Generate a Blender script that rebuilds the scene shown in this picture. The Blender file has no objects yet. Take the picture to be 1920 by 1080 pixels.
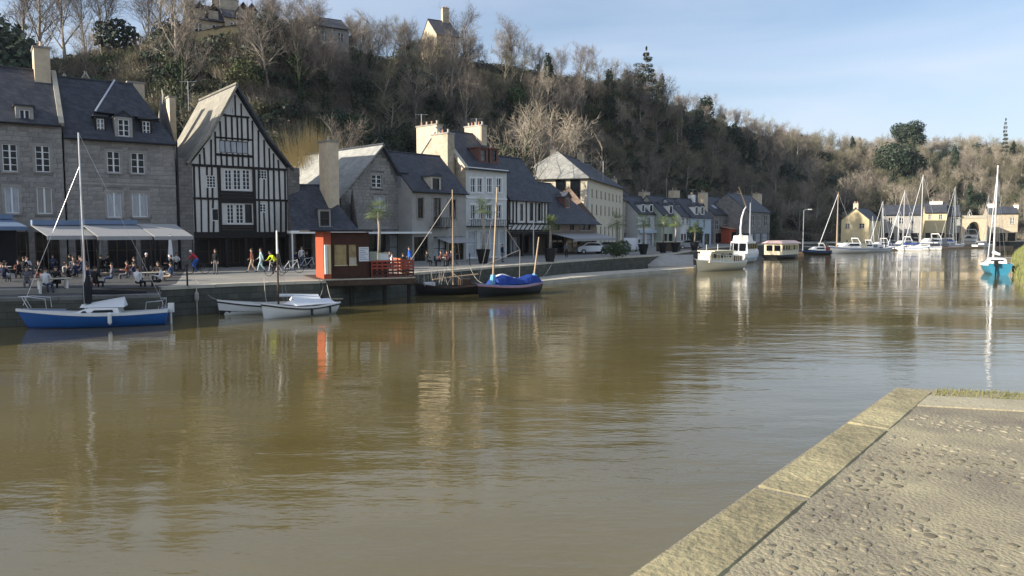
import bpy, bmesh, math, random
import numpy as np
from mathutils import Vector, Matrix, noise
from mathutils.geometry import delaunay_2d_cdt
random.seed(7)
R = math.radians
sc = bpy.context.scene
C = sc.collection

# ---------------------------------------------------------------- camera
F = 1397.0          # focal length in photo pixels (1920 wide)
H = 4.6             # eye above the water (water is z = 0)
TH = math.atan((540 - 432) / F)
cam_d = bpy.data.cameras.new('camera'); cam = bpy.data.objects.new('camera', cam_d); C.objects.link(cam)
cam_d.sensor_width = 36; cam_d.lens = 36 * F / 1920; cam_d.clip_end = 3000; cam_d.clip_start = .1
cam.location = (0, 0, H); cam.rotation_euler = (math.pi / 2 - TH, 0, 0)
sc.camera = cam
# ---------------------------------------------------------------- light
SUN_AZ = R(20)       # sun comes from the left, this much towards the camera
SUN_EL = R(21)
sd = Vector((-math.cos(SUN_AZ) * math.cos(SUN_EL), -math.sin(SUN_AZ) * math.cos(SUN_EL), math.sin(SUN_EL)))
w = bpy.data.worlds.new('World'); sc.world = w; w.use_nodes = True
nt = w.node_tree; bg = nt.nodes['Background']
sky = nt.nodes.new('ShaderNodeTexSky'); sky.sky_type = 'NISHITA'; sky.sun_disc = False
sky.sun_elevation = SUN_EL; sky.sun_rotation = math.atan2(sd.x, sd.y)
sky.air_density = 1.0; sky.dust_density = 1.6; sky.ozone_density = 2.4; sky.altitude = 20
# thin high veil of cloud, fixed to the sky directions
tc = nt.nodes.new('ShaderNodeTexCoord'); mp = nt.nodes.new('ShaderNodeMapping'); mp.inputs['Scale'].default_value = (1.2, 1.2, 7)
nz = nt.nodes.new('ShaderNodeTexNoise'); nz.inputs['Scale'].default_value = 1.3; nz.inputs['Detail'].default_value = 6; nz.inputs['Distortion'].default_value = .6
rp = nt.nodes.new('ShaderNodeValToRGB'); rp.color_ramp.elements[0].position = .25; rp.color_ramp.elements[1].position = .78
rp.color_ramp.elements[0].color = (0, 0, 0, 1); rp.color_ramp.elements[1].color = (.72, .72, .72, 1)
mx = nt.nodes.new('ShaderNodeMixRGB'); mx.inputs[2].default_value = (4.7, 5.1, 6.0, 1)
L = nt.links.new
L(tc.outputs['Generated'], mp.inputs[0]); L(mp.outputs[0], nz.inputs['Vector']); L(nz.outputs[0], rp.inputs[0])
L(rp.outputs[0], mx.inputs[0]); L(sky.outputs[0], mx.inputs[1]); L(mx.outputs[0], bg.inputs[0])
bg.inputs[1].default_value = .10
sun_d = bpy.data.lights.new('sun', 'SUN'); sun_d.energy = 5.0; sun_d.angle = R(.5); sun_d.color = (1, .91, .77)
sun = bpy.data.objects.new('sun', sun_d); C.objects.link(sun)
sun.rotation_euler = sd.to_track_quat('Z', 'Y').to_euler(); sun.location = (-60, -20, 60)
sc.view_settings.view_transform = 'Standard'; sc.view_settings.look = 'None'
sc.view_settings.gamma = 1; sc.view_settings.use_curve_mapping = False
sc.view_settings.exposure = 0.85
sc.render.engine = 'CYCLES'
sc.cycles.max_bounces = 5; sc.cycles.diffuse_bounces = 2; sc.cycles.glossy_bounces = 3
sc.cycles.use_denoising = True

# ---------------------------------------------------------------- pixel -> world
FW = Vector((0, math.cos(TH), -math.sin(TH))); UP = Vector((0, math.sin(TH), math.cos(TH))); CP = Vector((0, 0, H))
def ray(u, v): return Vector((1, 0, 0)) * ((u - 960) / F) + UP * ((540 - v) / F) + FW
def G(u, v, z=0.0):
    d = ray(u, v); return CP + d * ((z - H) / d.z)
def AT(u, v, y):
    d = ray(u, v); return CP + d * (y / d.y)
def X(u, y): return (u - 960) / F * y * math.cos(TH)
Q = 1.6             # promenade level
QL = 1.38           # lower front terrace
QN = 2.4            # near quay level

# ---------------------------------------------------------------- materials
MATS = {}
def mat(name, col, rough=.8, var=.15, scale=3.0, bump=0.0, bscale=None, metal=0, spec=.3, rnd=0.0, col2=None, stretch=(1, 1, 1), detail=5, trans=0, emit=None):
    if name in MATS: return MATS[name]
    m = bpy.data.materials.new(name); m.use_nodes = True; n = m.node_tree; ln = n.links.new
    b = n.nodes['Principled BSDF']; b.inputs['Roughness'].default_value = rough; b.inputs['Metallic'].default_value = metal
    b.inputs['Specular IOR Level'].default_value = spec
    t = n.nodes.new('ShaderNodeTexCoord'); mpp = n.nodes.new('ShaderNodeMapping'); mpp.inputs['Scale'].default_value = stretch
    ln(t.outputs['Object'], mpp.inputs[0])
    nn = n.nodes.new('ShaderNodeTexNoise'); nn.inputs['Scale'].default_value = scale; nn.inputs['Detail'].default_value = detail; nn.inputs['Roughness'].default_value = .65
    ln(mpp.outputs[0], nn.inputs['Vector'])
    r = n.nodes.new('ShaderNodeValToRGB'); r.color_ramp.elements[0].position = .3; r.color_ramp.elements[1].position = .72
    c2 = col2 or tuple(min(1, c * (1 + var)) for c in col); c1 = tuple(c * (1 - var) for c in col) if not col2 else col
    r.color_ramp.elements[0].color = (*c1, 1); r.color_ramp.elements[1].color = (*c2, 1)
    ln(nn.outputs[0], r.inputs[0]); out = r.outputs[0]
    if rnd:
        oi = n.nodes.new('ShaderNodeObjectInfo'); mr = n.nodes.new('ShaderNodeMapRange')
        mr.inputs[3].default_value = 1 - rnd; mr.inputs[4].default_value = 1 + rnd; ln(oi.outputs['Random'], mr.inputs[0])
        h = n.nodes.new('ShaderNodeHueSaturation'); ln(out, h.inputs['Color']); ln(mr.outputs[0], h.inputs['Value']); out = h.outputs[0]
    ln(out, b.inputs['Base Color'])
    if bump:
        n2 = n.nodes.new('ShaderNodeTexNoise'); n2.inputs['Scale'].default_value = bscale or scale * 4; n2.inputs['Detail'].default_value = 6
        ln(mpp.outputs[0], n2.inputs['Vector'])
        bp = n.nodes.new('ShaderNodeBump'); bp.inputs['Strength'].default_value = min(1, bump); bp.inputs['Distance'].default_value = .03
        ln(n2.outputs[0], bp.inputs['Height']); ln(bp.outputs[0], b.inputs['Normal'])
    if emit:
        b.inputs['Emission Color'].default_value = (*emit[0], 1); b.inputs['Emission Strength'].default_value = emit[1]
    MATS[name] = m; return m

def brick_mat(name, col, col2, bw, bh, rough=.85, mortar=.6, squash=1.0, bump=.6, z_axis=True, msize=.02, axis='XZ'):
    """coursed material in object space: courses run horizontally"""
    m = bpy.data.materials.new(name); m.use_nodes = True; n = m.node_tree; ln = n.links.new
    b = n.nodes['Principled BSDF']; b.inputs['Roughness'].default_value = rough; b.inputs['Specular IOR Level'].default_value = .3
    t = n.nodes.new('ShaderNodeTexCoord'); sp = n.nodes.new('ShaderNodeSeparateXYZ'); ln(t.outputs['Object'], sp.inputs[0])
    cb = n.nodes.new('ShaderNodeCombineXYZ')
    ad = n.nodes.new('ShaderNodeMath'); ad.operation = 'ADD'; ln(sp.outputs[0], ad.inputs[0]); ln(sp.outputs[1], ad.inputs[1])
    ln(ad.outputs[0], cb.inputs[0]); ln(sp.outputs[2], cb.inputs[1])
    br = n.nodes.new('ShaderNodeTexBrick'); br.inputs['Color1'].default_value = (*col, 1); br.inputs['Color2'].default_value = (*col2, 1)
    br.inputs['Mortar'].default_value = (*[c * mortar for c in col], 1); br.inputs['Scale'].default_value = 1
    br.inputs['Brick Width'].default_value = bw; br.inputs['Row Height'].default_value = bh; br.inputs['Mortar Size'].default_value = msize; br.inputs['Mortar Smooth'].default_value = .4
    ln(cb.outputs[0], br.inputs['Vector'])
    nn = n.nodes.new('ShaderNodeTexNoise'); nn.inputs['Scale'].default_value = 1.1; nn.inputs['Detail'].default_value = 7; nn.inputs['Roughness'].default_value = .7
    ln(t.outputs['Object'], nn.inputs['Vector'])
    mr = n.nodes.new('ShaderNodeMapRange'); mr.inputs[1].default_value = .25; mr.inputs[2].default_value = .75; mr.inputs[3].default_value = .62; mr.inputs[4].default_value = 1.3; ln(nn.outputs[0], mr.inputs[0])
    hs = n.nodes.new('ShaderNodeHueSaturation'); ln(br.outputs['Color'], hs.inputs['Color']); ln(mr.outputs[0], hs.inputs['Value']); ln(hs.outputs[0], b.inputs['Base Color'])
    bp = n.nodes.new('ShaderNodeBump'); bp.inputs['Strength'].default_value = bump; bp.inputs['Distance'].default_value = .02; bp.invert = True
    ln(br.outputs['Fac'], bp.inputs['Height']); ln(bp.outputs[0], b.inputs['Normal'])
    MATS[name] = m; return m

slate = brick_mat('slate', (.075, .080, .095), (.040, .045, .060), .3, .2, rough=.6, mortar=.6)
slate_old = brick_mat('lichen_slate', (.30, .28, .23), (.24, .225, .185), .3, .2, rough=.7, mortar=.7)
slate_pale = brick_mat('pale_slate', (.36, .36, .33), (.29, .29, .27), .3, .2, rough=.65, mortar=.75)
stone_dark = brick_mat('rubble_wall', (.20, .185, .17), (.15, .14, .13), .55, .28, mortar=.55)
stone_grey = brick_mat('stone_wall', (.27, .255, .235), (.20, .19, .178), .7, .36, mortar=.7)
stone_cream = brick_mat('cream_stone', (.52, .44, .33), (.42, .36, .27), .5, .3, mortar=.8)
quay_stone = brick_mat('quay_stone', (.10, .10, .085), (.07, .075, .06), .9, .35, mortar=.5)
ashlar = mat('ashlar', (.29, .272, .25), .85, .22, 1.6, .5, 14, rnd=.16)
render_white = mat('render_white', (.60, .60, .58), .8, .08, .9, .1)
render_grey = mat('render_grey', (.34, .325, .30), .85, .14, .9, .2)
render_cream = mat('render_cream', (.62, .55, .42), .8, .08, .8, .1)
render_beige = mat('render_beige', (.40, .35, .28), .85, .1, .8, .1)
render_brown = mat('render_brown', (.22, .16, .125), .85, .12, .8, .1)
render_blue = mat('render_blue', (.42, .50, .56), .8, .06, .8)
render_green = mat('render_green', (.40, .43, .34), .8, .08, .8)
render_yellow = mat('render_yellow', (.66, .55, .33), .8, .07, .8)
plaster = mat('plaster', (.62, .60, .56), .9, .12, 1.3, .3, rnd=.05)
timber_black = mat('timber_black', (.022, .018, .016), .75, .3, 6, .3, stretch=(6, 6, 1))
timber_brown = mat('timber_brown', (.07, .045, .03), .7, .3, 4, .3)
wood_mast = mat('wood_mast', (.42, .31, .20), .45, .15, 2, .1, stretch=(4, 4, .6))
wood_deck = mat('wood_deck', (.30, .2, .12), .6, .2, 3, .2)
white_paint = mat('white_paint', (.78, .78, .76), .45, .05, 2)
white_hull = mat('white_hull', (.74, .74, .72), .3, .05, 1.2, spec=.5)
cream_hull = mat('cream_hull', (.72, .64, .46), .35, .06, 1.2, spec=.5)
mint_hull = mat('mint_hull', (.5, .62, .56), .35, .05, 1.5, spec=.5)
blue_hull = mat('blue_hull', (.012, .10, .34), .25, .1, 1.2, spec=.5)
cyan_hull = mat('cyan_hull', (.04, .22, .34), .3, .1, 1.2, spec=.5)
black_hull = mat('black_hull', (.012, .012, .014), .35, .2, 2, spec=.5)
red_paint = mat('red_paint', (.30, .055, .035), .5, .1, 2)
orange_panel = mat('orange_panel', (.38, .08, .038), .55, .08, 1.5)
blue_cloth = mat('blue_cloth', (.012, .045, .24), .8, .2, 2, .5, 5)
pale_blue_cloth = mat('pale_blue_cloth', (.16, .38, .62), .8, .1, 2, .3, 5)
white_cloth = mat('white_cloth', (.70, .72, .74), .85, .06, 2, .3, 6)
awning_cloth = mat('awning_cloth', (.33, .33, .33), .85, .05, 2)
awning_blue = mat('awning_blue', (.16, .22, .33), .8, .08, 2)
dark_cloth = mat('dark_cloth', (.018, .018, .024), .85, .2, 3)
grey_cloth = mat('grey_cloth', (.22, .24, .27), .85, .12, 3)
metal_dark = mat('metal_dark', (.025, .027, .03), .45, .2, 4, metal=.6)
metal_grey = mat('metal_grey', (.55, .56, .58), .35, .08, 4, metal=.8)
rope = mat('rope', (.40, .37, .32), .9, .1, 9)
rubber = mat('rubber', (.015, .015, .016), .7, .2, 6)
glass_dark = mat('glass_dark', (.008, .010, .014), .1, .2, 1.0, spec=.28)
glass_curtain = mat('glass_curtain', (.40, .42, .45), .35, .25, 2.2, spec=.5, stretch=(3, 3, .5))
glass_lit = mat('glass_lit', (.35, .26, .12), .15, .35, 2.5, spec=.5)
concrete = mat('concrete', (.34, .33, .30), .9, .15, .7, .3, 12)
pave_grey = mat('pave_grey', (.19, .185, .17), .9, .3, .35, .3, 9, col2=(.30, .285, .25))
pale_stone = mat('pale_stone', (.46, .42, .34), .85, .2, 1.1, .4, 12)
chimney_stone = mat('chimney_stone', (.56, .46, .33), .85, .18, 1.6, .5, 7)
brick_red = mat('brick_red', (.16, .08, .065), .85, .2, 3, .3)
terracotta = mat('terracotta', (.45, .22, .13), .8, .15, 4)
asphalt = mat('asphalt', (.10, .10, .10), .9, .15, 2)
skin_m = mat('skin', (.50, .32, .24), .6, .05, 4)
hair_m = mat('hair', (.05, .035, .025), .7, .2, 9)
car_white = mat('car_white', (.72, .74, .77), .25, .03, 2, spec=.6)
car_grey = mat('car_grey', (.30, .33, .37), .25, .05, 2, spec=.6)
bark = mat('bark', (.31, .275, .23), .95, .3, 3, .6, 10, rnd=.2)
bark_ivy = mat('bark_ivy', (.03, .05, .022), .9, .4, 4, .6, 8, rnd=.2)
twig = mat('twig', (.185, .158, .135), .95, .25, .5, rnd=.22)
twig_pale = mat('twig_pale', (.33, .285, .225), .95, .2, .5, rnd=.12)
twig_gold = mat('twig_gold', (.40, .32, .16), .95, .25, .5, rnd=.1)
twig_olive = mat('twig_olive', (.195, .178, .12), .95, .25, .5, rnd=.2)
leaf_dark = mat('leaf_dark', (.028, .045, .026), .6, .5, .8, rnd=.3)
leaf_mid = mat('leaf_mid', (.055, .085, .03), .6, .4, .8, rnd=.25)
leaf_olive = mat('leaf_olive', (.10, .115, .04), .6, .35, .8, rnd=.2)
leaf_palm = mat('leaf_palm', (.13, .17, .05), .55, .3, 2, rnd=.15)
grass_m = mat('grass', (.08, .12, .03), .9, .4, 2)
rock_m = mat('rock', (.40, .34, .25), .95, .35, .6, .8, 3)

# ---------------------------------------------------------------- mesh builder
class MB:
    def __init__(s): s.v = []; s.f = []; s.mi = []
    def add(s, vs, fs, mi=0):
        o = len(s.v); s.v += [tuple(p) for p in vs]; s.f += [tuple(i + o for i in f) for f in fs]; s.mi += [mi] * len(fs); return s
    def box(s, a, b, M=None, mi=0):
        x0, y0, z0 = a; x1, y1, z1 = b
        vs = [Vector(p) for p in ((x0, y0, z0), (x1, y0, z0), (x1, y1, z0), (x0, y1, z0), (x0, y0, z1), (x1, y0, z1), (x1, y1, z1), (x0, y1, z1))]
        if M: vs = [M @ p for p in vs]
        return s.add(vs, [(0, 3, 2, 1), (4, 5, 6, 7), (0, 1, 5, 4), (1, 2, 6, 5), (2, 3, 7, 6), (3, 0, 4, 7)], mi)
    def cbox(s, c, d, rz=0, mi=0):
        M = Matrix.Translation(c) @ Matrix.Rotation(rz, 4, 'Z'); return s.box((-d[0] / 2, -d[1] / 2, -d[2] / 2), (d[0] / 2, d[1] / 2, d[2] / 2), M, mi)
    def tube(s, pts, r, n=6, cap=True, mi=0):
        pts = [Vector(p) for p in pts]; rs = r if isinstance(r, (list, tuple)) else [r] * len(pts)
        o = len(s.v); prev = None
        for i, p in enumerate(pts):
            t = (pts[min(i + 1, len(pts) - 1)] - pts[max(i - 1, 0)])
            t = t.normalized() if t.length > 1e-9 else Vector((0, 0, 1))
            if prev is None:
                a = Vector((0, 0, 1)) if abs(t.z) < .9 else Vector((1, 0, 0)); e = t.cross(a).normalized()
            else:
                e = (prev - t * prev.dot(t)); e = e.normalized() if e.length > 1e-6 else t.orthogonal().normalized()
            prev = e; g = t.cross(e)
            for k in range(n):
                an = 2 * math.pi * k / n; s.v.append(tuple(p + (e * math.cos(an) + g * math.sin(an)) * rs[i]))
        for i in range(len(pts) - 1):
            for k in range(n):
                k2 = (k + 1) % n; s.f.append((o + i * n + k, o + i * n + k2, o + (i + 1) * n + k2, o + (i + 1) * n + k)); s.mi.append(mi)
        if cap and n > 2:
            s.f.append(tuple(o + k for k in range(n))[::-1]); s.f.append(tuple(o + (len(pts) - 1) * n + k for k in range(n))); s.mi += [mi, mi]
        return s
    def cone(s, c, r0, r1, h, n=12, mi=0): return s.tube([c, (c[0], c[1], c[2] + h)], [r0, r1], n, mi=mi)
    def prism(s, poly, y0, y1, mi=0):      # poly of (x, z), extruded along y
        n = len(poly); vs = [(x, y0, z) for x, z in poly] + [(x, y1, z) for x, z in poly]
        fs = [tuple(range(n)), tuple(range(2 * n - 1, n - 1, -1))] + [(i, (i + 1) % n + n * 0, (i + 1) % n + n, i + n)[::-1] for i in range(n)]
        return s.add(vs, fs, mi)
    def slab(s, a, b, c, d, t):            # roof sheet abcd (counter-clockwise seen from above) with thickness t below
        a, b, c, d = map(Vector, (a, b, c, d)); nn = (b - a).cross(d - a).normalized()
        vs = [a, b, c, d] + [p - nn * t for p in (a, b, c, d)]
        return s.add(vs, [(0, 1, 2, 3), (7, 6, 5, 4), (0, 4, 5, 1), (1, 5, 6, 2), (2, 6, 7, 3), (3, 7, 4, 0)])
    def mesh(s, name):
        me = bpy.data.meshes.new(name); me.from_pydata(s.v, [], s.f); me.update(); return me
    def build(s, name, m, parent=None, smooth=False):
        me = s.mesh(name); ms = m if isinstance(m, (list, tuple)) else [m]
        for q in ms: me.materials.append(q)
        if len(ms) > 1: me.polygons.foreach_set('material_index', s.mi)
        if smooth: me.polygons.foreach_set('use_smooth', [True] * len(me.polygons))
        o = bpy.data.objects.new(name, me); C.objects.link(o)
        if parent: o.parent = parent
        return o
def recalc(o):
    bm = bmesh.new(); bm.from_mesh(o.data); bmesh.ops.recalc_face_normals(bm, faces=bm.faces); bm.to_mesh(o.data); bm.free(); return o
def tag(o, label=None, cat=None, group=None, kind=None):
    if label: o['label'] = label
    if cat: o['category'] = cat
    if group: o['group'] = group
    if kind: o['kind'] = kind
    return o
def thing(name, label, cat, loc=(0, 0, 0), rz=0, group=None, scale=None):
    o = bpy.data.objects.new(name, None); C.objects.link(o); o.location = loc; o.rotation_euler = (0, 0, rz)
    o.empty_display_size = .2
    if scale: o.scale = scale if isinstance(scale, (tuple, list)) else (scale,) * 3
    return tag(o, label, cat, group)
def dup(o, parent=None):
    c = o.copy(); C.objects.link(c)
    if parent: c.parent = parent
    for ch in list(o.children): dup(ch, c)
    return c
def place(src, first, loc, rz=0, label=None, scale=None):
    """first use moves the thing itself, later ones copy it"""
    o = src if not first else dup(src)
    o.location = loc; o.rotation_euler = (0, 0, rz)
    if scale: o.scale = scale if isinstance(scale, (tuple, list)) else (scale,) * 3
    if label: o['label'] = label
    return o

# ---------------------------------------------------------------- terrain
YB = [(-900, 70), (-300, 70), (0, 74), (300, 78), (500, 82), (700, 90), (900, 104), (1050, 128), (1200, 158), (1350, 190), (1500, 200), (1700, 212), (1900, 225), (2300, 240)]
YC = [(-900, 125), (-300, 118), (0, 118), (300, 118), (500, 120), (700, 146), (850, 160), (1000, 166), (1150, 176), (1300, 220), (1400, 251), (1500, 300), (1600, 318), (1900, 326), (2300, 330)]
HM = [(-900, 28), (60, 28), (290, 29), (360, 35.5), (500, 36), (620, 34), (750, 35.5), (900, 37), (1050, 36), (1200, 36), (1350, 34.4), (2300, 34.4)]
def interp(T, u):
    if u <= T[0][0]: return T[0][1]
    for (a, b), (c, d) in zip(T, T[1:]):
        if u <= c: return b + (d - b) * (u - a) / (c - a)
    return T[-1][1]
def hill_t(x, y):
    u = 960 + F * x / max(y, 1); return (y - interp(YB, u)) / (interp(YC, u) - interp(YB, u))
def ground_z(x, y):
    t = hill_t(x, y)
    if t <= 0: return Q - .02
    s = min(t, 1.0); k = s * s * (3 - 2 * s) * .45 + s * .55
    z = Q + interp(HM, 960 + F * x / max(y, 1)) * k
    z += 1.6 * noise.noise(Vector((x * .06, y * .06, 0))) * min(1, t * 4) + .5 * noise.noise(Vector((x * .22, y * .22, 3))) * min(1, t * 4)
    if t > 1: z += -min(6, (t - 1) * 4)
    return z
def hill_pt(u, t):
    y = interp(YB, u) + (interp(YC, u) - interp(YB, u)) * t; x = (u - 960) / F * y
    return Vector((x, y, ground_z(x, y)))
us = list(range(-900, 2301, 20)); ts = [-.06, -.03, 0, .03, .07] + [i / 30 for i in range(3, 36)] + [1.3, 1.5, 2, 3]
b = MB(); nc = len(ts)
for u in us:
    for t in ts:
        y = interp(YB, u) + (interp(YC, u) - interp(YB, u)) * t; x = (u - 960) / F * y
        z = ground_z(x, y) if t >= 0 else Q - .3 * (1 if t < -.04 else .1)
        b.v.append((x, y, z))
for i in range(len(us) - 1):
    for j in range(nc - 1):
        k = i * nc + j; b.f.append((k, k + nc, k + nc + 1, k + 1)); b.mi.append(0)
hill_m = mat('hill_soil', (.018, .022, .012), .95, .4, .12, .8, 1.5, col2=(.085, .070, .038), detail=9)
tag(recalc(b.build('hillside', hill_m, smooth=True)), kind='structure')

# ---------------------------------------------------------------- water
wm = bpy.data.materials.new('river_water'); wm.use_nodes = True; n = wm.node_tree; ln = n.links.new
p = n.nodes['Principled BSDF']; p.inputs['Roughness'].default_value = .025; p.inputs['IOR'].default_value = 1.56; p.inputs['Specular IOR Level'].default_value = .5
t = n.nodes.new('ShaderNodeTexCoord')
def wnoise(sx, sy, scale, det, rot=0):
    m_ = n.nodes.new('ShaderNodeMapping'); m_.inputs['Scale'].default_value = (sx, sy, 1); m_.inputs['Rotation'].default_value = (0, 0, rot); ln(t.outputs['Object'], m_.inputs[0])
    q = n.nodes.new('ShaderNodeTexNoise'); q.inputs['Scale'].default_value = scale; q.inputs['Detail'].default_value = det; ln(m_.outputs[0], q.inputs['Vector']); return q.outputs[0]
def M2(op, a, c):
    q = n.nodes.new('ShaderNodeMath'); q.operation = op
    for i, z in enumerate((a, c)):
        if hasattr(z, 'links') or hasattr(z, 'is_linked'): ln(z, q.inputs[i])
        else: q.inputs[i].default_value = z
    return q.outputs[0]
n1 = wnoise(.5, 1.3, .9, 3, R(12)); n2 = wnoise(1, 2.2, 4.2, 3, R(-8)); n3 = wnoise(.035, .10, 1, 3)
calm = n.nodes.new('ShaderNodeMapRange'); calm.inputs[1].default_value = .38; calm.inputs[2].default_value = .68; calm.inputs[3].default_value = .35; calm.inputs[4].default_value = 1.9; ln(n3, calm.inputs[0])
hgt = M2('ADD', M2('MULTIPLY', n1, 1.0), M2('MULTIPLY', n2, .16)); hgt = M2('MULTIPLY', hgt, calm.outputs[0])
bp = n.nodes.new('ShaderNodeBump'); bp.inputs['Strength'].default_value = 1; bp.inputs['Distance'].default_value = .024
ln(hgt, bp.inputs['Height']); ln(bp.outputs[0], p.inputs['Normal'])
r = n.nodes.new('ShaderNodeValToRGB'); r.color_ramp.elements[0].color = (.100, .079, .026, 1); r.color_ramp.elements[1].color = (.146, .119, .048, 1)
r.color_ramp.elements[0].position = .3; r.color_ramp.elements[1].position = .7; ln(wnoise(.05, .09, 1.6, 5), r.inputs[0]); ln(r.outputs[0], p.inputs['Base Color'])
b = MB(); b.add([(-120, -30, 0), (260, -30, 0), (260, 260, 0), (-120, 260, 0)], [(0, 1, 2, 3)])
tag(b.build('river_water', wm), kind='structure')
b = MB(); b.add([(-320, -50, -1.2), (750, -50, -1.2), (750, 630, -1.2), (-320, 630, -1.2)], [(0, 1, 2, 3)]); tag(b.build('ground', hill_m), kind='structure')

# ---------------------------------------------------------------- left promenade
EDGE = [G(300, 538, Q), G(450, 531, Q), G(600, 526, Q), G(690, 519, Q), G(780, 511, Q), G(860, 505, Q), G(960, 497, Q), G(1060, 489, Q), G(1160, 482, Q), G(1250, 477, Q)]
EDGE = [Vector((p.x, p.y)) for p in EDGE]
END = [Vector((27, 112)), Vector((34, 128)), Vector((46, 150)), Vector((60, 168)), Vector((78, 184)), Vector((110, 200)), Vector((160, 214)), Vector((230, 224))]
back = [Vector((230, 250)), Vector((110, 240)), Vector((60, 222)), Vector((30, 175)), Vector((5, 125)), Vector((-20, 98)), Vector((-60, 90)), Vector((-140, 84)), Vector((-140, 20)), Vector((-140, 10))]
LOW = [G(-300, 566, QL), G(0, 559, QL), G(217, 554, QL), G(300, 552, QL)]; LOW = [Vector((p.x, p.y)) for p in LOW]
step = [LOW[3] + Vector((-.9, 2.6)), LOW[0] + Vector((-2.2, 3.2))]
J = EDGE[0]
outline = [Vector((-140, -6)), Vector((-72, -6)), Vector((-42, 24)), LOW[0] + Vector((-1.6, 2.4)), J] + EDGE[1:] + END + back[:-1]
def plate(name, pts, z, m, thick=2.6, **k):
    v2 = [Vector((q.x, q.y)) for q in pts]
    vs, ed, fs, _, _, _ = delaunay_2d_cdt(v2, [(i, (i + 1) % len(v2)) for i in range(len(v2))], [], 1, 1e-5)
    bb = MB(); bb.add([(q.x, q.y, z) for q in vs], [tuple(f) for f in fs]); nv = len(pts)
    for i in range(nv):
        a, c = pts[i], pts[(i + 1) % nv]; bb.add([(a.x, a.y, z), (a.x, a.y, z - thick), (c.x, c.y, z - thick), (c.x, c.y, z)], [(0, 1, 2, 3)])
    return tag(recalc(bb.build(name, m)), **k)
plate('promenade', outline, Q, pave_grey, kind='structure')
plate('lower_terrace_paving', [LOW[0] + Vector((-8, -3)), LOW[0], LOW[1], LOW[2], LOW[3], J + Vector((.1, .1)), J + Vector((-14, -5.0))], QL, mat('dark_setts', (.065, .066, .068), .9, .3, 2, .5, 9), kind='structure')  # setts coloured dark to stand for the shade on the terrace
# quay walls: masonry face 4 cm proud of the slab, coping stones on top
def quay_run(pts, z, label, cop=pale_stone):
    th = thing('quay_wall', label, 'quay wall', (pts[0].x, pts[0].y, 0))
    bb = MB(); o = pts[0]
    for a, c in zip(pts, pts[1:]):
        d = (c - a).normalized(); nrm = Vector((d.y, -d.x)) * .12
        q = [a, c, c + nrm, a + nrm]; vs = [(k.x - o.x, k.y - o.y, zz) for zz in (-1.1, z - .16) for k in q]
        bb.add(vs, [(0, 1, 2, 3), (4, 7, 6, 5), (3, 2, 6, 7), (1, 0, 4, 5), (0, 3, 7, 4), (2, 1, 5, 6)])
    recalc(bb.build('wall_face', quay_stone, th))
    for a, c in zip(pts, pts[1:]):
        d = (c - a); Ln = d.length; k = max(1, round(Ln / 1.35)); d.normalize(); an = math.atan2(d.y, d.x)
        for i in range(k):
            s0 = i * Ln / k + .012; s1 = (i + 1) * Ln / k - .012
            m = a + d * ((s0 + s1) / 2) + Vector((-d.y, d.x)) * .17
            w_ = MB().box((-(s1 - s0) / 2, -.33, -.16), ((s1 - s0) / 2, .33, .012)).build('coping_stone', cop, th)
            w_.location = (m.x - o.x, m.y - o.y, z + random.uniform(-.004, .006)); w_.rotation_euler = (0, 0, an)
    return th
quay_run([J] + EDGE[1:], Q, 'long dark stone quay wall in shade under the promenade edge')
quay_run(LOW, QL, 'low dark quay wall behind the blue sailing boat', mat('dark_coping', (.15, .15, .14), .85, .25, 1.5, .5, 12))  # coping darkened as well, terrace shade put into its colour
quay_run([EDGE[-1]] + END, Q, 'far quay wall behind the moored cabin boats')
# step between the two levels
# ledge by the water (lower landing)
ld = [G(1010, 527, .32), G(1150, 514, .32), G(1300, 502, .32), G(1306, 497, .32), G(1180, 506, .32), G(1012, 516, .32)]
ld = [Vector((p.x, p.y)) for p in ld]
plate('landing_stage', ld, .32, pale_stone, 1.4, label='low pale landing stage at water level along the quay', cat='landing stage')
DS = MATS['dark_setts']; tp_ = [G(-320, 546, Q), G(0, 541, Q), G(296, 539.5, Q), G(330, 532, Q), G(352, 500, Q), G(-320, 496, Q)]; plate('terrace_paving', [p_.xy for p_ in tp_], Q + .004, DS, .01, kind='structure')  # thin dark sheet painting the awning shade onto the promenade
# slanting ramp at the quay end
a = EDGE[-1]; b = MB()
r0 = Vector((a.x - 2, a.y + .3)); p1 = G(1300, 477, Q); p2 = G(1300, 498, .34); p3 = G(1215, 499, .34)
b.add([(a.x - 3.2, a.y - 2.2, Q - .02), (p1.x, p1.y, Q - .02), (p2.x, p2.y, .34), (p3.x, p3.y, .34), (a.x - 3.2, a.y - 2.2, -1), (p1.x, p1.y, -1), (p2.x, p2.y, -1), (p3.x, p3.y, -1)],
      [(0, 3, 2, 1), (3, 7, 6, 2), (1, 2, 6, 5), (0, 1, 5, 4), (0, 4, 7, 3)])
tag(recalc(b.build('slipway', concrete)), 'grey slipway sloping down beside the cream cabin boat', 'slipway')

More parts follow.
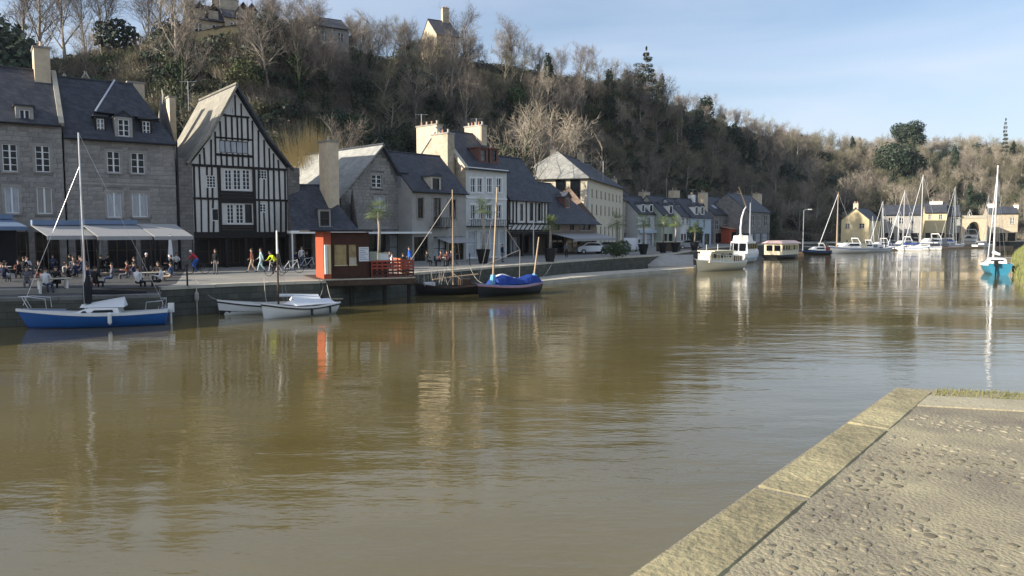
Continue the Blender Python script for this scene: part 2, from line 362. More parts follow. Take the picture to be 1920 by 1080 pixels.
# ---------------------------------------------------------------- buildings
def unit_block(name, m, ch=.04):
    me = MB(); c = ch
    vs = [(-.5, 0, -.5), (.5, 0, -.5), (.5, 0, .5), (-.5, 0, .5), (-.5 + c * .5, -1, -.5 + c), (.5 - c * .5, -1, -.5 + c), (.5 - c * .5, -1, .5 - c), (-.5 + c * .5, -1, .5 - c)]
    me.add(vs, [(4, 5, 6, 7), (0, 1, 5, 4), (1, 2, 6, 5), (2, 3, 7, 6), (3, 0, 4, 7)]); k = me.mesh(name); k.materials.append(m); return k
BLOCKS = {}
glass_half = mat('glass_half', (.02, .022, .028), .15, .25, 1.6, spec=.35, col2=(.22, .22, .22), stretch=(2, 2, .4))
def two(b, m, par):
    for f in b.f: MB().add([b.v[i] for i in f], [tuple(range(len(f)))]).build('side_wall', m, par)
class Bld:
    def __init__(s, label, uL, uR, y, vp, side='L', cat='house', z=Q, name='town_house', D=8.0):
        d = (Vector(vp) if isinstance(vp, tuple) else Vector((vp - 960, F))).normalized(); s.d = d; s.nin = Vector((-d.y, d.x)); s.z = z; s.D = D
        if side == 'L':
            A = Vector((X(uL, y), y)); k = (uR - 960) / F * math.cos(TH); s.W = (k * A.y - A.x) / (d.x - k * d.y)
        else:
            Bp = Vector((X(uR, y), y)); k = (uL - 960) / F * math.cos(TH); s.W = (Bp.x - k * Bp.y) / (d.x - k * d.y); A = Bp - d * s.W
        s.A = A; s.rz = math.atan2(d.y, d.x); s.root = thing(name, label, cat, (A.x, A.y, z), s.rz); s.holes = []
    def loc(s, u, v, yo=0.0):
        r_ = ray(u, v); n_ = Vector((s.nin.x, s.nin.y, 0)); o = Vector((s.A.x, s.A.y, 0)) + n_ * yo
        t_ = (o - CP).dot(n_) / r_.dot(n_); p_ = CP + r_ * t_
        return ((p_.xy - s.A - s.nin * yo).dot(s.d), p_.z - s.z)
    def rect(s, u0, v0, u1, v1, yo=0.0):
        a = s.loc(u0, v0, yo); c = s.loc(u1, v1, yo); return (min(a[0], c[0]), min(a[1], c[1]), max(a[0], c[0]), max(a[1], c[1]))
    def window(s, r, nx=2, ny=3, frame=None, pane=None, depth=.13, sill=True, hole=True, yo=0.0, parent=None, fw=.06, bw=.035, name='window', surround=None):
        x0, z0, x1, z1 = r; frame = frame or white_paint; pane = pane or (glass_half if random.Random(x0 * 7.3 + z0 * 3.1 + s.A.x).random() < .3 else glass_dark)
        if hole: s.holes.append(r)
        y = yo + depth; b = MB(); t_ = .05
        b.box((x0, y - t_, z0), (x0 + fw, y + .02, z1)); b.box((x1 - fw, y - t_, z0), (x1, y + .02, z1))
        b.box((x0 + fw, y - t_, z0), (x1 - fw, y + .02, z0 + fw)); b.box((x0 + fw, y - t_, z1 - fw), (x1 - fw, y + .02, z1))
        for i in range(1, nx):
            c = x0 + (x1 - x0) * i / nx; k = bw * (1.5 if nx == 2 else 1); b.box((c - k, y - t_ + .006, z0 + fw), (c + k, y + .01, z1 - fw))
        for j in range(1, ny):
            c = z0 + (z1 - z0) * j / ny; b.box((x0 + fw, y - t_ + .012, c - bw * .7), (x1 - fw, y + .008, c + bw * .7))
        par = parent or s.root
        o = b.build(name, frame, par)
        pb = MB().box((x0 + .01, y + .012, z0 + .01), (x1 - .01, y + .03, z1 - .01)).build('pane', pane, o if not parent else parent)
        if sill and not parent:
            MB().box((x0 - .1, yo - .09, z0 - .12), (x1 + .1, yo + .1, z0 - .004)).build('sill', surround or ashlar, o)
        if surround and not parent:
            q = MB(); k = .17
            q.box((x0 - k, yo - .035, z0), (x0 - .004, yo + .01, z1 + k)); q.box((x1 + .004, yo - .035, z0), (x1 + k, yo + .01, z1 + k)); q.box((x0 - .004, yo - .035, z1 + .004), (x1 + .004, yo + .01, z1 + k)); q.build('surround', surround, o)
        return o
    def pwin(s, u0, v0, u1, v1, *a, **k): return s.window(s.rect(u0, v0, u1, v1, k.get('yo', 0.0)), *a, **k)
    def front(s, poly, m, reveal=.2, y0=0.0, name='front_wall'):
        P = [Vector(p_) for p_ in poly]; n0 = len(P); ed = [(i, (i + 1) % n0) for i in range(n0)]
        for (x0, z0, x1, z1) in s.holes:
            o = len(P); P += [Vector(q) for q in ((x0, z0), (x1, z0), (x1, z1), (x0, z1))]; ed += [(o + i, o + (i + 1) % 4) for i in range(4)]
        vs, _, fs, _, _, _ = delaunay_2d_cdt(P, ed, [], 0, 1e-6)
        def inside(pt):
            c = False
            for i in range(n0):
                a, b_ = poly[i], poly[(i + 1) % n0]
                if (a[1] > pt[1]) != (b_[1] > pt[1]) and pt[0] < (b_[0] - a[0]) * (pt[1] - a[1]) / (b_[1] - a[1]) + a[0]: c = not c
            return c
        keep = []
        for f in fs:
            c = sum((Vector(vs[i]) for i in f), Vector((0, 0))) / len(f)
            if inside(c) and not any(h[0] < c.x < h[2] and h[1] < c.y < h[3] for h in s.holes): keep.append(f)
        b = MB(); b.add([(q[0], y0, q[1]) for q in vs], [tuple(f) for f in keep])
        for (x0, z0, x1, z1) in s.holes:
            q = [(x0, z0), (x1, z0), (x1, z1), (x0, z1)]
            for i in range(4):
                a, c = q[i], q[(i + 1) % 4]; b.add([(a[0], y0, a[1]), (c[0], y0, c[1]), (c[0], y0 + reveal, c[1]), (a[0], y0 + reveal, a[1])], [(0, 1, 2, 3)])
        o = b.build(name, m, s.root)
        me = o.data                                   # make face normals point out of the house on the front sheet
        s.wall = o; return o
    def shell(s, ze, m, gables=None, D=None, ridge=None):
        """side and back walls; gables = ridge height for ends of a roof parallel to the street"""
        D = D or s.D; b = MB(); W = s.W
        yr = ridge or D / 2
        for x in (0, W):
            if gables: b.add([(x, 0, 0), (x, D, 0), (x, D, ze), (x, yr, gables), (x, 0, ze)], [(0, 1, 2, 3, 4)])
            else: b.add([(x, 0, 0), (x, D, 0), (x, D, ze), (x, 0, ze)], [(0, 1, 2, 3)])
        two(b, m, s.root)
        MB().add([(0, D, 0), (W, D, 0), (W, D, ze), (0, D, ze)], [(0, 1, 2, 3)]).build('back_wall', m, s.root)
    def roof_par(s, ze, zr, m, D=None, over=.3, oL=.1, oR=.1, ridge=None, hL=0, hR=0, name='roof', z_lift=.06):
        D = D or s.D; yr = ridge or D / 2; W = s.W; k = (zr - ze) / yr; kb = (zr - ze) / (D - yr)
        b = MB(); L0, R0 = -oL, W + oR; z0 = ze - k * over + z_lift; zb = ze - kb * over + z_lift; zr += z_lift
        b.slab((L0, -over, z0), (R0, -over, z0), (R0 - hR, yr, zr), (L0 + hL, yr, zr), .12)
        b.slab((R0, D + over, zb), (L0, D + over, zb), (L0 + hL, yr, zr), (R0 - hR, yr, zr), .12)
        if hL: b.slab((L0, D + over, zb), (L0, -over, z0), (L0 + hL, yr, zr), (L0 + hL, yr + .001, zr), .12)
        if hR: b.slab((R0, -over, z0), (R0, D + over, zb), (R0 - hR, yr + .001, zr), (R0 - hR, yr, zr), .12)
        o = b.build(name, m, s.root)
        MB().tube([(L0 + hL, yr, zr + .02), (R0 - hR, yr, zr + .02)], .09, 6).build('ridge', slate, o)
        g = MB(); g.tube([(L0, -over - .06, z0 - .05), (R0, -over - .06, z0 - .05)], .07, 6); g.build('gutter', metal_dark, o)
        s.ze, s.k = ze, k; return o
    def roof_front(s, ze, zr, m, D=None, over=.35, xr=None, zeR=None, m2=None, flare=0.0, x0=None, x1=None):
        D = D or s.D; W = s.W; x0 = 0 if x0 is None else x0; x1 = W if x1 is None else x1; xr = xr if xr is not None else (x0 + x1) / 2; zeR = zeR if zeR is not None else ze
        kL = (zr - ze) / (xr - x0); kR = (zr - zeR) / (x1 - xr); z_ = .06
        b = MB(); b.slab((x0 - over, D, ze - kL * over + z_), (x0 - over, -over, ze - kL * over + z_), (xr, -over, zr + z_), (xr, D, zr + z_), .14)
        o = b.build('roof', m, s.root)
        b = MB(); b.slab((x1 + over, -over, zeR - kR * over + z_), (x1 + over, D, zeR - kR * over + z_), (xr, D, zr + z_), (xr, -over, zr + z_), .14)
        b.build('roof', m2 or m, s.root)
        MB().tube([(xr, -over, zr + z_ + .03), (xr, D, zr + z_ + .03)], .09, 6).build('ridge', slate, o)
        return o
    def chimney(s, x, y, z0, z1, w_, d_, m=None, pots=2, along='x'):
        b = MB().box((x - w_ / 2, y - d_ / 2, z0), (x + w_ / 2, y + d_ / 2, z1)).build('chimney', m or chimney_stone, s.root)
        MB().box((x - w_ / 2 - .07, y - d_ / 2 - .07, z1), (x + w_ / 2 + .07, y + d_ / 2 + .07, z1 + .14)).build('chimney_cap', ashlar, b)
        for i in range(pots):
            f = (i + .5) / pots - .5; px_, py_ = (x + f * w_, y) if along == 'x' else (x, y + f * d_)
            MB().tube([(px_, py_, z1 + .14), (px_, py_, z1 + .45), (px_, py_, z1 + .55)], [.12, .1, .13], 8).build('chimney_pot', terracotta if i % 2 else pale_stone, b)
        return b
    def dormer(s, u0, v0, u1, v1, kind='flat', nx=2, ny=3, wall=None, roofm=None, cheek=.14, head=.16, yo=None, frame=None):
        y = 0.5
        if yo is None:
            for _ in range(12):
                x0, z0, x1, z1 = s.rect(u0, v0, u1, v1, y); y = max(.05, .5 * y + .5 * ((z0 - .12 - s.ze) / s.k))
        else: y = yo
        x0, z0, x1, z1 = s.rect(u0, v0, u1, v1, y); wm_ = wall or ashlar; rm = roofm or slate
        dp = (z1 + head - s.ze) / s.k - y + .3 if s.k else 1.5; dp = max(.8, min(dp, 3.5))
        b = MB(); c = cheek
        b.box((x0 - c, y, z0 - .3), (x0, y + dp, z1 + head)); b.box((x1, y, z0 - .3), (x1 + c, y + dp, z1 + head)); b.box((x0, y, z0 - .3), (x1, y + dp, z0)); b.box((x0, y, z1), (x1, y + dp, z1 + head))
        b.box((x0, y + .25, z0), (x1, y + .3, z1))
        o = b.build('dormer', wm_, s.root); zt = z1 + head; xm = (x0 + x1) / 2; hw = (x1 - x0) / 2 + c + .12
        s.window((x0, z0, x1, z1), nx, ny, frame=frame, hole=False, yo=y, depth=.1, parent=o, sill=False, name='window_frame', fw=.05, bw=.028)
        q = MB()
        if kind == 'gable':
            h = hw * .8; q.slab((xm - hw, y + dp, zt), (xm - hw, y - .12, zt), (xm, y - .12, zt + h), (xm, y + dp, zt + h), .07); q.slab((xm + hw, y - .12, zt), (xm + hw, y + dp, zt), (xm, y + dp, zt + h), (xm, y - .12, zt + h), .07)
            q.add([(xm - hw + .1, y - .002, zt), (xm + hw - .1, y - .002, zt), (xm, y - .002, zt + h - .08)], [(0, 1, 2)])
        elif kind == 'arch':
            pts = [(xm + hw * math.cos(a_), zt - .02 + hw * .55 * math.sin(a_)) for a_ in [math.pi * i / 10 for i in range(11)]]
            q.prism(pts, y - .1, y + dp)
        else:
            q.box((xm - hw, y - .14, zt), (xm + hw, y + dp, zt + .1))
        recalc(q.build('dormer_roof', rm, o)); return o
    def stones(s, m, x0, z0, x1, z1, h=.36, wd=.7, clip=None, proud=.014, limit=296):
        key = m.name
        if key not in BLOCKS: BLOCKS[key] = unit_block('stone', m)
        rng = random.Random(int(x0 * 10) + len(s.root.name)); nrow = max(1, round((z1 - z0) / h)); hh = (z1 - z0) / nrow; cnt = 0; first = True
        for j in range(nrow):
            za, zb = z0 + j * hh, z0 + (j + 1) * hh; x = x0 - rng.random() * wd
            while x < x1 and cnt < limit:
                ww = wd * rng.uniform(.6, 1.35); a_, c_ = max(x, x0), min(x + ww, x1); x += ww
                spans = [(a_, c_)]
                for (hx0, hz0, hx1, hz1) in s.holes:
                    if hz0 - .16 < zb and hz1 + .2 > za:
                        ns = []
                        for p_, q_ in spans:
                            if hx1 + .14 <= p_ or hx0 - .14 >= q_: ns.append((p_, q_)); continue
                            if p_ < hx0 - .14: ns.append((p_, hx0 - .14))
                            if q_ > hx1 + .14: ns.append((hx1 + .14, q_))
                        spans = ns
                for p_, q_ in spans:
                    if q_ - p_ < .16 or (clip and not (clip(p_, zb) and clip(q_, zb))): continue
                    o = bpy.data.objects.new('stone', BLOCKS[key]); C.objects.link(o); o.parent = s.wall
                    o.location = ((p_ + q_) / 2, -.001, (za + zb) / 2); o.scale = (q_ - p_ - .022, proud * rng.uniform(.6, 1.5), hh - .02); cnt += 1
    def zfront(s, u, v, yo=0.0): return s.loc(u, v, yo)[1]

def shopfront(B, r, n=3, frame=timber_brown, pane=glass_dark, ny=1, transom=True):
    return B.window(r, n, 2 if transom else 1, frame=frame, pane=pane, sill=False, depth=.18, name='shopfront', fw=.09)

# --- house 1: grey stone house at the left edge
B1 = Bld('grey stone house at the left edge with one dormer and a tall cream chimney', -170, 124, 53.5, 2900, side='R', D=8)
ze = B1.zfront(60, 226); zr = ze + 4.1
for u0, v0, u1, v1, p_ in ((3, 269, 34, 322, 0), (65, 272, 95, 323, 0), (-100, 262, -68, 320, 0), (8, 350, 37, 400, 1), (68, 350, 99, 401, 2)):
    B1.pwin(u0, v0, u1, v1, 2, 4 if p_ == 0 else 1, pane=[glass_dark, glass_curtain, render_grey][p_], surround=ashlar)
gz = B1.zfront(60, 432)
for a_, c_ in ((.05, .28), (.32, .52), (.56, .74), (.78, .95)):
    shopfront(B1, (B1.W * a_, .15, B1.W * c_, gz - .1), 3)
B1.front([(0, 0), (B1.W, 0), (B1.W, ze), (0, ze)], stone_grey); B1.shell(ze, stone_grey, zr)
B1.stones(ashlar, B1.loc(0, 300)[0] - 1.2, gz + .2, B1.W - .02, ze - .1, .34, .62)
B1.roof_par(ze, zr, slate, oR=-.02)
B1.dormer(36, 205, 57, 241, 'flat', 2, 2, wall=ashlar, cheek=.22, head=.25, yo=.02)
cx = B1.W - .75; B1.chimney(cx, 4.0, ze + 1.5, B1.zfront(95, 97, 4.0), 1.0, 1.9, pots=2, along='y')
MB().slab((B1.W - .16, -.3, ze - .05), (B1.W + .16, -.3, ze - .05), (B1.W + .16, 4, zr + .22), (B1.W - .16, 4, zr + .22), .3).build('gable_coping', pale_stone, B1.root)
# --- house 2
B2 = Bld('grey stone house with three white dormers under a hipped slate roof', 127, 333, 58.0, 2900, side='R', D=8)
ze = B2.zfront(230, 258); zr = ze + 4.6
for u0, v0, u1, v1, p_ in ((200, 283, 226, 324, 0), (245, 286, 272, 326, 0), (200, 360, 229, 408, 1), (247, 361, 278, 407, 1)):
    B2.pwin(u0, v0, u1, v1, 2, 3 if p_ == 0 else 1, pane=[glass_dark, glass_curtain][p_], surround=ashlar)
gz = B2.zfront(230, 432)
for a_, c_ in ((.06, .3), (.34, .6), (.64, .92)): shopfront(B2, (B2.W * a_, .15, B2.W * c_, gz - .1), 3)
B2.front([(0, 0), (B2.W, 0), (B2.W, ze), (0, ze)], stone_grey); B2.shell(ze, stone_grey, zr)
B2.stones(ashlar, .02, gz + .2, B2.W - .02, ze - .35, .33, .8)
MB().box((0, -.1, ze - .3), (B2.W, 0.02, ze - .06)).build('cornice', ashlar, B2.root)
MB().box((0, -.05, B2.zfront(230, 346) - .07), (B2.W, -.018, B2.zfront(230, 346) + .07)).build('string_course', ashlar, B2.root)
B2.roof_par(ze, zr, slate, hR=2.2, oL=0)
ap = B2.loc(215, 150, 3.0); bl = B2.loc(176, 202, 1.6); br_ = B2.loc(300, 222, 1.2)
b = MB(); A0 = (bl[0], 1.0, bl[1] - .35); A1 = (br_[0], 1.0, br_[1] - .1); AP = (ap[0], 3.0, ap[1])
b.add([A0, A1, AP, (bl[0] - .1, 6, bl[1]), (br_[0] + .1, 6, br_[1]), (ap[0] + .2, 5.5, ap[1])], [(0, 1, 2), (0, 2, 5, 3), (1, 4, 5, 2)]); recalc(b.build('hipped_roof', slate, B2.root))
MB().tube([A0, AP], .07, 6).build('hip_flashing', metal_grey, B2.root)
B2.dormer(181, 222, 196, 248, 'flat', 2, 3, wall=timber_black, cheek=.12, frame=white_paint, yo=.35)
B2.dormer(221, 223, 243, 256, 'gable', 2, 3, wall=ashlar, cheek=.22, yo=.0)
B2.dormer(267, 227, 282, 253, 'flat', 2, 3, wall=timber_black, cheek=.12, yo=.35)
B2.chimney(B2.loc(256, 200, 5)[0], 5.2, zr - 2.5, B2.zfront(255, 158, 5.2), 1.2, .9, pots=0)
MB().tube([(B2.W + .12, -.1, 0), (B2.W + .12, -.1, ze)], .07, 6).build('downpipe', metal_dark, B2.root)

# --- half timbered gabled house
T = Bld('tall black and white half timbered house with steep gable facing the quay', 362, 540, 58.8, 2700, cat='house', name='timbered_house', D=9.5)
gz = T.zfront(450, 440); m1 = T.zfront(450, 374); m2 = T.zfront(450, 314); pk = T.loc(441, 172)
zE = T.zfront(450, 300) + .3
P_win = [(411, 262, 466, 289, 5, 1), (421, 318, 435, 356, 2, 5), (437, 318, 452, 356, 2, 5), (454, 318, 469, 356, 2, 5), (387, 329, 405, 352, 3, 4), (484, 319, 501, 336, 3, 3),
         (425, 383, 439, 419, 2, 5), (442, 383, 457, 419, 2, 5), (487, 382, 499, 398, 2, 3), (397, 391, 411, 414, 1, 1), (431, 200, 439, 215, 2, 3), (459, 383, 473, 418, 1, 1)]
for i, (u0, v0, u1, v1, nx, ny) in enumerate(P_win):
    T.pwin(u0, v0, u1, v1, nx, ny, sill=False, fw=.05, bw=.022, depth=.08, pane=glass_curtain if i == 0 else glass_dark, frame=timber_black if i in (0, 11) else white_paint)
xr = pk[0]; zp = pk[1]; W = T.W
prof = [(0, gz), (W, gz), (W, m2 + .1), (xr + (W - xr) * .62, m2 + (zp - m2) * .335), (xr, zp), (xr * .42, m2 + (zp - m2) * .36), (0, m2 + .1)]
T.front(prof, plaster, name='front_wall', reveal=.1)
def edge_z(x):
    pts = [(0, m2 + .1), (xr * .42, m2 + (zp - m2) * .36), (xr, zp), (xr + (W - xr) * .62, m2 + (zp - m2) * .335), (W, m2 + .1)]
    for (a_, za), (c_, zc) in zip(pts, pts[1:]):
        if a_ <= x <= c_: return za + (zc - za) * (x - a_) / (c_ - a_)
    return m2
def beam(x0, z0, x1, z1, w_=.14, name='timber_beam', y=-.045):
    d_ = Vector((x1 - x0, z1 - z0)); Ln = d_.length; an = math.atan2(d_.y, d_.x)
    o = MB().box((-Ln / 2, y, -w_ / 2), (Ln / 2, .02, w_ / 2)).build(name, timber_black, T.wall)
    o.location = ((x0 + x1) / 2, 0, (z0 + z1) / 2); o.rotation_euler = (0, -an, 0)
for z_, n_ in ((gz + .1, .24), (m1, .17), (m2, .2)): beam(-.05, z_, W + .05, z_, n_, 'timber_sill', y=-.075)
zc = T.zfront(440, 218); beam(T.loc(418, 218)[0], zc, T.loc(467, 222)[0], zc, .16, 'timber_sill', y=-.07)
for zz in (261, 291): z_ = T.zfront(440, zz); beam(T.loc(413, 1)[0] - 2, z_, T.loc(413, 1)[0] - 2, z_ + .001) if 0 else None
wl = T.rect(411, 260, 467, 291)
beam(wl[0] - .3, wl[3] + .09, wl[2] + .3, wl[3] + .09, .14); beam(wl[0] - .3, wl[1] - .1, wl[2] + .3, wl[1] - .1, .2)
def post(x, z0, z1, w_=.13, lean=0):
    for h in T.holes:
        if h[0] - .02 < x < h[2] + .02:
            if h[1] < z1 and h[3] > z0:
                a_, c_ = (z0, h[1] - .02), (h[3] + .02, z1)
                for q in (a_, c_):
                    if q[1] - q[0] > .25: post(x, q[0], q[1], w_, lean)
                return
    beam(x, z0, x + lean, z1, w_, 'timber_post')
rg = random.Random(3)
for k in range(17):
    x = W * (k + .5) / 17 + rg.uniform(-.05, .05)
    if T.loc(415, 350)[0] < x < T.loc(475, 350)[0]: continue
    post(x, gz + .2, m1 - .08, .13 + rg.uniform(-.02, .03), rg.uniform(-.06, .06)); post(x, m1 + .08, m2 - .08, .13 + rg.uniform(-.02, .03), rg.uniform(-.06, .06))
for k in range(18):
    x = W * (k + .5) / 18 + rg.uniform(-.05, .05); zt = edge_z(x) - .15
    z0 = m2 + .1
    if zt - z0 < .3: continue
    if T.loc(416, 200)[0] < x < T.loc(470, 200)[0] and zt > zc:
        post(x, z0, zc - .08, .14)
    else: post(x, z0, zt, .13, rg.uniform(-.05, .05))
for uu in (421, 441, 452): post(T.loc(uu, 200)[0], zc + .08, edge_z(T.loc(uu, 200)[0]) - .2, .12)
for q in (T.rect(413, 357, 474, 382), T.rect(415, 421, 476, 440)):     # dark boarded panels under the window bands
    for i in range(4):
        zz = q[1] + (q[3] - q[1]) * i / 4; MB().box((q[0], -.1, zz + .01), (q[2], -.002, zz + (q[3] - q[1]) / 4 - .01)).build('board', timber_black, T.wall)
for uu in (412, 477): x_ = T.loc(uu, 380)[0]; beam(x_, gz + .1, x_, m2, .24, 'timber_post', y=-.09)
b = MB()                                            # barge boards along the curved verge
vg = [(-.45, m2 - .15), (xr * .42 - .1, m2 + (zp - m2) * .36 + .12), (xr, zp + .3), (xr + (W - xr) * .62 + .1, m2 + (zp - m2) * .335 + .12), (W + .45, m2 - .15)]
for (a_, za), (c_, zc2) in zip(vg, vg[1:]): b.add([(a_, -.42, za), (c_, -.42, zc2), (c_, -.42, zc2 + .28), (a_, -.42, za + .28), (a_, -.36, za), (c_, -.36, zc2), (c_, -.36, zc2 + .28), (a_, -.36, za + .28)], [(0, 1, 2, 3), (7, 6, 5, 4), (0, 4, 5, 1), (3, 2, 6, 7)])
b.build('barge_board', timber_brown, T.root)
for side in (0, 1):
    seg = vg[:3] if side == 0 else vg[2:]; b = MB()
    for (a_, za), (c_, zc2) in zip(seg, seg[1:]):
        b.slab((a_, 9.5, za + .28), (a_, -.5, za + .28), (c_, -.5, zc2 + .28), (c_, 9.5, zc2 + .28), .16)
    b.build('roof', slate_old if side == 0 else slate, T.root)  # left slope takes the paler slate
MB().tube([(xr, -.5, zp + .6), (xr, 9.5, zp + .6)], .1, 6).build('ridge', slate_old, T.root)
b = MB(); b.add([(0, .02, gz), (0, 9.5, gz), (0, 9.5, m2), (0, .02, m2)], [(0, 1, 2, 3)]); b.add([(W, .02, gz), (W, 9.5, gz), (W, 9.5, m2), (W, .02, m2)], [(0, 1, 2, 3)]); two(b, plaster, T.root)
MB().add([(0, 9.4, 0), (W, 9.4, 0), (W, 9.4, m2), (xr, 9.4, zp), (0, 9.4, m2)], [(0, 1, 2, 3, 4)]).build('back_wall', stone_dark, T.root)
for xx, lab in ((-1.0, 0), (W + .02, 1)):           # stone piers that carry the upper floors on both sides
    MB().box((xx, -.25, 0), (xx + 1.0, 9.3, m2 + (.2 if lab else .45))).build('stone_pier', stone_dark, T.root)
g0 = MB().box((.0, .8, 0), (W, 1.1, gz)).build('ground_floor_wall', timber_black, T.root)
for a_, c_, pm in ((.06, .3, glass_dark), (.36, .5, glass_curtain), (.56, .7, glass_lit), (.76, .95, glass_dark)):
    T.window((W * a_, .3, W * c_, gz - .35), 2, 2, frame=timber_brown, pane=pm, hole=False, sill=False, yo=.66, name='shopfront')
for a_ in (.02, .33, .53, .73, .98): MB().box((W * a_ - .12, -.1, 0), (W * a_ + .12, .16, gz - .02)).build('jetty_post', timber_black, T.root)
MB().box((-.1, -.16, gz - .28), (W + .1, .8, gz - .02)).build('jetty_beam', timber_black, T.root)
T.chimney(T.loc(333, 200, 5)[0] + .0, 7.0, 6, T.zfront(333, 186, 7.0), .5, 1.0, pots=0)

# --- low dark house with big slate roof
K = Bld('low house with big dark slate roof and a single dormer beside the timbered house', 547, 672, 61.5, 4500, D=5.6, z=Q)
ze = K.zfront(600, 428); zr = K.zfront(600, 349, 2.8)
K.D = 5.6
for a_, c_, pm in ((.05, .3, glass_dark), (.35, .6, glass_curtain), (.66, .94, glass_dark)): shopfront(K, (K.W * a_, .2, K.W * c_, ze - .35), 2, pane=pm)
K.front([(0, 0), (K.W, 0), (K.W, ze), (0, ze)], stone_dark); K.shell(ze, stone_dark, zr); K.roof_par(ze, zr, slate, hR=2.6, oL=0)
K.dormer(600, 396, 618, 424, 'flat', 1, 2, wall=ashlar, cheek=.1, frame=timber_brown)
for n_, (a_, c_) in enumerate(((540, 670),)):
    x0 = K.loc(538, 436)[0]; x1 = K.loc(672, 436)[0]
    MB().box((x0, -3.4, ze - .42), (x1, -.05, ze - .2)).build('canopy', white_paint, K.root)
    for f in (0.02, .98): MB().box((x0 + (x1 - x0) * f - .05, -3.35, 0), (x0 + (x1 - x0) * f + .05, -3.25, ze - .42)).build('canopy_post', white_paint, K.root)

# --- grey stone gable house with long roof, pale on its left slope only
S = Bld('rough grey stone gable house with long pale slate roof and square chimney', 640, 770, 66.5, 2350, D=22)
pk = S.loc(714, 272); zl = S.zfront(650, 362); zrr = S.zfront(765, 370)
for q in ((697, 327, 716, 352, 2, 3, glass_dark), (702, 369, 724, 396, 2, 2, glass_curtain), (753, 388, 766, 409, 2, 2, glass_dark)): S.pwin(*q[:6], pane=q[6], surround=ashlar)
gz = S.zfront(700, 436)
for a_, c_ in ((.05, .3), (.36, .62), (.68, .95)): shopfront(S, (S.W * a_, .2, S.W * c_, gz - .15), 2, frame=metal_dark, pane=glass_curtain if a_ > .5 else glass_dark)
S.front([(0, 0), (S.W, 0), (S.W, zrr), (pk[0], pk[1]), (0, zl)], stone_dark)
S.stones(ashlar, .02, gz + .3, S.W - .02, pk[1], .3, .55, clip=lambda x, z: z < (zl + (pk[1] - zl) * x / pk[0] if x < pk[0] else zrr + (pk[1] - zrr) * (S.W - x) / (S.W - pk[0])) - .1)
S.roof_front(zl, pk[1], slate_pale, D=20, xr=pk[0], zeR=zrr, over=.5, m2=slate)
b = MB(); b.add([(0, 0, 0), (0, 20, 0), (0, 20, zl), (0, 0, zl)], [(0, 1, 2, 3)]); b.add([(S.W, 0, 0), (S.W, 20, 0), (S.W, 20, zrr), (S.W, 0, zrr)], [(0, 1, 2, 3)]); two(b, stone_dark, S.root)
MB().add([(0, 20, 0), (S.W, 20, 0), (S.W, 20, zrr), (pk[0], 20, pk[1]), (0, 20, zl)], [(0, 1, 2, 3, 4)]).build('back_wall', stone_dark, S.root)
cz = S.zfront(620, 268, -1.0)
cl = S.loc(621, 350, -1.2); S.chimney(cl[0], -.9, 0, cz, 1.0, 1.5, pots=1)
MB().box((S.loc(660, 436)[0], -2.6, gz - .1), (S.loc(778, 436)[0], -.04, gz + .08)).build('canopy', white_paint, S.root)
# --- B3 grey rendered house with arched shop fronts
B3 = Bld('grey rendered house with three tall dark windows and a small balcony', 773, 874, 69.5, 2300, D=8)
ze = B3.zfront(820, 357); zr = ze + 3.7
for q in ((783, 371, 794, 409), (812, 371, 827, 425), (842, 374, 855, 411)): B3.pwin(*q, 2, 3, frame=timber_brown, surround=ashlar)
gz = B3.zfront(820, 440)
for a_, c_ in ((.03, .28), (.38, .62), (.66, .95)): shopfront(B3, (B3.W * a_, .1, B3.W * c_, gz - .2), 2, frame=timber_black, pane=glass_curtain if .3 < a_ < .5 else glass_dark)
B3.front([(0, 0), (B3.W, 0), (B3.W, ze), (0, ze)], render_grey); B3.shell(ze, render_grey, zr); B3.roof_par(ze, zr, slate)
MB().box((0, -.12, ze - .3), (B3.W, .0, ze - .06)).build('cornice', pale_stone, B3.root)
B3.dormer(811, 334, 824, 360, 'arch', 1, 2, wall=pale_stone, cheek=.18, yo=.02, frame=timber_black)
B3.dormer(752, 328, 762, 345, 'flat', 1, 1, wall=grey_cloth, cheek=.1, yo=1.6, frame=timber_black)
x0, z0, x1, z1 = B3.rect(806, 409, 840, 426)
rl = MB(); rl.box((x0, -.75, z0 - .1), (x1, -.02, z0)); rl.box((x0, -.75, z1), (x1, -.7, z1 + .05))
for i in range(12): f = x0 + (x1 - x0) * i / 11; rl.box((f - .02, -.745, z0), (f + .02, -.705, z1))
rl.build('balcony', metal_dark, B3.root)
MB().slab((B3.W * .42, -2, gz - .75), (B3.W * .95, -2, gz - .75), (B3.W * .95, -.02, gz - .25), (B3.W * .42, -.02, gz - .25), .05).build('awning', awning_cloth, B3.root)
# --- white tall house
Wh = Bld('tall pale rendered house with arched windows and lit cream gable end', 874, 950, 78.0, 2150, D=8.5)
ze = Wh.zfront(910, 315); zr = Wh.zfront(870, 250, 4.2)
for q in ((883, 335, 891, 360), (899, 333, 908, 359), (914, 334, 922, 359)): pass
for uu in (883, 896, 914, 932): 
    Wh.pwin(uu - 1, 334, uu + 8, 361, 2, 2, frame=white_paint if uu != 883 else white_paint, surround=white_paint)
for uu in (883, 898, 914, 932): Wh.pwin(uu - 1, 384, uu + 8, 411, 2, 2, surround=white_paint)
gz = Wh.zfront(910, 428)
for a_, c_ in ((.05, .25), (.33, .55), (.6, .78), (.82, .96)): shopfront(Wh, (Wh.W * a_, .1, Wh.W * c_, gz - .25), 1, frame=white_paint, pane=glass_curtain)
Wh.front([(0, 0), (Wh.W, 0), (Wh.W, ze), (0, ze)], render_white); Wh.shell(ze, stone_cream, zr); Wh.roof_par(ze, zr, slate, oL=.05)
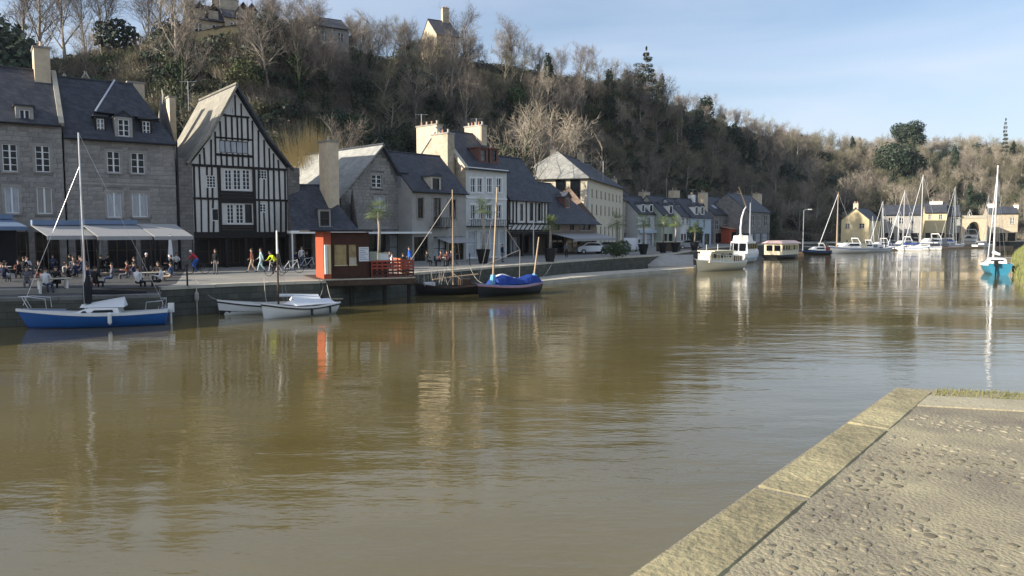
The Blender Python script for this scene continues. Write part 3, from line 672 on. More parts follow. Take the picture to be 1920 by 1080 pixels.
MB().box((-.1, -.2, ze - .25), (Wh.W + .1, .0, ze - .04)).build('cornice', white_paint, Wh.root)
z_ = Wh.zfront(910, 372); MB().box((0, -.08, z_ - .08), (Wh.W, .0, z_ + .08)).build('string_course', white_paint, Wh.root)
x0, z0, x1, z1 = Wh.rect(874, 412, 950, 424)
rl = MB(); rl.box((x0, -.8, z0 - .1), (x1, -.02, z0)); rl.box((x0, -.8, z1), (x1, -.75, z1 + .05))
for i in range(24): f = x0 + (x1 - x0) * i / 23; rl.box((f - .02, -.795, z0), (f + .02, -.755, z1))
rl.build('balcony', metal_dark, Wh.root)
Wh.dormer(902, 280, 911, 303, 'flat', 1, 2, wall=brick_red, cheek=.35, yo=.6, frame=timber_black, roofm=brick_red)
Wh.dormer(923, 282, 931, 303, 'flat', 1, 2, wall=brick_red, cheek=.35, yo=.6, frame=timber_black, roofm=brick_red)
MB().slab((-.3, -.2, ze - .1), (.25, -.2, ze - .1), (.25, 4.25, zr + .3), (-.3, 4.25, zr + .3), .35).build('gable_coping', pale_stone, Wh.root)
Wh.chimney(.55, 6.0, 2, Wh.zfront(812, 240, 6.5), .9, 3.2, pots=4, along='y')
Wh.chimney(Wh.W - .5, 4.2, ze + 1, Wh.zfront(935, 250, 4.2) + .3, .9, 2.6, pots=5, along='y')
b = Wh.chimney(-.75, 2.6, 2, Wh.zfront(835, 255, 3), 1.0, 2.4, m=stone_cream, pots=3, along='y'); 
# --- dark timbered house with arcade
D2 = Bld('narrow dark timbered house carried on posts over an open arcade', 954, 1028, 85.0, 1950, D=8, name='timbered_house')
ze = D2.zfront(990, 372); zr = D2.zfront(985, 300, 4)
fz = D2.zfront(990, 424); gz = D2.zfront(990, 434)
for q in ((975, 382, 981, 414), (993, 380, 1000, 414), (1008, 381, 1014, 414)): D2.pwin(*q, 1, 2, frame=timber_black, sill=False)
D2.front([(0, gz), (D2.W, gz), (D2.W, ze), (0, ze)], plaster); D2.roof_par(ze, zr, slate)
def bm2(o_, x0, z0, x1, z1, w_=.2, n_='timber_post'):
    d_ = Vector((x1 - x0, z1 - z0)); b_ = MB().box((-d_.length / 2, -.07, -w_ / 2), (d_.length / 2, .01, w_ / 2)).build(n_, timber_black, o_); b_.location = ((x0 + x1) / 2, 0, (z0 + z1) / 2); b_.rotation_euler = (0, -math.atan2(d_.y, d_.x), 0)
W = D2.W
for i in range(13):
    x = W * (i + .2) / 12.4
    if not any(h[0] - .1 < x < h[2] + .1 for h in D2.holes): bm2(D2.wall, x, gz + .9, x, ze - .1, .22)
for z_ in (gz + .12, gz + .9, ze - .12): bm2(D2.wall, 0, z_, W, z_, .2, 'timber_sill')
for i in range(9): x = W * (i + .3) / 9; bm2(D2.wall, x, gz + .2, x + W / 11, gz + .85, .1, 'timber_brace')
b = MB(); b.add([(0, .02, gz), (0, 8, gz), (0, 8, ze), (0, 4, zr), (0, .02, ze)], [(0, 1, 2, 3, 4)]); b.add([(W, .02, gz), (W, 8, gz), (W, 8, ze), (W, 4, zr), (W, .02, ze)], [(0, 1, 2, 3, 4)]); two(b, timber_brown, D2.root)
MB().box((0, 2.5, 0), (W, 2.8, gz)).build('arcade_wall', stone_dark, D2.root); MB().box((-.1, -.1, gz - .3), (W + .1, 8, gz - .003)).build('jetty_beam', timber_black, D2.root)
for f in (.01, .33, .66, .99): MB().box((W * f - .17, -.05, 0), (W * f + .17, .3, gz - .3)).build('arcade_post', timber_black, D2.root)
for f, pm in ((.1, glass_dark), (.4, glass_curtain), (.7, glass_dark)): D2.window((W * f, .2, W * f + W * .22, gz - .6), 2, 1, frame=timber_brown, pane=pm, hole=False, sill=False, yo=2.33, name='shopfront')
# --- low house with white awning
E = Bld('low reddish shop house with sweeping slate roof and long white awning', 1031, 1118, 92.0, 1950, D=9, name='shop_house')
ze = E.zfront(1070, 410); zr = E.zfront(1030, 345, 4.5)
gz = E.zfront(1070, 436)
for a_, c_ in ((.08, .2), (.4, .5), (.62, .86)): E.window((E.W * a_, gz + .3, E.W * c_, ze - .4), 2, 1, frame=timber_brown)
for a_, c_, pm in ((.04, .3, glass_dark), (.35, .62, glass_lit), (.68, .96, glass_dark)): shopfront(E, (E.W * a_, .1, E.W * c_, gz - .2), 2, pane=pm)
E.front([(0, 0), (E.W, 0), (E.W, ze), (0, ze)], render_brown); E.shell(ze, render_brown, zr); E.roof_par(ze, zr, slate, hR=4.5, over=.7)
E.dormer(1062, 372, 1068, 390, 'gable', 1, 1, wall=brick_red, cheek=.4)
x0, x1 = E.loc(1034, 440)[0], E.loc(1120, 440)[0]
MB().slab((x0, -3.2, gz - .75), (x1, -3.2, gz - .75), (x1, -.05, gz - .1), (x0, -.05, gz - .1), .05).build('awning', awning_cloth, E.root)
MB().box((x0, -3.24, gz - 1.05), (x1, -3.205, gz - .78)).build('awning_valance', awning_cloth, E.root)
# --- long cream building
Cn = Bld('long cream building with hipped slate roof and three rows of narrow windows', 1100, 1167, 109.0, 1430, D=11, name='long_building', cat='building')
zh = Cn.loc(1113, 335)
ze = Cn.zfront(1113, 335); W = Cn.W
for i in range(8):
    x = W * (.12 + i * .112)
    for (v0, v1) in ((355, 369), (383, 401), (424, 462)):
        zt = Cn.zfront(1113, v0); zb = Cn.zfront(1113, v1) if v1 < 440 else .3
        # heights taken at the corner, level along the wall
        f_ = Cn.loc(1113, v0)[0]
        Cn.window((x - .38, max(.2, zb), x + .38, zt), 1, 2, frame=timber_brown, sill=True, surround=None)
Cn.front([(0, 0), (W, 0), (W, ze), (0, ze)], render_cream)
Cn.D = 11; b = MB(); b.add([(W, 0, 0), (W, 11, 0), (W, 11, ze), (W, 0, ze)], [(0, 1, 2, 3)]); b.add([(0, 11, 0), (W, 11, 0), (W, 11, ze), (0, 11, ze)], [(0, 1, 2, 3)]); two(b, render_cream, Cn.root)
zr = ze + 4.0; Cn.roof_par(ze, zr, slate, hR=4, hL=4.5, over=.5, oL=.5)
# hip on the left end, its sunlit tone put into paler slate
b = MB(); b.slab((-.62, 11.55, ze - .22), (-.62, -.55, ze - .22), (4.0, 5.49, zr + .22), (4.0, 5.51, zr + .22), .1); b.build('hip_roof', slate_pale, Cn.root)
gw = MB().box((0, .02, 0), (.2, 11, ze)).build('gable_wall', render_cream, Cn.root)
for y0, y1, z0, z1 in ((1.0, 2.5, ze - 4.6, ze - .35), (3.2, 4.7, ze - 4.6, ze - .35)):
    f = MB(); f.box((-.06, y0, z0), (-.003, y0 + .08, z1)); f.box((-.06, y1 - .08, z0), (-.003, y1, z1)); f.box((-.06, y0, z0), (-.003, y1, z0 + .08)); f.box((-.06, y0, z1 - .08), (-.003, y1, z1)); f.box((-.055, y0, (z0 + z1) / 2 - .05), (-.003, y1, (z0 + z1) / 2 + .05))
    fo = f.build('window', timber_black, Cn.root); MB().box((-.03, y0 + .06, z0 + .06), (-.012, y1 - .06, z1 - .06)).build('pane', glass_dark, fo)
MB().box((-.05, -.06, 2.8), (.9, .0, ze - .5)).build('corner_glazing', glass_curtain, Cn.root)
Cn.chimney(9, 7.5, ze + 2, zr + 1.0, 1.0, 1.0, pots=2); Cn.chimney(19, 5.5, ze + 2, zr + 1.4, 1.4, .9, pots=2)
C2 = Bld('plain beige house continuing the long cream building', 1168, 1194, Cn.A.y + Cn.d.y * Cn.W + .3, 1480, D=9)
ze = C2.zfront(1170, 374); W = C2.W
for i in range(4):
    for z0, z1 in ((3.2, 4.9), (5.7, 7.3)): C2.window((W * (.12 + i * .24), z0, W * (.12 + i * .24) + .8, z1), 2, 2)
shopfront(C2, (W * .1, .2, W * .45, 2.5), 2); shopfront(C2, (W * .52, .2, W * .9, 2.5), 2, pane=glass_curtain)
C2.front([(0, 0), (W, 0), (W, ze), (0, ze)], render_beige); C2.shell(ze, render_beige, ze + 3.4); C2.roof_par(ze, ze + 3.4, slate)
C2.chimney(W - .6, 4.5, ze + 2, ze + 4.6, .9, .9)
# --- row of small houses
def small_house(label, uL, uR, y, vp, vE, vR, wm_, rows, D=7, roofm=slate, dorm=(), chim=(), name='town_house', ground=glass_dark, hL=0, hR=0, vW=None, pots=2, gframe=timber_brown, sur=None):
    b_ = Bld(label, uL, uR, y, vp, D=D, name=name); um = (uL + uR) / 2; ze_ = b_.zfront(um, vE); zr_ = b_.zfront(um, vR, D / 2)
    for r_ in rows:
        for uu in r_[0]: b_.pwin(uu - r_[3] / 2, r_[1], uu + r_[3] / 2, r_[2], 2, 2, surround=sur)
    if ground:
        for a_, c_ in ((.06, .3), (.38, .6), (.68, .94)): shopfront(b_, (b_.W * a_, .12, b_.W * c_, 2.35), 1, pane=ground, frame=gframe)
    b_.front([(0, 0), (b_.W, 0), (b_.W, ze_), (0, ze_)], wm_); b_.shell(ze_, wm_, zr_ if not (hL or hR) else None); b_.roof_par(ze_, zr_, roofm, hL=hL, hR=hR)
    for (u0, v0, u1, v1, k) in dorm: b_.dormer(u0, v0, u1, v1, k, 1, 1, wall=white_paint, cheek=.12, head=.1)
    for (uu, vt, w_, m_) in chim: b_.chimney(b_.loc(uu, vt, D / 2)[0], D / 2, ze_ + 1, b_.zfront(uu, vt, D / 2), w_, 1.3, m=m_, pots=pots)
    b_.ze_, b_.zr_ = ze_, zr_
    return b_
R1 = small_house('small white house with lit upper wall and blue grey shop front', 1196, 1240, 138, 2300, 400, 370, render_white, [((1217, 1230), 407, 422, 5)], dorm=((1204, 384, 1209, 397, 'gable'), (1219, 384, 1224, 397, 'gable'), (1229, 384, 1234, 397, 'gable')), chim=((1208, 361, 2.0, chimney_stone),), ground=glass_curtain)
MB().box((0, -.5, 2.5), (R1.W, -.02, 3.1)).build('shop_sign', render_blue, R1.root)
R2 = small_house('narrow greenish house with slate mansard and pinkish brick chimney', 1241, 1275, 141, 2300, 402, 370, render_green, [((1250, 1262), 410, 424, 5)], dorm=((1256, 386, 1261, 400, 'gable'), (1269, 386, 1274, 398, 'arch')), chim=((1264, 358, 2.2, chimney_stone),))
R3 = small_house('small grey white house with two arched openings at street level', 1276, 1294, 143, 2300, 404, 374, render_white, [((1281, 1289), 408, 420, 4)], chim=())
R4 = small_house('pale blue rendered house at the end of the row behind the round tree', 1295, 1333, 145, 2300, 406, 375, render_blue, [((1308, 1320), 412, 428, 4)], dorm=((1304, 388, 1309, 402, 'gable'), (1315, 388, 1320, 402, 'gable')), chim=((1297, 366, .7, white_paint), (1318, 362, 1.8, chimney_stone)))
N1 = small_house('brown stone house with skylights beside the crane arm', 1338, 1400, 168, 2200, 402, 372, stone_grey, [((1360, 1380, 1345), 412, 430, 6)], D=10, chim=((1384, 362, 1.6, chimney_stone),), dorm=((1365, 388, 1374, 401, 'flat'),), ground=glass_dark)
b = MB().box((N1.W * .2, -2.2, .1), (N1.W * .85, -.1, 3.3)).build('orange_porch', orange_panel, N1.root)
MB().slab((N1.W * .17, -2.7, 3.3), (N1.W * .88, -2.7, 3.3), (N1.W * .88, -.05, 3.9), (N1.W * .17, -.05, 3.9), .08).build('porch_roof', terracotta, b)
for f in (.26, .46, .66): MB().box((N1.W * f, -2.25, .4), (N1.W * (f + .14), -2.205, 2.6)).build('porch_window', glass_dark, b)
for u0, u1 in ((1336, 1342), (1350, 1355), (1378, 1384)):
    x0, z0, x1, z1 = N1.rect(u0, 386, u1, 394, 2); k = (N1.zr_ - N1.ze_) / 5
    MB().slab((x0, 1.5, N1.ze_ + k * 1.5 + .1), (x1, 1.5, N1.ze_ + k * 1.5 + .1), (x1, 2.4, N1.ze_ + k * 2.4 + .1), (x0, 2.4, N1.ze_ + k * 2.4 + .1), .04).build('skylight', glass_curtain, N1.root)
N2 = small_house('brown stone house with big square chimney at the end of the street', 1401, 1443, 170, 2000, 396, 369, stone_grey, [((1412, 1424, 1436), 404, 424, 5)], D=10, chim=((1420, 364, 3.4, chimney_stone),), ground=glass_curtain)
# --- houses past the bend
def gable_house(label, uL, uR, y, vp, vE, vP, wm_, roofm=slate, D=10, wins=(), chim=None, z=Q, name='town_house'):
    b_ = Bld(label, uL, uR, y, vp, D=D, z=z, name=name); um = (uL + uR) / 2; ze_ = b_.zfront(um, vE); zp_ = b_.zfront(um, vP)
    for q in wins: b_.pwin(*q, 2, 2)
    b_.front([(0, 0), (b_.W, 0), (b_.W, ze_), (b_.W / 2, zp_), (0, ze_)], wm_); b_.roof_front(ze_, zp_, roofm, D=D, over=.3)
    b2 = MB(); b2.add([(b_.W, 0, 0), (b_.W, D, 0), (b_.W, D, ze_), (b_.W, 0, ze_)], [(0, 1, 2, 3)]); b2.add([(0, 0, 0), (0, D, 0), (0, D, ze_), (0, 0, ze_)], [(0, 1, 2, 3)]); b2.add([(0, D, 0), (b_.W, D, 0), (b_.W, D, ze_), (b_.W / 2, D, zp_), (0, D, ze_)], [(0, 1, 2, 3, 4)]); two(b2, wm_, b_.root)
    if chim: b_.chimney(b_.W / 2, .5, ze_, zp_ + chim, 1.1, .9)
    return b_
Y1 = gable_house('bright cream gable house with chimney behind the moored boats', 1577, 1629, 186, (.8, -.6), 411, 390, render_yellow, wins=((1585, 419, 1593, 428), (1611, 419, 1621, 428)), chim=1.1, D=14)
Y2 = small_house('long grey house behind the mast cluster', 1655, 1728, 193, (.9, -.43), 402, 385, render_grey, [((1670, 1690, 1710), 408, 420, 7)], D=8)
Y3 = small_house('cream upper floored house with dark roof among the masts', 1733, 1774, 199, (.9, -.43), 398, 381, render_yellow, [((1744, 1764), 402, 411, 6)], D=8, chim=((1755, 378, 3, white_paint),))
Y4 = small_house('narrow grey slate hung house right of the cream one', 1775, 1800, 199, (.9, -.43), 404, 386, slate_pale, [((1788,), 408, 418, 6)], D=8)
Y5 = small_house('broad sandy stone house at the right end with two chimneys', 1852, 1908, 203, (.92, -.4), 400, 388, stone_cream, [((1862, 1898), 408, 420, 7)], D=8, chim=((1858, 382, 1.6, white_paint), (1905, 384, 1.0, white_paint)))
# arched stone bridge end
b = Bld('low stone arch of the old bridge between the far houses', 1801, 1851, 198, (.95, -.3), D=4, name='stone_bridge', cat='bridge')
pts = [(0, 0)]; W = b.W; zt = b.zfront(1825, 409)
arc = [(W * .5 + W * .36 * math.cos(a_), .2 + (zt - 1.1) * math.sin(a_)) for a_ in [math.pi * i / 14 for i in range(15)]]
poly = [(W, 0), (W, zt), (0, zt), (0, 0)] + [(p_[0], p_[1]) for p_ in arc[::-1]]
recalc(MB().prism(poly, 0, 4).build('arch', chimney_stone, b.root)); MB().box((0, -.15, zt), (W, .3, zt + .7)).build('parapet', pale_stone, b.root)
# --- houses up on the plateau
def hill_house(label, uL, uR, y, vB, vE, vR, wm_, chims, D=8, roofm=slate, name='manor_house', cat='house', dorm=()):
    zb = ground_z(X((uL + uR) / 2, y), y)
    b_ = Bld(label, uL, uR, y, 3500, D=D, z=zb - 1.2, name=name, cat=cat); um = (uL + uR) / 2; ze_ = b_.zfront(um, vE); zr_ = b_.zfront(um, vR, D / 2)
    n_ = max(2, int(b_.W / 3))
    for i in range(n_): x = b_.W * (i + .5) / n_; b_.window((x - .5, ze_ - 2.2, x + .5, ze_ - .7), 2, 2)
    b_.front([(0, 0), (b_.W, 0), (b_.W, ze_), (0, ze_)], wm_); b_.shell(ze_, wm_, zr_); b_.roof_par(ze_, zr_, roofm)
    for f, h in chims: b_.chimney(b_.W * f, D / 2, ze_, zr_ + h, 1.4, .9, pots=2, m=stone_cream)
    for f in dorm:
        x = b_.W * f; o = MB().box((x - .7, .3, ze_ - .2), (x + .7, 3, ze_ + 1.5)).build('dormer', stone_cream, b_.root)
        q = MB(); q.slab((x - .95, 3.4, ze_ + 1.4), (x - .95, .1, ze_ + 1.4), (x, .1, ze_ + 2.6), (x, 3.4, ze_ + 2.6), .08); q.slab((x + .95, .1, ze_ + 1.4), (x + .95, 3.4, ze_ + 1.4), (x, 3.4, ze_ + 2.6), (x, .1, ze_ + 2.6), .08); q.build('dormer_roof', slate, o)
    return b_
hill_house('cream stone manor wing high on the ridge behind bare trees', 368, 432, 114, 56, 38, 14, stone_cream, ((.1, 1), (.9, 1.2)), D=9, dorm=(.3, .7))
hill_house('long cream manor with turret dormers on top of the ridge', 433, 496, 116, 52, 36, 22, stone_cream, ((.12, 1.6), (.4, 1.3)), D=9, dorm=(.55, .8))
hill_house('tall narrow house with chimney half hidden in the ridge woods', 822, 862, 150, 100, 66, 42, stone_cream, ((.8, 2.6),), D=9, name='ridge_house')
hill_house('grey roofed house hidden by bare trees on the ridge', 600, 660, 132, 62, 52, 38, render_grey, (), D=9, name='ridge_house')
# small lit roofs behind the second house
for k, (u0, u1, vE, vP) in enumerate(((118, 150, 160, 140), (158, 188, 160, 136))):
    gable_house(['tiny pale roofed shed behind the hipped house roof', 'pale gabled outbuilding by the rocks behind the houses'][k], u0, u1, 78 + k, 3500, vE, vP, stone_cream, roofm=slate_pale, D=4, name='outbuilding')
# --- unseen houses added left of the picture, set to shade the terrace and water
def shade_house(label, a_, c_, h, dz, wm_=stone_grey):
    d_ = Vector(c_) - Vector(a_); W = d_.length; t_ = thing('town_house', label, 'house', (*a_, Q), math.atan2(d_.y, d_.x))
    MB().box((0, 0, 0), (W, 8, h)).build('walls', wm_, t_)
    q = MB(); q.slab((-.2, -.3, h), (W + .2, -.3, h), (W + .2, 4, h + dz), (-.2, 4, h + dz), .12); q.slab((W + .2, 8.3, h), (-.2, 8.3, h), (-.2, 4, h + dz), (W + .2, 4, h + dz), .12); q.build('roof', slate, t_)
    q = MB().add([(0, 0, h), (0, 8, h), (0, 4, h + dz)], [(0, 1, 2)]).add([(W, 0, h), (W, 8, h), (W, 4, h + dz)], [(0, 1, 2)]).build('gable', wm_, t_)
    for i in range(int(W / 2.6)):
        for z0 in (.4, 3.6, 6.4): o = MB().box((1 + i * 2.6, -.03, z0), (1.9 + i * 2.6, .0 - .004, z0 + 1.6)).build('window', glass_dark, t_)
shade_house('unseen stone house added just outside the left edge to cast shade', (-48.5, 20.5), (-43.2, 25.8), 10.0, 4.4)
shade_house('second unseen stone house added outside the left edge to cast shade', (-55.5, 13.5), (-48.9, 20.1), 10.0, 4.4, render_grey)
shade_house('third unseen stone house added outside the left edge to cast shade', (-63, 6), (-55.9, 13.1), 10.0, 4.4)
shade_house('fourth unseen stone house added outside the left edge to cast shade', (-70, -1), (-63.4, 5.6), 10.0, 4.4, render_grey)

# ---------------------------------------------------------------- near quay
N0 = G(1680, 727, QN).xy; N1 = G(1180, 1080, QN).xy; ed = (N1 - N0).normalized(); inn = Vector((-ed.y, ed.x))
if inn.dot(G(1900, 900, QN).xy - N0) < 0: inn = -inn
NE = N0 + ed * 26; FR = G(2050, 745, QN).xy; fe = (FR - N0).normalized()
CW = abs((G(1600, 872, QN).xy - N0).dot(inn))
near_m = mat('sandy_ground', (.18, .157, .125), .95, .35, 1.0, .65, 30, col2=(.40, .355, .225), detail=9)
plate('near_quay', [N0, N0 + fe * 16, N0 + fe * 16 + ed * 30, NE], QN, near_m, 3.5, kind='structure')
cop_near = mat('worn_coping', (.15, .13, .085), .95, .3, .8, .7, 18, rnd=.14, col2=(.50, .44, .25), detail=10)
qw = thing('quay_wall', 'worn sandstone quay edge in the foreground with long coping stones', 'quay wall', (N0.x, N0.y, 0))
b = MB(); o_ = [Vector((0, 0)), ed * 26, ed * 26 - inn * .05, -inn * .05 - fe * .05]; recalc(MB().add([(q.x, q.y, z_) for z_ in (-1, QN - .24) for q in o_], [(0, 1, 2, 3), (7, 6, 5, 4), (0, 4, 5, 1), (1, 5, 6, 2), (2, 6, 7, 3), (3, 7, 4, 0)]).build('wall_face', quay_stone, qw))
rg = random.Random(5); s0 = 0.0; an = math.atan2(ed.y, ed.x); k = 0
while s0 < 17:
    Ln = rg.uniform(1.7, 3.0); nx, ny = max(6, int(Ln / .05)), 14
    q = MB(); sg = 1 if inn.dot(Vector((-ed.y, ed.x))) > 0 else -1
    gx = [i / nx for i in range(nx + 1)]; gy = [j / ny for j in range(ny + 1)]; wob = rg.uniform(-.03, .03)
    for i, fx in enumerate(gx):
        for j, fy in enumerate(gy):
            x = fx * (Ln - .010) + .005; e = -.02 + .03 * noise.noise(Vector((s0 + x, 7.1, 0)) * 1.3) + .016 * noise.noise(Vector((s0 + x, 3.1, 0)) * 9) + wob * .5 if j == 0 else 0
            y = fy * (CW - .008) + e; P = s0 + x
            z_ = .014 * noise.noise(Vector((P * 2.2, y * 2.2, 1))) + .007 * noise.noise(Vector((P * 9, y * 9, 2))) + wob * .2
            edge_ = min(fx * Ln, (1 - fx) * Ln, fy * CW + .01, (1 - fy) * CW); z_ -= .03 * max(0, 1 - edge_ / (.035 + .03 * max(0, noise.noise(Vector((P * 5, y * 5, 8)))))) ** 2
            if j == 0: z_ -= .02
            q.v.append((x, sg * y, z_))
    for i in range(nx):
        for j in range(ny): a_ = i * (ny + 1) + j; q.f.append((a_, a_ + ny + 1, a_ + ny + 2, a_ + 1) if sg > 0 else (a_, a_ + 1, a_ + ny + 2, a_ + ny + 1)); q.mi.append(0)
    nb = len(q.v); ring = [i * (ny + 1) for i in range(nx + 1)] + [nx * (ny + 1) + j for j in range(1, ny + 1)] + [i * (ny + 1) + ny for i in range(nx - 1, -1, -1)] + [j for j in range(ny - 1, 0, -1)]
    for i in ring: v_ = q.v[i]; q.v.append((v_[0], v_[1], -.26))
    for i in range(len(ring)): j = (i + 1) % len(ring); q.f.append((ring[i], ring[j], nb + j, nb + i)); q.mi.append(0)
    o = recalc(q.build('coping_stone', cop_near, qw)); o.location = (ed.x * s0, ed.y * s0, QN + .008); o.rotation_euler = (0, 0, an); s0 += Ln; k += 1
# far edge kerb: pale strip and grass
b = MB()
def strip(name, off0, off1, z_, m_, L1=15, par=None, th=.05, st=.0):
    q = [N0 + fe * st + ed * off0, N0 + fe * L1 + ed * off0, N0 + fe * L1 + ed * off1, N0 + fe * st + ed * off1]
    o_ = MB().add([(a_.x - N0.x, a_.y - N0.y, zz) for zz in (z_ - th, z_) for a_ in q], [(0, 1, 2, 3), (7, 6, 5, 4), (0, 4, 5, 1), (1, 5, 6, 2), (2, 6, 7, 3), (3, 7, 4, 0)]).build(name, m_, par); recalc(o_); return o_
o = strip('concrete_edging', .55, 1.25, QN + .018, mat('edging', (.30, .27, .19), .95, .3, 1.2, .6, 20, col2=(.45, .41, .29)), par=None, st=CW + .02, th=.1); o.location = (N0.x, N0.y, 0); tag(o, 'pale concrete edging beside the strip of grass on the near quay', 'edging')
# setts: low worn cobbles, the nearest ones single objects, the rest one joined part
sett_m = mat('worn_sett', (.17, .15, .12), .9, .35, 3.5, .6, 30, rnd=.3, col2=(.33, .295, .20), detail=9)
pv = thing('cobbled_pavement', 'worn cobbled pavement of small sandy setts on the near quay', 'pavement', (N0.x, N0.y, QN + .02))
def sett_mesh(sd_):
    r_ = random.Random(sd_); q = MB(); n_ = 8; rings = [(1, -.03), (1, -.002), (.88, .003), (.5, .005)]
    rad = [.5 * (1 - .13 * (abs(math.sin(2 * (2 * math.pi * i / n_)))) * -1) * r_.uniform(.72, 1.12) for i in range(n_)]
    for f_, z_ in rings:
        for i in range(n_):
            a_ = 2 * math.pi * (i + .5) / n_; q.v.append((rad[i] * f_ * math.cos(a_), rad[i] * f_ * math.sin(a_), z_ + r_.uniform(-.002, .002)))
    for k_ in range(3):
        for i in range(n_): j = (i + 1) % n_; q.f.append((k_ * n_ + i, k_ * n_ + j, (k_ + 1) * n_ + j, (k_ + 1) * n_ + i)); q.mi.append(0)
    q.f.append(tuple(3 * n_ + i for i in range(n_))); q.mi.append(0); return q
SM = []
for i in range(6):
    q = sett_mesh(i); me = q.mesh('cobble'); me.materials.append(sett_m); me.polygons.foreach_set('use_smooth', [True] * len(me.polygons)); SM.append((q, me))
cand = []; rg = random.Random(11)
sp = .125
for i in range(int(13 / sp)):
    for j in range(int(12 / .10)):
        P = N0 + ed * (i * sp + 1.45 + (.5 * sp if j % 2 else 0) + rg.uniform(-.03, .03)) + inn * (CW + .07 + j * .10 + rg.uniform(-.022, .022))
        d_ = P.length; u_ = 960 + F * P.x / max(.1, P.y)
        if P.y < 2.5 or u_ > 2150 or P.y > 14: continue
        if rg.random() < .08 or noise.noise(Vector((P.x * .6, P.y * .6, 5))) > .22: continue
        cand.append((d_, P))
cand.sort(key=lambda c: c[0] if 960 + F * c[1].x / c[1].y < 1940 and c[1].y > 4.2 else 99)
big = MB()
for i, (d_, P) in enumerate(cand):
    rz = rg.uniform(-.9, .9) + an; sx, sy = sp * rg.uniform(.4, 1.0), .10 * rg.uniform(.35, .9); z_ = -.0195 + rg.uniform(-.006, .003); m_ = SM[i % 6]
    if i < 296:
        o = bpy.data.objects.new('cobble', m_[1]); C.objects.link(o); o.parent = pv; o.location = (P.x - N0.x, P.y - N0.y, z_); o.rotation_euler = (0, 0, rz); o.scale = (sx, sy, 1)
    else:
        M = Matrix.Translation((P.x - N0.x, P.y - N0.y, z_)) @ Matrix.Rotation(rz, 4, 'Z') @ Matrix.Diagonal((sx, sy, 1, 1)); q = m_[0]
        big.add([M @ Vector(v_) for v_ in q.v], q.f)
o = big.build('cobbles', sett_m, pv, smooth=True); o['kind'] = 'stuff'
# grass tufts along the far edge of the near quay
gb = MB(); rg = random.Random(2)
for i in range(9000):
    P = N0 + fe * rg.uniform(CW + .05, 13) + ed * (rg.uniform(0, 1) ** 1.3 * .58 - .04); h = rg.uniform(.015, .06); a_ = rg.uniform(0, 6.28); wv = Vector((math.cos(a_), math.sin(a_))) * .007; l_ = Vector((rg.uniform(-.03, .03), rg.uniform(-.03, .03)))
    gb.add([(P.x - wv.x, P.y - wv.y, QN - .02), (P.x + wv.x, P.y + wv.y, QN - .02), (P.x + l_.x, P.y + l_.y, QN + h)], [(0, 1, 2)])
tag(gb.build('grass', mat('grass_blade', (.10, .13, .04), .8, .3, 1.1, rnd=0, col2=(.27, .24, .10))), 'strip of short green grass along the far edge of the near quay', 'grass', kind='stuff')

# ---------------------------------------------------------------- boats
def hull_mb(L_, B_, Hb, Hs, draft=.25, tw=.6, rake=.5, sag=.12, n=18, m=7, zlo=None, zhi=None, power=2.0):
    q = MB(); rows = []
    for i in range(n + 1):
        t_ = i / n; bb = B_ / 2 * ((tw + (1 - tw) * math.sin(math.pi / 2 * min(t_ / .45, 1))) if t_ < .45 else max(0.012, 1 - ((t_ - .45) / .55) ** power))
        zs = Hs + (Hb - Hs) * t_ ** 2 - sag * math.sin(math.pi * t_)
        row = []
        for j in range(m + 1):
            f = j / m; z_ = zs + (-draft - zs) * f
            y_ = bb * (1 - f ** 3) ** .6 * (1 - .12 * f)
            x_ = L_ * t_ + rake * (z_ / max(Hb, .1)) * t_ ** 4 - .18 * (1 - t_) ** 6 * (-1 if z_ < 0 else 1) * (z_ / max(Hs, .1))
            row.append((x_, y_, z_))
        rows.append(row)
    for s_ in (1, -1):
        o_ = len(q.v)
        for row in rows: q.v += [(x_, s_ * y_, z_) for x_, y_, z_ in row]
        for i in range(n):
            for j in range(m): a_ = o_ + i * (m + 1) + j; f_ = (a_, a_ + m + 1, a_ + m + 2, a_ + 1); q.f.append(f_ if s_ > 0 else f_[::-1]); q.mi.append(0)
    r0 = rows[0]; q.add([(x_, y_, z_) for x_, y_, z_ in r0] + [(x_, -y_, z_) for x_, y_, z_ in r0], [(j, j + 1, m + 2 + j, m + 1 + j) for j in range(m)])
    q.rows = rows; return q
def deck_mb(rows, dz=-.04, t0=0.0, t1=1.0, ins=.03):
    q = MB(); n = len(rows) - 1; idx = [i for i in range(n + 1) if t0 <= i / n <= t1]
    for i in idx: x_, y_, z_ = rows[i][0]; y_ = max(.005, y_ - ins); q.v += [(x_, y_, z_ + dz), (x_, 0, z_ + dz + .03), (x_, -y_, z_ + dz)]
    for k_ in range(len(idx) - 1): a_ = 3 * k_; q.f += [(a_, a_ + 1, a_ + 4, a_ + 3), (a_ + 1, a_ + 2, a_ + 5, a_ + 4)]; q.mi += [0, 0]
    return q
def rail_strip(rows, z0, z1, out=.015):
    q = MB(); n = len(rows) - 1
    for s_ in (1, -1):
        o_ = len(q.v)
        for i in range(n + 1):
            x_, y_, z_ = rows[i][0]; q.v += [(x_, s_ * (y_ + out), z_ + z0), (x_, s_ * (y_ + out), z_ + z1), (x_, s_ * max(0, y_ - .03), z_ + z1)]
        for i in range(n): a_ = o_ + 3 * i; q.f += [(a_, a_ + 3, a_ + 4, a_ + 1), (a_ + 1, a_ + 4, a_ + 5, a_ + 2)]; q.mi += [0, 0]
    return q
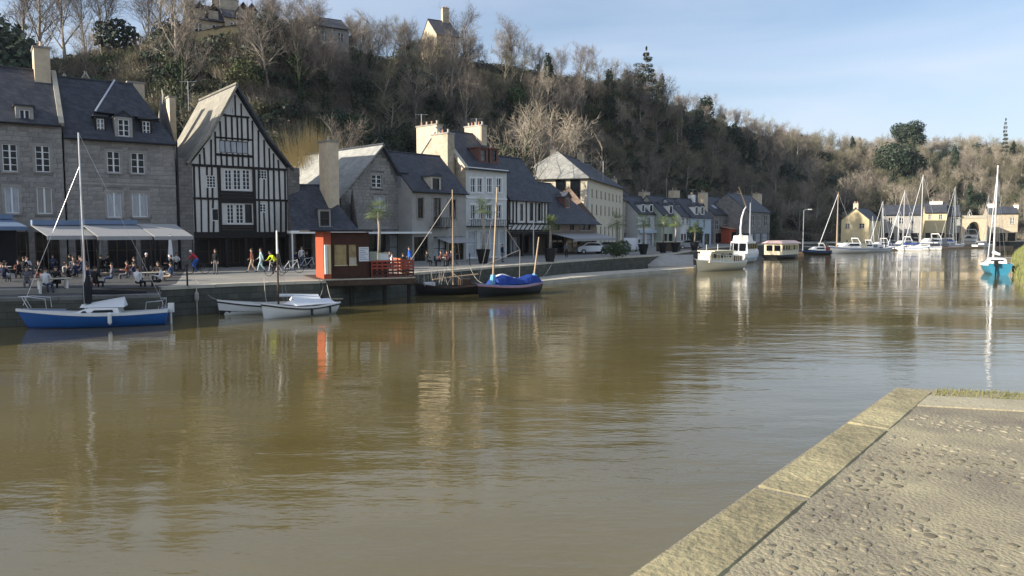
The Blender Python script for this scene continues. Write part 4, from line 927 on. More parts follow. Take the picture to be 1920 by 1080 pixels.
def cabin_mb(x0, x1, w0, w1, z0, h, slope=.35, tum=.12, nose=None):
    """cabin trunk: x0 aft, x1 fore"""
    ns = nose if nose is not None else slope
    return MB().add([(x0, -w0 / 2, z0), (x1, -w1 / 2, z0), (x1, w1 / 2, z0), (x0, w0 / 2, z0), (x0 + slope * .3, -w0 / 2 + tum, z0 + h), (x1 - ns, -w1 / 2 + tum, z0 + h), (x1 - ns, w1 / 2 - tum, z0 + h), (x0 + slope * .3, w0 / 2 - tum, z0 + h)],
                    [(0, 3, 2, 1), (4, 5, 6, 7), (0, 1, 5, 4), (1, 2, 6, 5), (2, 3, 7, 6), (3, 0, 4, 7)])
def place_boat(t_, bow, stern, z=0):
    d_ = (Vector(bow) - Vector(stern)); t_.location = (stern[0], stern[1], z); t_.rotation_euler = (0, 0, math.atan2(d_.y, d_.x)); return t_
def stern_bow(ub, vb, us_, vs_):
    a_, c_ = G(ub, vb, 0).xy, G(us_, vs_, 0).xy; return a_, c_
# 1 blue sloop in front
def blue_sloop():
    t_ = thing('sailing_boat', 'blue sailing boat with white deck and tall white mast at the left', 'sailing boat', group=None)
    L_ = 6.7; h = hull_mb(L_, 2.3, .92, .72, .25, .72, .55, .10); rows = h.rows
    recalc(h.build('hull', blue_hull, t_, True)); deck_mb(rows).build('deck', white_hull, t_); rail_strip(rows, -.1, .03).build('gunwale', white_paint, t_)
    b_ = MB(); n = len(rows) - 1
    for s_ in (1, -1):
        for i in range(n):
            (x0, y0, z0), (x1, y1, z1) = rows[i][5], rows[i + 1][5]; (x2, y2, z2), (x3, y3, z3) = rows[i][6], rows[i + 1][6]
            k_ = .3; b_.add([(x0, s_ * (y0 + .012), z0), (x1, s_ * (y1 + .012), z1), (x1 + (x3 - x1) * k_, s_ * (y1 + (y3 - y1) * k_ + .012), z1 + (z3 - z1) * k_), (x0 + (x2 - x0) * k_, s_ * (y0 + (y2 - y0) * k_ + .012), z0 + (z2 - z0) * k_)], [(0, 1, 2, 3)])
    b_.build('boot_stripe', mat('navy_stripe', (.02, .02, .10), .4), t_)
    c = recalc(cabin_mb(2.2, 4.75, 1.6, 1.0, .6, .3, .35, .1, 1.0).build('cabin', white_hull, t_))
    for s_ in (1, -1):
        MB().add([(2.5, s_ * .76, .70), (3.6, s_ * .70, .70), (3.45, s_ * .68, .82), (2.55, s_ * .73, .82)], [(0, 1, 2, 3)]).build('cabin_window', glass_dark, c); MB().add([(3.8, s_ * .68, .70), (4.1, s_ * .64, .70), (4.0, s_ * .62, .79), (3.85, s_ * .65, .79)], [(0, 1, 2, 3)]).build('cabin_window', glass_dark, c)
    for o_ in c.children: o_.location.y = 0.0
    tent = MB().add([(2.0, -.62, .92), (4.2, -.30, .92), (4.2, .30, .92), (2.0, .62, .92), (2.05, 0, 1.38), (4.15, 0, 1.06)], [(0, 1, 5, 4), (2, 3, 4, 5), (3, 0, 4), (1, 2, 5), (0, 3, 2, 1)]); recalc(tent.build('cockpit_cover', white_cloth, t_))
    mt = MB().tube([(3.95, 0, .85), (3.95, 0, 9.2)], [.055, .04], 8).build('mast', metal_grey, t_); MB().tube([(3.95, -.5, 5.1), (3.95, .5, 5.1)], .018, 5).build('spreader', metal_grey, mt)
    MB().tube([(3.88, 0, 1.1), (3.84, 0, 1.9), (3.8, 0, 2.35)], [.22, .24, .10], 8).build('sail_bag', dark_cloth, t_)
    MB().tube([(3.85, 0, 1.65), (2.6, .05, 1.62), (.9, .15, 1.58)], [.12, .13, .05], 8).build('boom_cover', dark_cloth, t_)
    MB().tube([(3.98, 0, 7.6), (6.9, 0, 1.08)], .012, 4).build('forestay', metal_grey, t_)
    for s_ in (1, -1): MB().tube([(3.95, 0, 6.9), (3.95, s_ * .5, 5.1), (3.8, s_ * 1.1, .85)], .009, 3).build('shroud', metal_grey, t_)
    MB().tube([(3.95, 0, 9.2), (.05, 0, .85)], .009, 3).build('backstay', metal_grey, t_)
    p_ = MB(); p_.tube([(5.7, -.5, .92), (5.75, -.5, 1.4), (6.5, -.35, 1.5), (7.1, 0, 1.5), (6.5, .35, 1.5), (5.75, .5, 1.4), (5.7, .5, .92)], .02, 5); p_.tube([(6.6, -.25, .95), (6.9, -.2, 1.5)], .018, 5); p_.tube([(6.6, .25, .95), (6.9, .2, 1.5)], .018, 5); p_.build('pulpit', metal_grey, t_)
    p_ = MB(); p_.tube([(.9, -.95, .72), (.85, -.95, 1.15), (.05, -.85, 1.2), (.05, .85, 1.2), (.85, .95, 1.15), (.9, .95, .72)], .02, 5); p_.tube([(.1, -.8, .72), (.05, -.85, 1.2)], .018, 5); p_.tube([(.1, .8, .72), (.05, .85, 1.2)], .018, 5); p_.build('pushpit', metal_grey, t_)
    m_ = MB(); m_.box((-.42, -.14, .55), (-.12, .14, 1.0)); m_.tube([(-.25, 0, .6), (-.25, 0, -.2)], .06, 6); m_.build('outboard_motor', white_paint, t_)
    for s_ in (1, -1): MB().tube([(2.6, s_ * 1.26, .75), (2.6, s_ * 1.27, .66), (2.6, s_ * 1.27, .25), (2.6, s_ * 1.27, .16)], [.04, .10, .10, .03], 8).build('fender', white_paint, t_)
    return t_
bs = blue_sloop(); place_boat(bs, G(40, 616, 0).xy, G(312, 606, 0).xy); bs.scale = (.885, .95, 1)
# 2 white dinghies
def dinghy(label, L_, B_, m_, low=None, rub=True, mast=False):
    t_ = thing('dinghy', label, 'dinghy'); h = hull_mb(L_, B_, .82, .62, .15, .7, .12, .16); rows = h.rows
    recalc(h.build('hull', m_, t_, True)); deck_mb(rows, -.22, 0, 1, .05).build('floor_boards', wood_deck, t_); deck_mb(rows, -.03, .62, 1).build('foredeck', white_hull, t_)
    rail_strip(rows, -.13, -.05, .03).build('rubbing_strake', black_hull, t_); rail_strip(rows, -.05, .03, .02).build('gunwale', white_paint, t_)
    for f in (.25, .5): i = int(f * 18); x_, y_, z_ = rows[i][0]; MB().box((x_ - .12, -y_ + .03, z_ - .14), (x_ + .12, y_ - .03, z_ - .1)).build('thwart', white_paint, t_)
    for f in (.2, .45):
        for s_ in (1, -1): i = int(f * 18); x_, y_, z_ = rows[i][0]; MB().tube([(x_, s_ * (y_ + .09), z_ - .1), (x_, s_ * (y_ + .09), z_ - .45)], .06, 6).build('fender', black_hull, t_)
    if low:
        b_ = MB()
        for s_ in (1, -1):
            for i in range(18):
                a_, c_, d_, e_ = rows[i][4], rows[i + 1][4], rows[i + 1][7], rows[i][7]; b_.add([(p_[0], s_ * (p_[1] + .012), p_[2]) for p_ in (a_, c_, d_, e_)], [(0, 1, 2, 3)])
        b_.build('boot_top', low, t_)
    return t_, rows
d1, rows = dinghy('slim white open boat with black bottom and bare mast by the quay wall', 5.4, 1.7, white_hull, black_hull)
MB().tube([(2.3, 0, .3), (2.3, 0, 4.55)], [.06, .04], 8).build('mast', timber_brown, d1); MB().tube([(2.3, 0, 3.3), (2.3, 0, 4.6)], [.06, .045], 8).build('mast_top', white_paint, d1)
for s_ in (1, -1): MB().tube([(2.3, 0, 3.9), (1.9, s_ * .8, .6)], .01, 3).build('shroud', rope, d1)
MB().tube([(2.25, 0, .95), (.2, .05, .9)], [.1, .05], 7).build('boom', white_cloth, d1)
tl = MB().add([(1.6, -.7, .62), (0, -.6, .62), (0, .6, .62), (1.6, .7, .62), (1.5, 0, .98), (.1, 0, .95)], [(0, 1, 5, 4), (2, 3, 4, 5), (1, 2, 5), (3, 0, 4)]); recalc(tl.build('cover', white_cloth, d1))
place_boat(d1, G(428, 590, 0).xy, G(600, 582, 0).xy)
d2, rows = dinghy('plump white open boat with black strake in front of the slim one', 4.1, 1.75, white_hull)
tl = MB().add([(2.6, -.8, .62), (.1, -.62, .6), (.1, .62, .6), (2.6, .8, .62), (2.5, 0, .85), (.15, 0, .83)], [(0, 1, 5, 4), (2, 3, 4, 5), (1, 2, 5), (3, 0, 4)]); recalc(tl.build('cover', white_cloth, d2))
MB().tube([(.3, 0, .78), (-.75, 0, .72)], .03, 6).build('tiller', wood_mast, d2)
place_boat(d2, G(502, 597, 0).xy, G(622, 586, 0).xy)
# 3 old dark boat with bare wooden mast
def old_boat():
    t_ = thing('old_sailing_boat', 'black hulled old boat with tan wooden mast and tangled rigging', 'sailing boat')
    h = hull_mb(6.0, 2.0, .9, .7, .25, .5, .2, .18); rows = h.rows; recalc(h.build('hull', black_hull, t_, True)); deck_mb(rows, -.06).build('deck', timber_brown, t_); rail_strip(rows, -.06, .03).build('gunwale', timber_brown, t_)
    MB().tube([(2.6, 0, .7), (2.62, 0, 7.9)], [.075, .05], 8).build('mast', wood_mast, t_)
    MB().tube([(.2, .1, 1.5), (3.0, .05, 1.3), (4.6, .2, 1.15)], .05, 6).build('spar', wood_mast, t_); MB().tube([(6.2, 0, .95), (8.0, 0, 1.5)], .05, 6).build('bowsprit', wood_mast, t_)
    for s_, x_ in ((1, 2.0), (-1, 2.0), (1, 3.1), (-1, 3.1)): MB().tube([(2.6, 0, 7.2), (x_, s_ * .95, .8)], .014, 3).build('shroud', rope, t_)
    MB().tube([(2.6, 0, 7.4), (7.6, 0, 1.4)], .025, 4).build('forestay', rope, t_); MB().tube([(2.6, 0, 6.2), (6.2, 0, 1.0)], .014, 3).build('stay', rope, t_)
    rg_ = random.Random(4)
    for i in range(12):
        x_ = 3 + i * .28; MB().tube([(x_, rg_.uniform(-.7, .7), .75), (x_ + rg_.uniform(-.3, .3), rg_.uniform(-.3, .3), rg_.uniform(1.2, 2.0)), (x_ + rg_.uniform(-.5, .5), rg_.uniform(-.7, .7), .8)], .016, 4).build('rope', rope, t_)
    MB().box((4.4, -.4, .7), (5.4, .4, .95)).build('white_bundle', white_cloth, t_); MB().box((1.0, -.45, .66), (2.0, .45, 1.15)).build('crate', timber_brown, t_)
    return t_
ob = old_boat(); place_boat(ob, G(800, 553, 0).xy, G(900, 550, 0).xy); ob.scale = (.78, .85, .95)
def blue_lugger():
    t_ = thing('covered_boat', 'black boat under a bright blue cover with leaning mizzen mast', 'sailing boat')
    h = hull_mb(5.9, 2.0, .95, .85, .25, .55, .15, .16); rows = h.rows; recalc(h.build('hull', black_hull, t_, True)); rail_strip(rows, -.16, -.09, .02).build('red_stripe', mat('pink_stripe', (.55, .25, .27), .5), t_); rail_strip(rows, -.08, .02, .025).build('gunwale', mat('violet_rail', (.35, .35, .52), .5), t_)
    deck_mb(rows, -.05).build('deck', wood_deck, t_)
    b_ = MB(); n = 10
    for i in range(n + 1):
        x_ = .2 + 4.3 * i / n; w_ = .9 - .25 * abs(i / n - .5); zr_ = 1.28 + .12 * math.sin(i * 1.1) + (.15 if i > 7 else 0)
        b_.v += [(x_, -w_, .80), (x_, -w_ * .55, zr_ - .12 + .03 * math.sin(i * 2.3)), (x_, 0, zr_), (x_, w_ * .55, zr_ - .12), (x_, w_, .80)]
    for i in range(n):
        for j in range(4): a_ = i * 5 + j; b_.f.append((a_, a_ + 5, a_ + 6, a_ + 1)); b_.mi.append(0)
    b_.add([b_.v[i] for i in range(5)], [(0, 1, 2, 3, 4)]); b_.add([b_.v[5 * n + i] for i in range(5)], [(4, 3, 2, 1, 0)]); b_.build('cover', blue_cloth, t_)
    tp = MB(); m_ = 6
    for i in range(m_ + 1):
        for j in range(m_ + 1): fx, fy = i / m_, j / m_; tp.v.append((2.6 + 1.6 * fx, -.85 + 1.2 * fy, 1.22 + .33 * math.sin(math.pi * fx) * math.sin(math.pi * fy) + .04 * math.sin(7 * fx + 3 * fy)))
    for i in range(m_):
        for j in range(m_): a_ = i * (m_ + 1) + j; tp.f.append((a_, a_ + m_ + 1, a_ + m_ + 2, a_ + 1)); tp.mi.append(0)
    tp.build('tarpaulin', white_cloth, t_, True)
    MB().tube([(4.55, 0, .8), (4.1, 0, 7.6)], [.075, .05], 8).build('mast', wood_mast, t_); MB().tube([(4.55, 0, .85), (4.5, 0, 1.5)], [.26, .17], 8).build('mast_cloth', pale_blue_cloth, t_)
    MB().tube([(.35, 0, .8), (-.25, 0, 4.1)], [.07, .05], 8).build('mizzen_mast', wood_mast, t_); MB().tube([(.5, 0, .8), (.2, 0, 1.35)], [.3, .16], 8).build('mizzen_cloth', pale_blue_cloth, t_)
    MB().tube([(4.3, 0, 5.9), (1.9, .1, 3.2)], .03, 4).build('line', rope, t_); MB().tube([(1.9, .1, 3.2), (5.2, -.1, 2.2)], .022, 4).build('line', rope, t_); MB().tube([(1.9, .1, 3.2), (1.95, .1, 1.2)], .025, 4).build('line', rope, t_)
    MB().tube([(4.15, 0, 6.8), (5.9, 0, 1.05)], .014, 3).build('forestay', rope, t_)
    return t_
bl_ = blue_lugger(); place_boat(bl_, G(892, 558, 0).xy, G(1006, 548, 0).xy)
# cream cabin launch
def launch():
    t_ = thing('cabin_launch', 'cream wooden launch with brown cabin windows and white railing posts', 'motor boat')
    L_ = 8.5; h = hull_mb(L_, 2.9, 1.35, 1.05, .3, .75, .3, .12); rows = h.rows; recalc(h.build('hull', cream_hull, t_, True)); deck_mb(rows).build('deck', cream_hull, t_); rail_strip(rows, -.12, .04).build('gunwale', white_paint, t_)
    c = recalc(cabin_mb(2.6, 7.4, 2.0, 1.6, .95, 1.25, .3, .1, .5).build('cabin', cream_hull, t_))
    for s_ in (1, -1):
        for i in range(5): x_ = 3.0 + i * .8; MB().box((x_, s_ * .955 - .02, 1.5), (x_ + .6, s_ * .955 + .02, 1.95)).build('cabin_window', glass_lit if i % 2 else glass_dark, c)
    MB().box((2.4, -1.15, 2.2), (6.9, 1.15, 2.3)).build('cabin_roof', cream_hull, t_)
    p_ = MB()
    for s_ in (1, -1):
        for i in range(1, 17): x_, y_, z_ = rows[i][0]; p_.tube([(x_, s_ * (y_ - .08), z_), (x_, s_ * (y_ - .08), z_ + .75)], .035, 5)
        p_.tube([(rows[i][0][0], s_ * (rows[i][0][1] - .08), rows[i][0][2] + .76) for i in range(1, 17)], .03, 5)
    o_ = p_.build('railing', white_paint, t_)
    for x_ in (1.2, 4.5, 6.8): MB().tube([(x_, 0, 1), (x_, 0, 3.0)], .03, 5).build('pole', white_paint, t_)
    b_ = MB().box((.6, -.9, .95), (2.2, .9, 1.6)).build('aft_locker', wood_deck, t_)
    return t_
la = launch(); place_boat(la, G(1306, 509, 0).xy, G(1384, 504, 0).xy)
# white trawler yacht
def trawler():
    t_ = thing('motor_yacht', 'tall white motor yacht with pale mast and curved davit', 'motor boat')
    h = hull_mb(9.5, 3.4, 1.9, 1.4, .3, .85, .6, .1); rows = h.rows; recalc(h.build('hull', white_hull, t_, True)); deck_mb(rows).build('deck', white_hull, t_); rail_strip(rows, -.7, -.62, .02).build('blue_stripe', pale_blue_cloth, t_)
    b_ = MB()
    for s_ in (1, -1):
        for i in range(18): a_, c_, d_, e_ = rows[i][5], rows[i + 1][5], rows[i + 1][7], rows[i][7]; b_.add([(p_[0], s_ * (p_[1] + .015), p_[2]) for p_ in (a_, c_, d_, e_)], [(0, 1, 2, 3)])
    b_.build('boot_top', black_hull, t_)
    c = recalc(cabin_mb(1.4, 7.2, 2.6, 2.2, 1.35, 1.7, .5, .15, .9).build('deckhouse', white_hull, t_))
    for s_ in (1, -1):
        for i in range(4): x_ = 2.0 + i * 1.1; MB().box((x_, s_ * 1.27 - .04, 2.0), (x_ + .8, s_ * 1.27 + .04, 2.75)).build('cabin_window', glass_dark, c)
    for i in range(3): MB().box((6.7, -.95 + i * .68, 2.2), (6.98, -.45 + i * .68, 2.75)).build('cabin_window', glass_dark, c)
    for i in range(2): MB().box((1.38, -1.0 + i * 1.1, 1.7), (1.5, -.1 + i * 1.1, 2.8)).build('cabin_door', glass_dark, c)
    f_ = recalc(cabin_mb(2.2, 5.4, 2.2, 1.8, 3.05, .8, .4, .1, .6).build('flybridge', white_hull, t_)); MB().box((3.6, -.8, 3.8), (3.7, .8, 4.2)).build('windscreen', glass_dark, f_)
    MB().tube([(6.6, 0, 2.0), (6.6, 0, 8.6)], [.14, .08], 8).build('mast', metal_grey, t_)
    MB().tube([(2.4, 0, 3.1), (2.2, 0, 5.0), (2.6, 0, 6.4), (3.6, 0, 7.5), (4.6, 0, 8.0)], [.14, .13, .12, .1, .07], 8).build('davit', white_paint, t_)
    MB().tube([(4.6, 0, 8.0), (1.0, 0, 10.6)], [.12, .05], 6).build('boom', wood_mast, t_)
    MB().tube([(2.4, 0, 2.8), (2.4, 0, 4.0)], [.5, .28], 10).build('funnel', cream_hull, t_)
    return t_
tr = trawler(); place_boat(tr, G(1438, 487, 0).xy, G(1378, 494, 0).xy)
# houseboat
def houseboat():
    t_ = thing('houseboat', 'small houseboat with pale pink roof and brown windows on a black hull', 'houseboat')
    h = hull_mb(8.5, 3.4, .8, .7, .3, .9, .3, .03, power=4); recalc(h.build('hull', black_hull, t_, True)); deck_mb(h.rows).build('deck', wood_deck, t_)
    c = MB().box((.6, -1.5, .68), (7.0, 1.5, 2.5)).build('cabin', cream_hull, t_)
    for s_ in (1, -1):
        for i in range(6): x_ = .9 + i; MB().box((x_, s_ * 1.51 - .02, 1.4), (x_ + .75, s_ * 1.51 + .02, 2.2)).build('cabin_window', glass_lit if i in (3, 5) else glass_dark, c)
    for i in range(2): MB().box((.57, -1.2 + i * 1.3, 1.3), (.6 - .004, -.2 + i * 1.3, 2.2)).build('cabin_window', glass_dark, c)
    recalc(MB().add([(.2, -1.9, 2.5), (7.4, -1.9, 2.5), (7.4, 1.9, 2.5), (.2, 1.9, 2.5), (.9, -1.1, 2.95), (6.6, -1.1, 2.95), (6.6, 1.1, 2.95), (.9, 1.1, 2.95)], [(0, 3, 2, 1), (4, 5, 6, 7), (0, 1, 5, 4), (1, 2, 6, 5), (2, 3, 7, 6), (3, 0, 4, 7)]).build('roof', mat('pink_roof', (.62, .45, .42), .6), t_))
    r_ = MB()
    for i in range(9): r_.tube([(.3 + i * .95, -1.62, .7), (.3 + i * .95, -1.62, 1.5)], .02, 4)
    r_.tube([(.3, -1.62, 1.5), (7.9, -1.62, 1.5)], .02, 4); r_.build('railing', metal_grey, t_)
    return t_
hb = houseboat(); place_boat(hb, G(1508, 482, 0).xy, G(1446, 486, 0).xy)
# generic marina craft
def sloop(label, L_, mastH, hm=None, mm=None, cover=None):
    t_ = thing('sailing_boat', label, 'sailing boat', group='sailing boats moored in the far marina'); hm = hm or white_hull; k = L_ / 8
    h = hull_mb(L_, 2.6 * k, 1.25 * k, .95 * k, .3, .7, .8 * k, .1); rows = h.rows; recalc(h.build('hull', hm, t_, True)); deck_mb(rows).build('deck', white_hull, t_); rail_strip(rows, -.2, -.1, .015).build('stripe', blue_hull, t_)
    recalc(cabin_mb(2.4 * k, 6.0 * k, 1.7 * k, 1.2 * k, .95 * k, .45 * k, .3, .1, 1.2 * k).build('cabin', white_hull, t_))
    for s_ in (1, -1): MB().box((2.9 * k, s_ * .78 * k - .02, 1.08 * k), (4.4 * k, s_ * .78 * k + .02, 1.28 * k)).build('cabin_window', glass_dark, t_)
    mx_ = 4.6 * k; MB().tube([(mx_, 0, .9), (mx_, 0, mastH)], [.12, .075], 7).build('mast', mm or metal_grey, t_)
    MB().tube([(mx_ - .1, 0, 1.9 * k), (.8 * k, 0, 1.85 * k)], [.2, .12], 7).build('furled_sail', cover or white_cloth, t_)
    MB().tube([(mx_, 0, mastH - .3), (8.2 * k, 0, 1.3 * k)], [.05, .07], 5).build('furled_jib', white_cloth, t_); MB().tube([(mx_, 0, mastH - .1), (.05, 0, 1 * k)], .022, 3).build('backstay', metal_grey, t_)
    for s_ in (1, -1): MB().tube([(mx_, 0, mastH * .92), (mx_ - .2, s_ * 1.15 * k, 1.0 * k)], .02, 3).build('shroud', metal_grey, t_)
    MB().tube([(mx_, -.6, mastH * .6), (mx_, .6, mastH * .6)], .03, 4).build('spreader', metal_grey, t_)
    r_ = MB(); r_.tube([(6.4 * k, -.7 * k, 1.1 * k), (6.5 * k, -.7 * k, 1.75 * k), (8.5 * k, 0, 1.9 * k), (6.5 * k, .7 * k, 1.75 * k), (6.4 * k, .7 * k, 1.1 * k)], .025, 4); r_.tube([(.2, -1 * k, 1 * k), (.1, -1 * k, 1.65 * k), (.1, 1 * k, 1.65 * k), (.2, 1 * k, 1 * k)], .025, 4); r_.build('rail', metal_grey, t_)
    return t_
def cruiser(label, L_, hm=None, top=None):
    t_ = thing('motor_cruiser', label, 'motor boat', group='motor cruisers moored in the far marina'); k = L_ / 8; hm = hm or white_hull
    h = hull_mb(L_, 2.8 * k, 1.5 * k, 1.1 * k, .3, .85, 1.0 * k, .08); rows = h.rows; recalc(h.build('hull', hm, t_, True)); deck_mb(rows).build('deck', white_hull, t_); rail_strip(rows, -.35, -.25, .015).build('stripe', blue_hull, t_)
    c = recalc(cabin_mb(1.8 * k, 6.6 * k, 2.2 * k, 1.5 * k, 1.05 * k, 1.0 * k, .5, .2, 1.9 * k).build('cabin', white_hull, t_))
    for s_ in (1, -1):
        q = MB(); q.add([(2.2 * k, s_ * 1.04 * k, 1.45 * k), (5.0 * k, s_ * .88 * k, 1.45 * k), (4.4 * k, s_ * .80 * k, 1.85 * k), (2.3 * k, s_ * .93 * k, 1.85 * k)], [(0, 1, 2, 3)]); q.build('cabin_window', glass_dark, c)
    a_ = MB().tube([(1.9 * k, -1.0 * k, 1.9 * k), (2.5 * k, -.8 * k, 2.9 * k), (2.5 * k, .8 * k, 2.9 * k), (1.9 * k, 1.0 * k, 1.9 * k)], .09 * k, 6).build('radar_arch', white_paint, t_)
    MB().box((.3 * k, -1.0 * k, 1.1 * k), (1.7 * k, 1.0 * k, 1.9 * k)).build('cockpit_cover', top or white_cloth, t_)
    r_ = MB(); r_.tube([(4.6 * k, -1.0 * k, 1.3 * k), (4.8 * k, -1.0 * k, 1.95 * k), (8.6 * k, 0, 2.2 * k), (4.8 * k, 1.0 * k, 1.95 * k), (4.6 * k, 1.0 * k, 1.3 * k)], .025, 4); r_.build('rail', metal_grey, t_)
    return t_
far_sail = [(1540, 1600, 474, 1568, 361, 'white sloop with golden wooden mast at the near end of the marina', None, wood_mast, None),
            (1625, 1672, 472, 1652, 377, 'sloop with white mast beside the bright cream gable house', None, None, None),
            (1664, 1712, 470, 1692, 357, 'sloop with thick white mast in front of the long grey house', None, None, blue_cloth),
            (1660, 1700, 467, 1683, 393, 'small yacht with short mast just left of the thick masted sloop', None, None, None),
            (1700, 1752, 469, 1725, 328, 'sloop with the tallest mast of the marina', None, None, None),
            (1762, 1815, 466, 1786, 350, 'sloop moored before the grey slate hung house', None, None, blue_cloth),
            (1826, 1872, 465, 1849, 367, 'sloop in front of the old bridge arch', None, None, None),
            (1606, 1650, 471, 1634, 405, 'small white sloop with short mast left of the marina houses', None, None, blue_cloth),
            (1736, 1776, 464, 1757, 380, 'white sloop in front of the cream upper floored house', None, None, None),
            (1800, 1840, 463, 1815, 392, 'white sloop moored before the left foot of the stone arch', None, None, grey_cloth),
            (1690, 1730, 466, 1703, 398, 'small yacht with low mast tucked between the tall masts', None, None, None)]
for (ua, ub, vw, um, vt, lab, hm, mm, cv) in far_sail:
    y_ = G(um, vw, 0).y; L_ = min(11, max(6.5, (ub - ua) / F * y_ * 1.15)); mh = AT(um, vt, y_ + 1).z
    b_ = sloop(lab, L_, mh, hm, mm, cv); a_ = G(ub if ua % 4 else ua, vw - .6, 0).xy; c_ = G(ua if ua % 4 else ub, vw, 0).xy; place_boat(b_, a_, c_)
    d_ = (a_ - c_).normalized(); mid = G(um, vw, 0).xy; b_.location = (mid.x - d_.x * 4.6 * L_ / 8, mid.y - d_.y * 4.6 * L_ / 8, 0)
for (ua, ub, vw, lab, hm, cv) in ((1560, 1620, 475, 'white motor cruiser with pale yellow cover at the left of the marina', None, cream_hull), (1628, 1668, 470, 'white motor cruiser tucked behind the mast cluster', None, blue_cloth),
                           (1775, 1838, 464, 'long white motor cruiser in the middle of the far pontoon', None, None), (1838, 1885, 463, 'white motor cruiser at the right end of the far pontoon', None, None),
                           (1598, 1640, 473, 'white motor cruiser with grey cover beside the yellow gabled house', None, grey_cloth), (1672, 1712, 468, 'white motor cruiser under the thick white mast', None, None), (1745, 1790, 465, 'white motor cruiser before the dark roofed cream house', None, blue_cloth), (1716, 1768, 467, 'low grey motor boat with dark cover between two sloops', render_grey, grey_cloth), (1508, 1552, 478, 'black hulled work launch with a red stripe beside the houseboat', black_hull, red_paint)):
    a_, c_ = G(ua, vw, 0).xy, G(ub, vw - .8, 0).xy; b_ = cruiser(lab, max(6, (a_ - c_).length), hm, cv); place_boat(b_, a_, c_)
# pontoon with piles
pp = [G(1510, 473, .4), G(1700, 466, .4), G(1900, 461, .4)]
b = MB(); 
for a_, c_ in zip(pp, pp[1:]):
    d_ = (c_ - a_).normalized(); n_ = Vector((-d_.y, d_.x, 0)) * 1.6; b.add([(p_.x, p_.y, z_) for z_ in (-.1, .42) for p_ in (a_, c_, c_ + n_, a_ + n_)], [(0, 1, 2, 3), (7, 6, 5, 4), (0, 4, 5, 1), (1, 5, 6, 2), (2, 6, 7, 3), (3, 7, 4, 0)])
pt = thing('pontoon', 'long grey floating pontoon where the far boats are moored', 'pontoon', (0, 0, 0)); recalc(b.build('deck', wood_deck, pt))
for f in range(9):
    p_ = pp[0].lerp(pp[1], f / 5) if f < 5 else pp[1].lerp(pp[2], (f - 5) / 4); MB().tube([(p_.x, p_.y + 1.8, -1), (p_.x, p_.y + 1.8, 2.6)], .14, 7).build('pile', metal_dark, pt)
# turquoise boat at the right
def turq():
    t_ = thing('sailing_boat', 'turquoise hulled sloop moored alone near the right bank', 'sailing boat')
    h = hull_mb(7.2, 2.5, 1.25, 1.15, .3, .85, .5, .1); rows = h.rows; recalc(h.build('hull', cyan_hull, t_, True)); deck_mb(rows).build('deck', white_hull, t_); rail_strip(rows, -.2, .03, .015).build('gunwale', white_paint, t_)
    c = recalc(cabin_mb(1.8, 5.2, 1.8, 1.3, 1.1, .55, .3, .1, 1).build('cabin', white_hull, t_)); MB().box((1.84, -.6, 1.15), (1.9, .6, 1.5)).build('companionway', glass_dark, c)
    MB().tube([(4.1, 0, 1), (4.1, 0, 11.6)], [.12, .07], 8).build('mast', metal_grey, t_); MB().tube([(4.0, 0, 2.2), (.9, 0, 2.1)], [.2, .13], 7).build('furled_sail', white_cloth, t_)
    for s_ in (1, -1): MB().tube([(4.1, 0, 10.8), (3.9, s_ * 1.1, 1.2)], .018, 3).build('shroud', metal_grey, t_)
    MB().tube([(4.1, 0, 11.3), (7.5, 0, 1.35)], [.04, .05], 4).build('furled_jib', white_cloth, t_); MB().tube([(4.1, 0, 11.5), (.1, 0, 1.3)], .018, 3).build('backstay', metal_grey, t_)
    p_ = MB(); p_.tube([(.9, -1.1, 1.15), (.85, -1.1, 1.75), (.05, -1.0, 1.8), (.05, 1.0, 1.8), (.85, 1.1, 1.75), (.9, 1.1, 1.15)], .025, 5); p_.build('pushpit', metal_grey, t_)
    m_ = MB(); m_.box((-.55, .25, .9), (-.12, .6, 1.5)); m_.tube([(-.3, .42, 1.0), (-.3, .42, -.2)], .08, 6); m_.build('outboard_motor', black_hull, t_)
    b_ = MB().tube([(1.0, -1.35, .9), (1.0, -1.35, .3)], .13, 8).build('fender', black_hull, t_)
    return t_
tq = turq(); st = G(1880, 515, 0).xy; tq.location = (st.x - .3, st.y, 0); tq.rotation_euler = (0, 0, R(66))
# right bank
rb = [G(1905, 475, 0).xy, G(1896, 490, 0).xy, G(1903, 520, 0).xy, G(1930, 560, 0).xy, G(2100, 640, 0).xy, Vector((120, 45)), Vector((260, 60)), Vector((260, 240)), G(1925, 464, 0).xy]
cen = sum(rb, Vector((0, 0))) / len(rb); b = MB(); n_ = len(rb)
for f, z_ in ((1.0, -1.0), (1.0, .15), (.985, .9), (.96, 1.7), (.93, 1.9)):
    for p_ in rb: c_ = cen + (p_ - cen) * f; b.v.append((c_.x, c_.y, z_))
for k in range(4):
    for i in range(n_): j = (i + 1) % n_; b.f.append((k * n_ + i, k * n_ + j, (k + 1) * n_ + j, (k + 1) * n_ + i)); b.mi.append(0)
b.f.append(tuple(4 * n_ + i for i in range(n_))); b.mi.append(0)
bank_m = mat('bank_earth', (.16, .15, .08), .95, .4, .6, .8, 3, col2=(.25, .24, .13)); tag(recalc(b.build('river_bank', bank_m)), kind='structure')

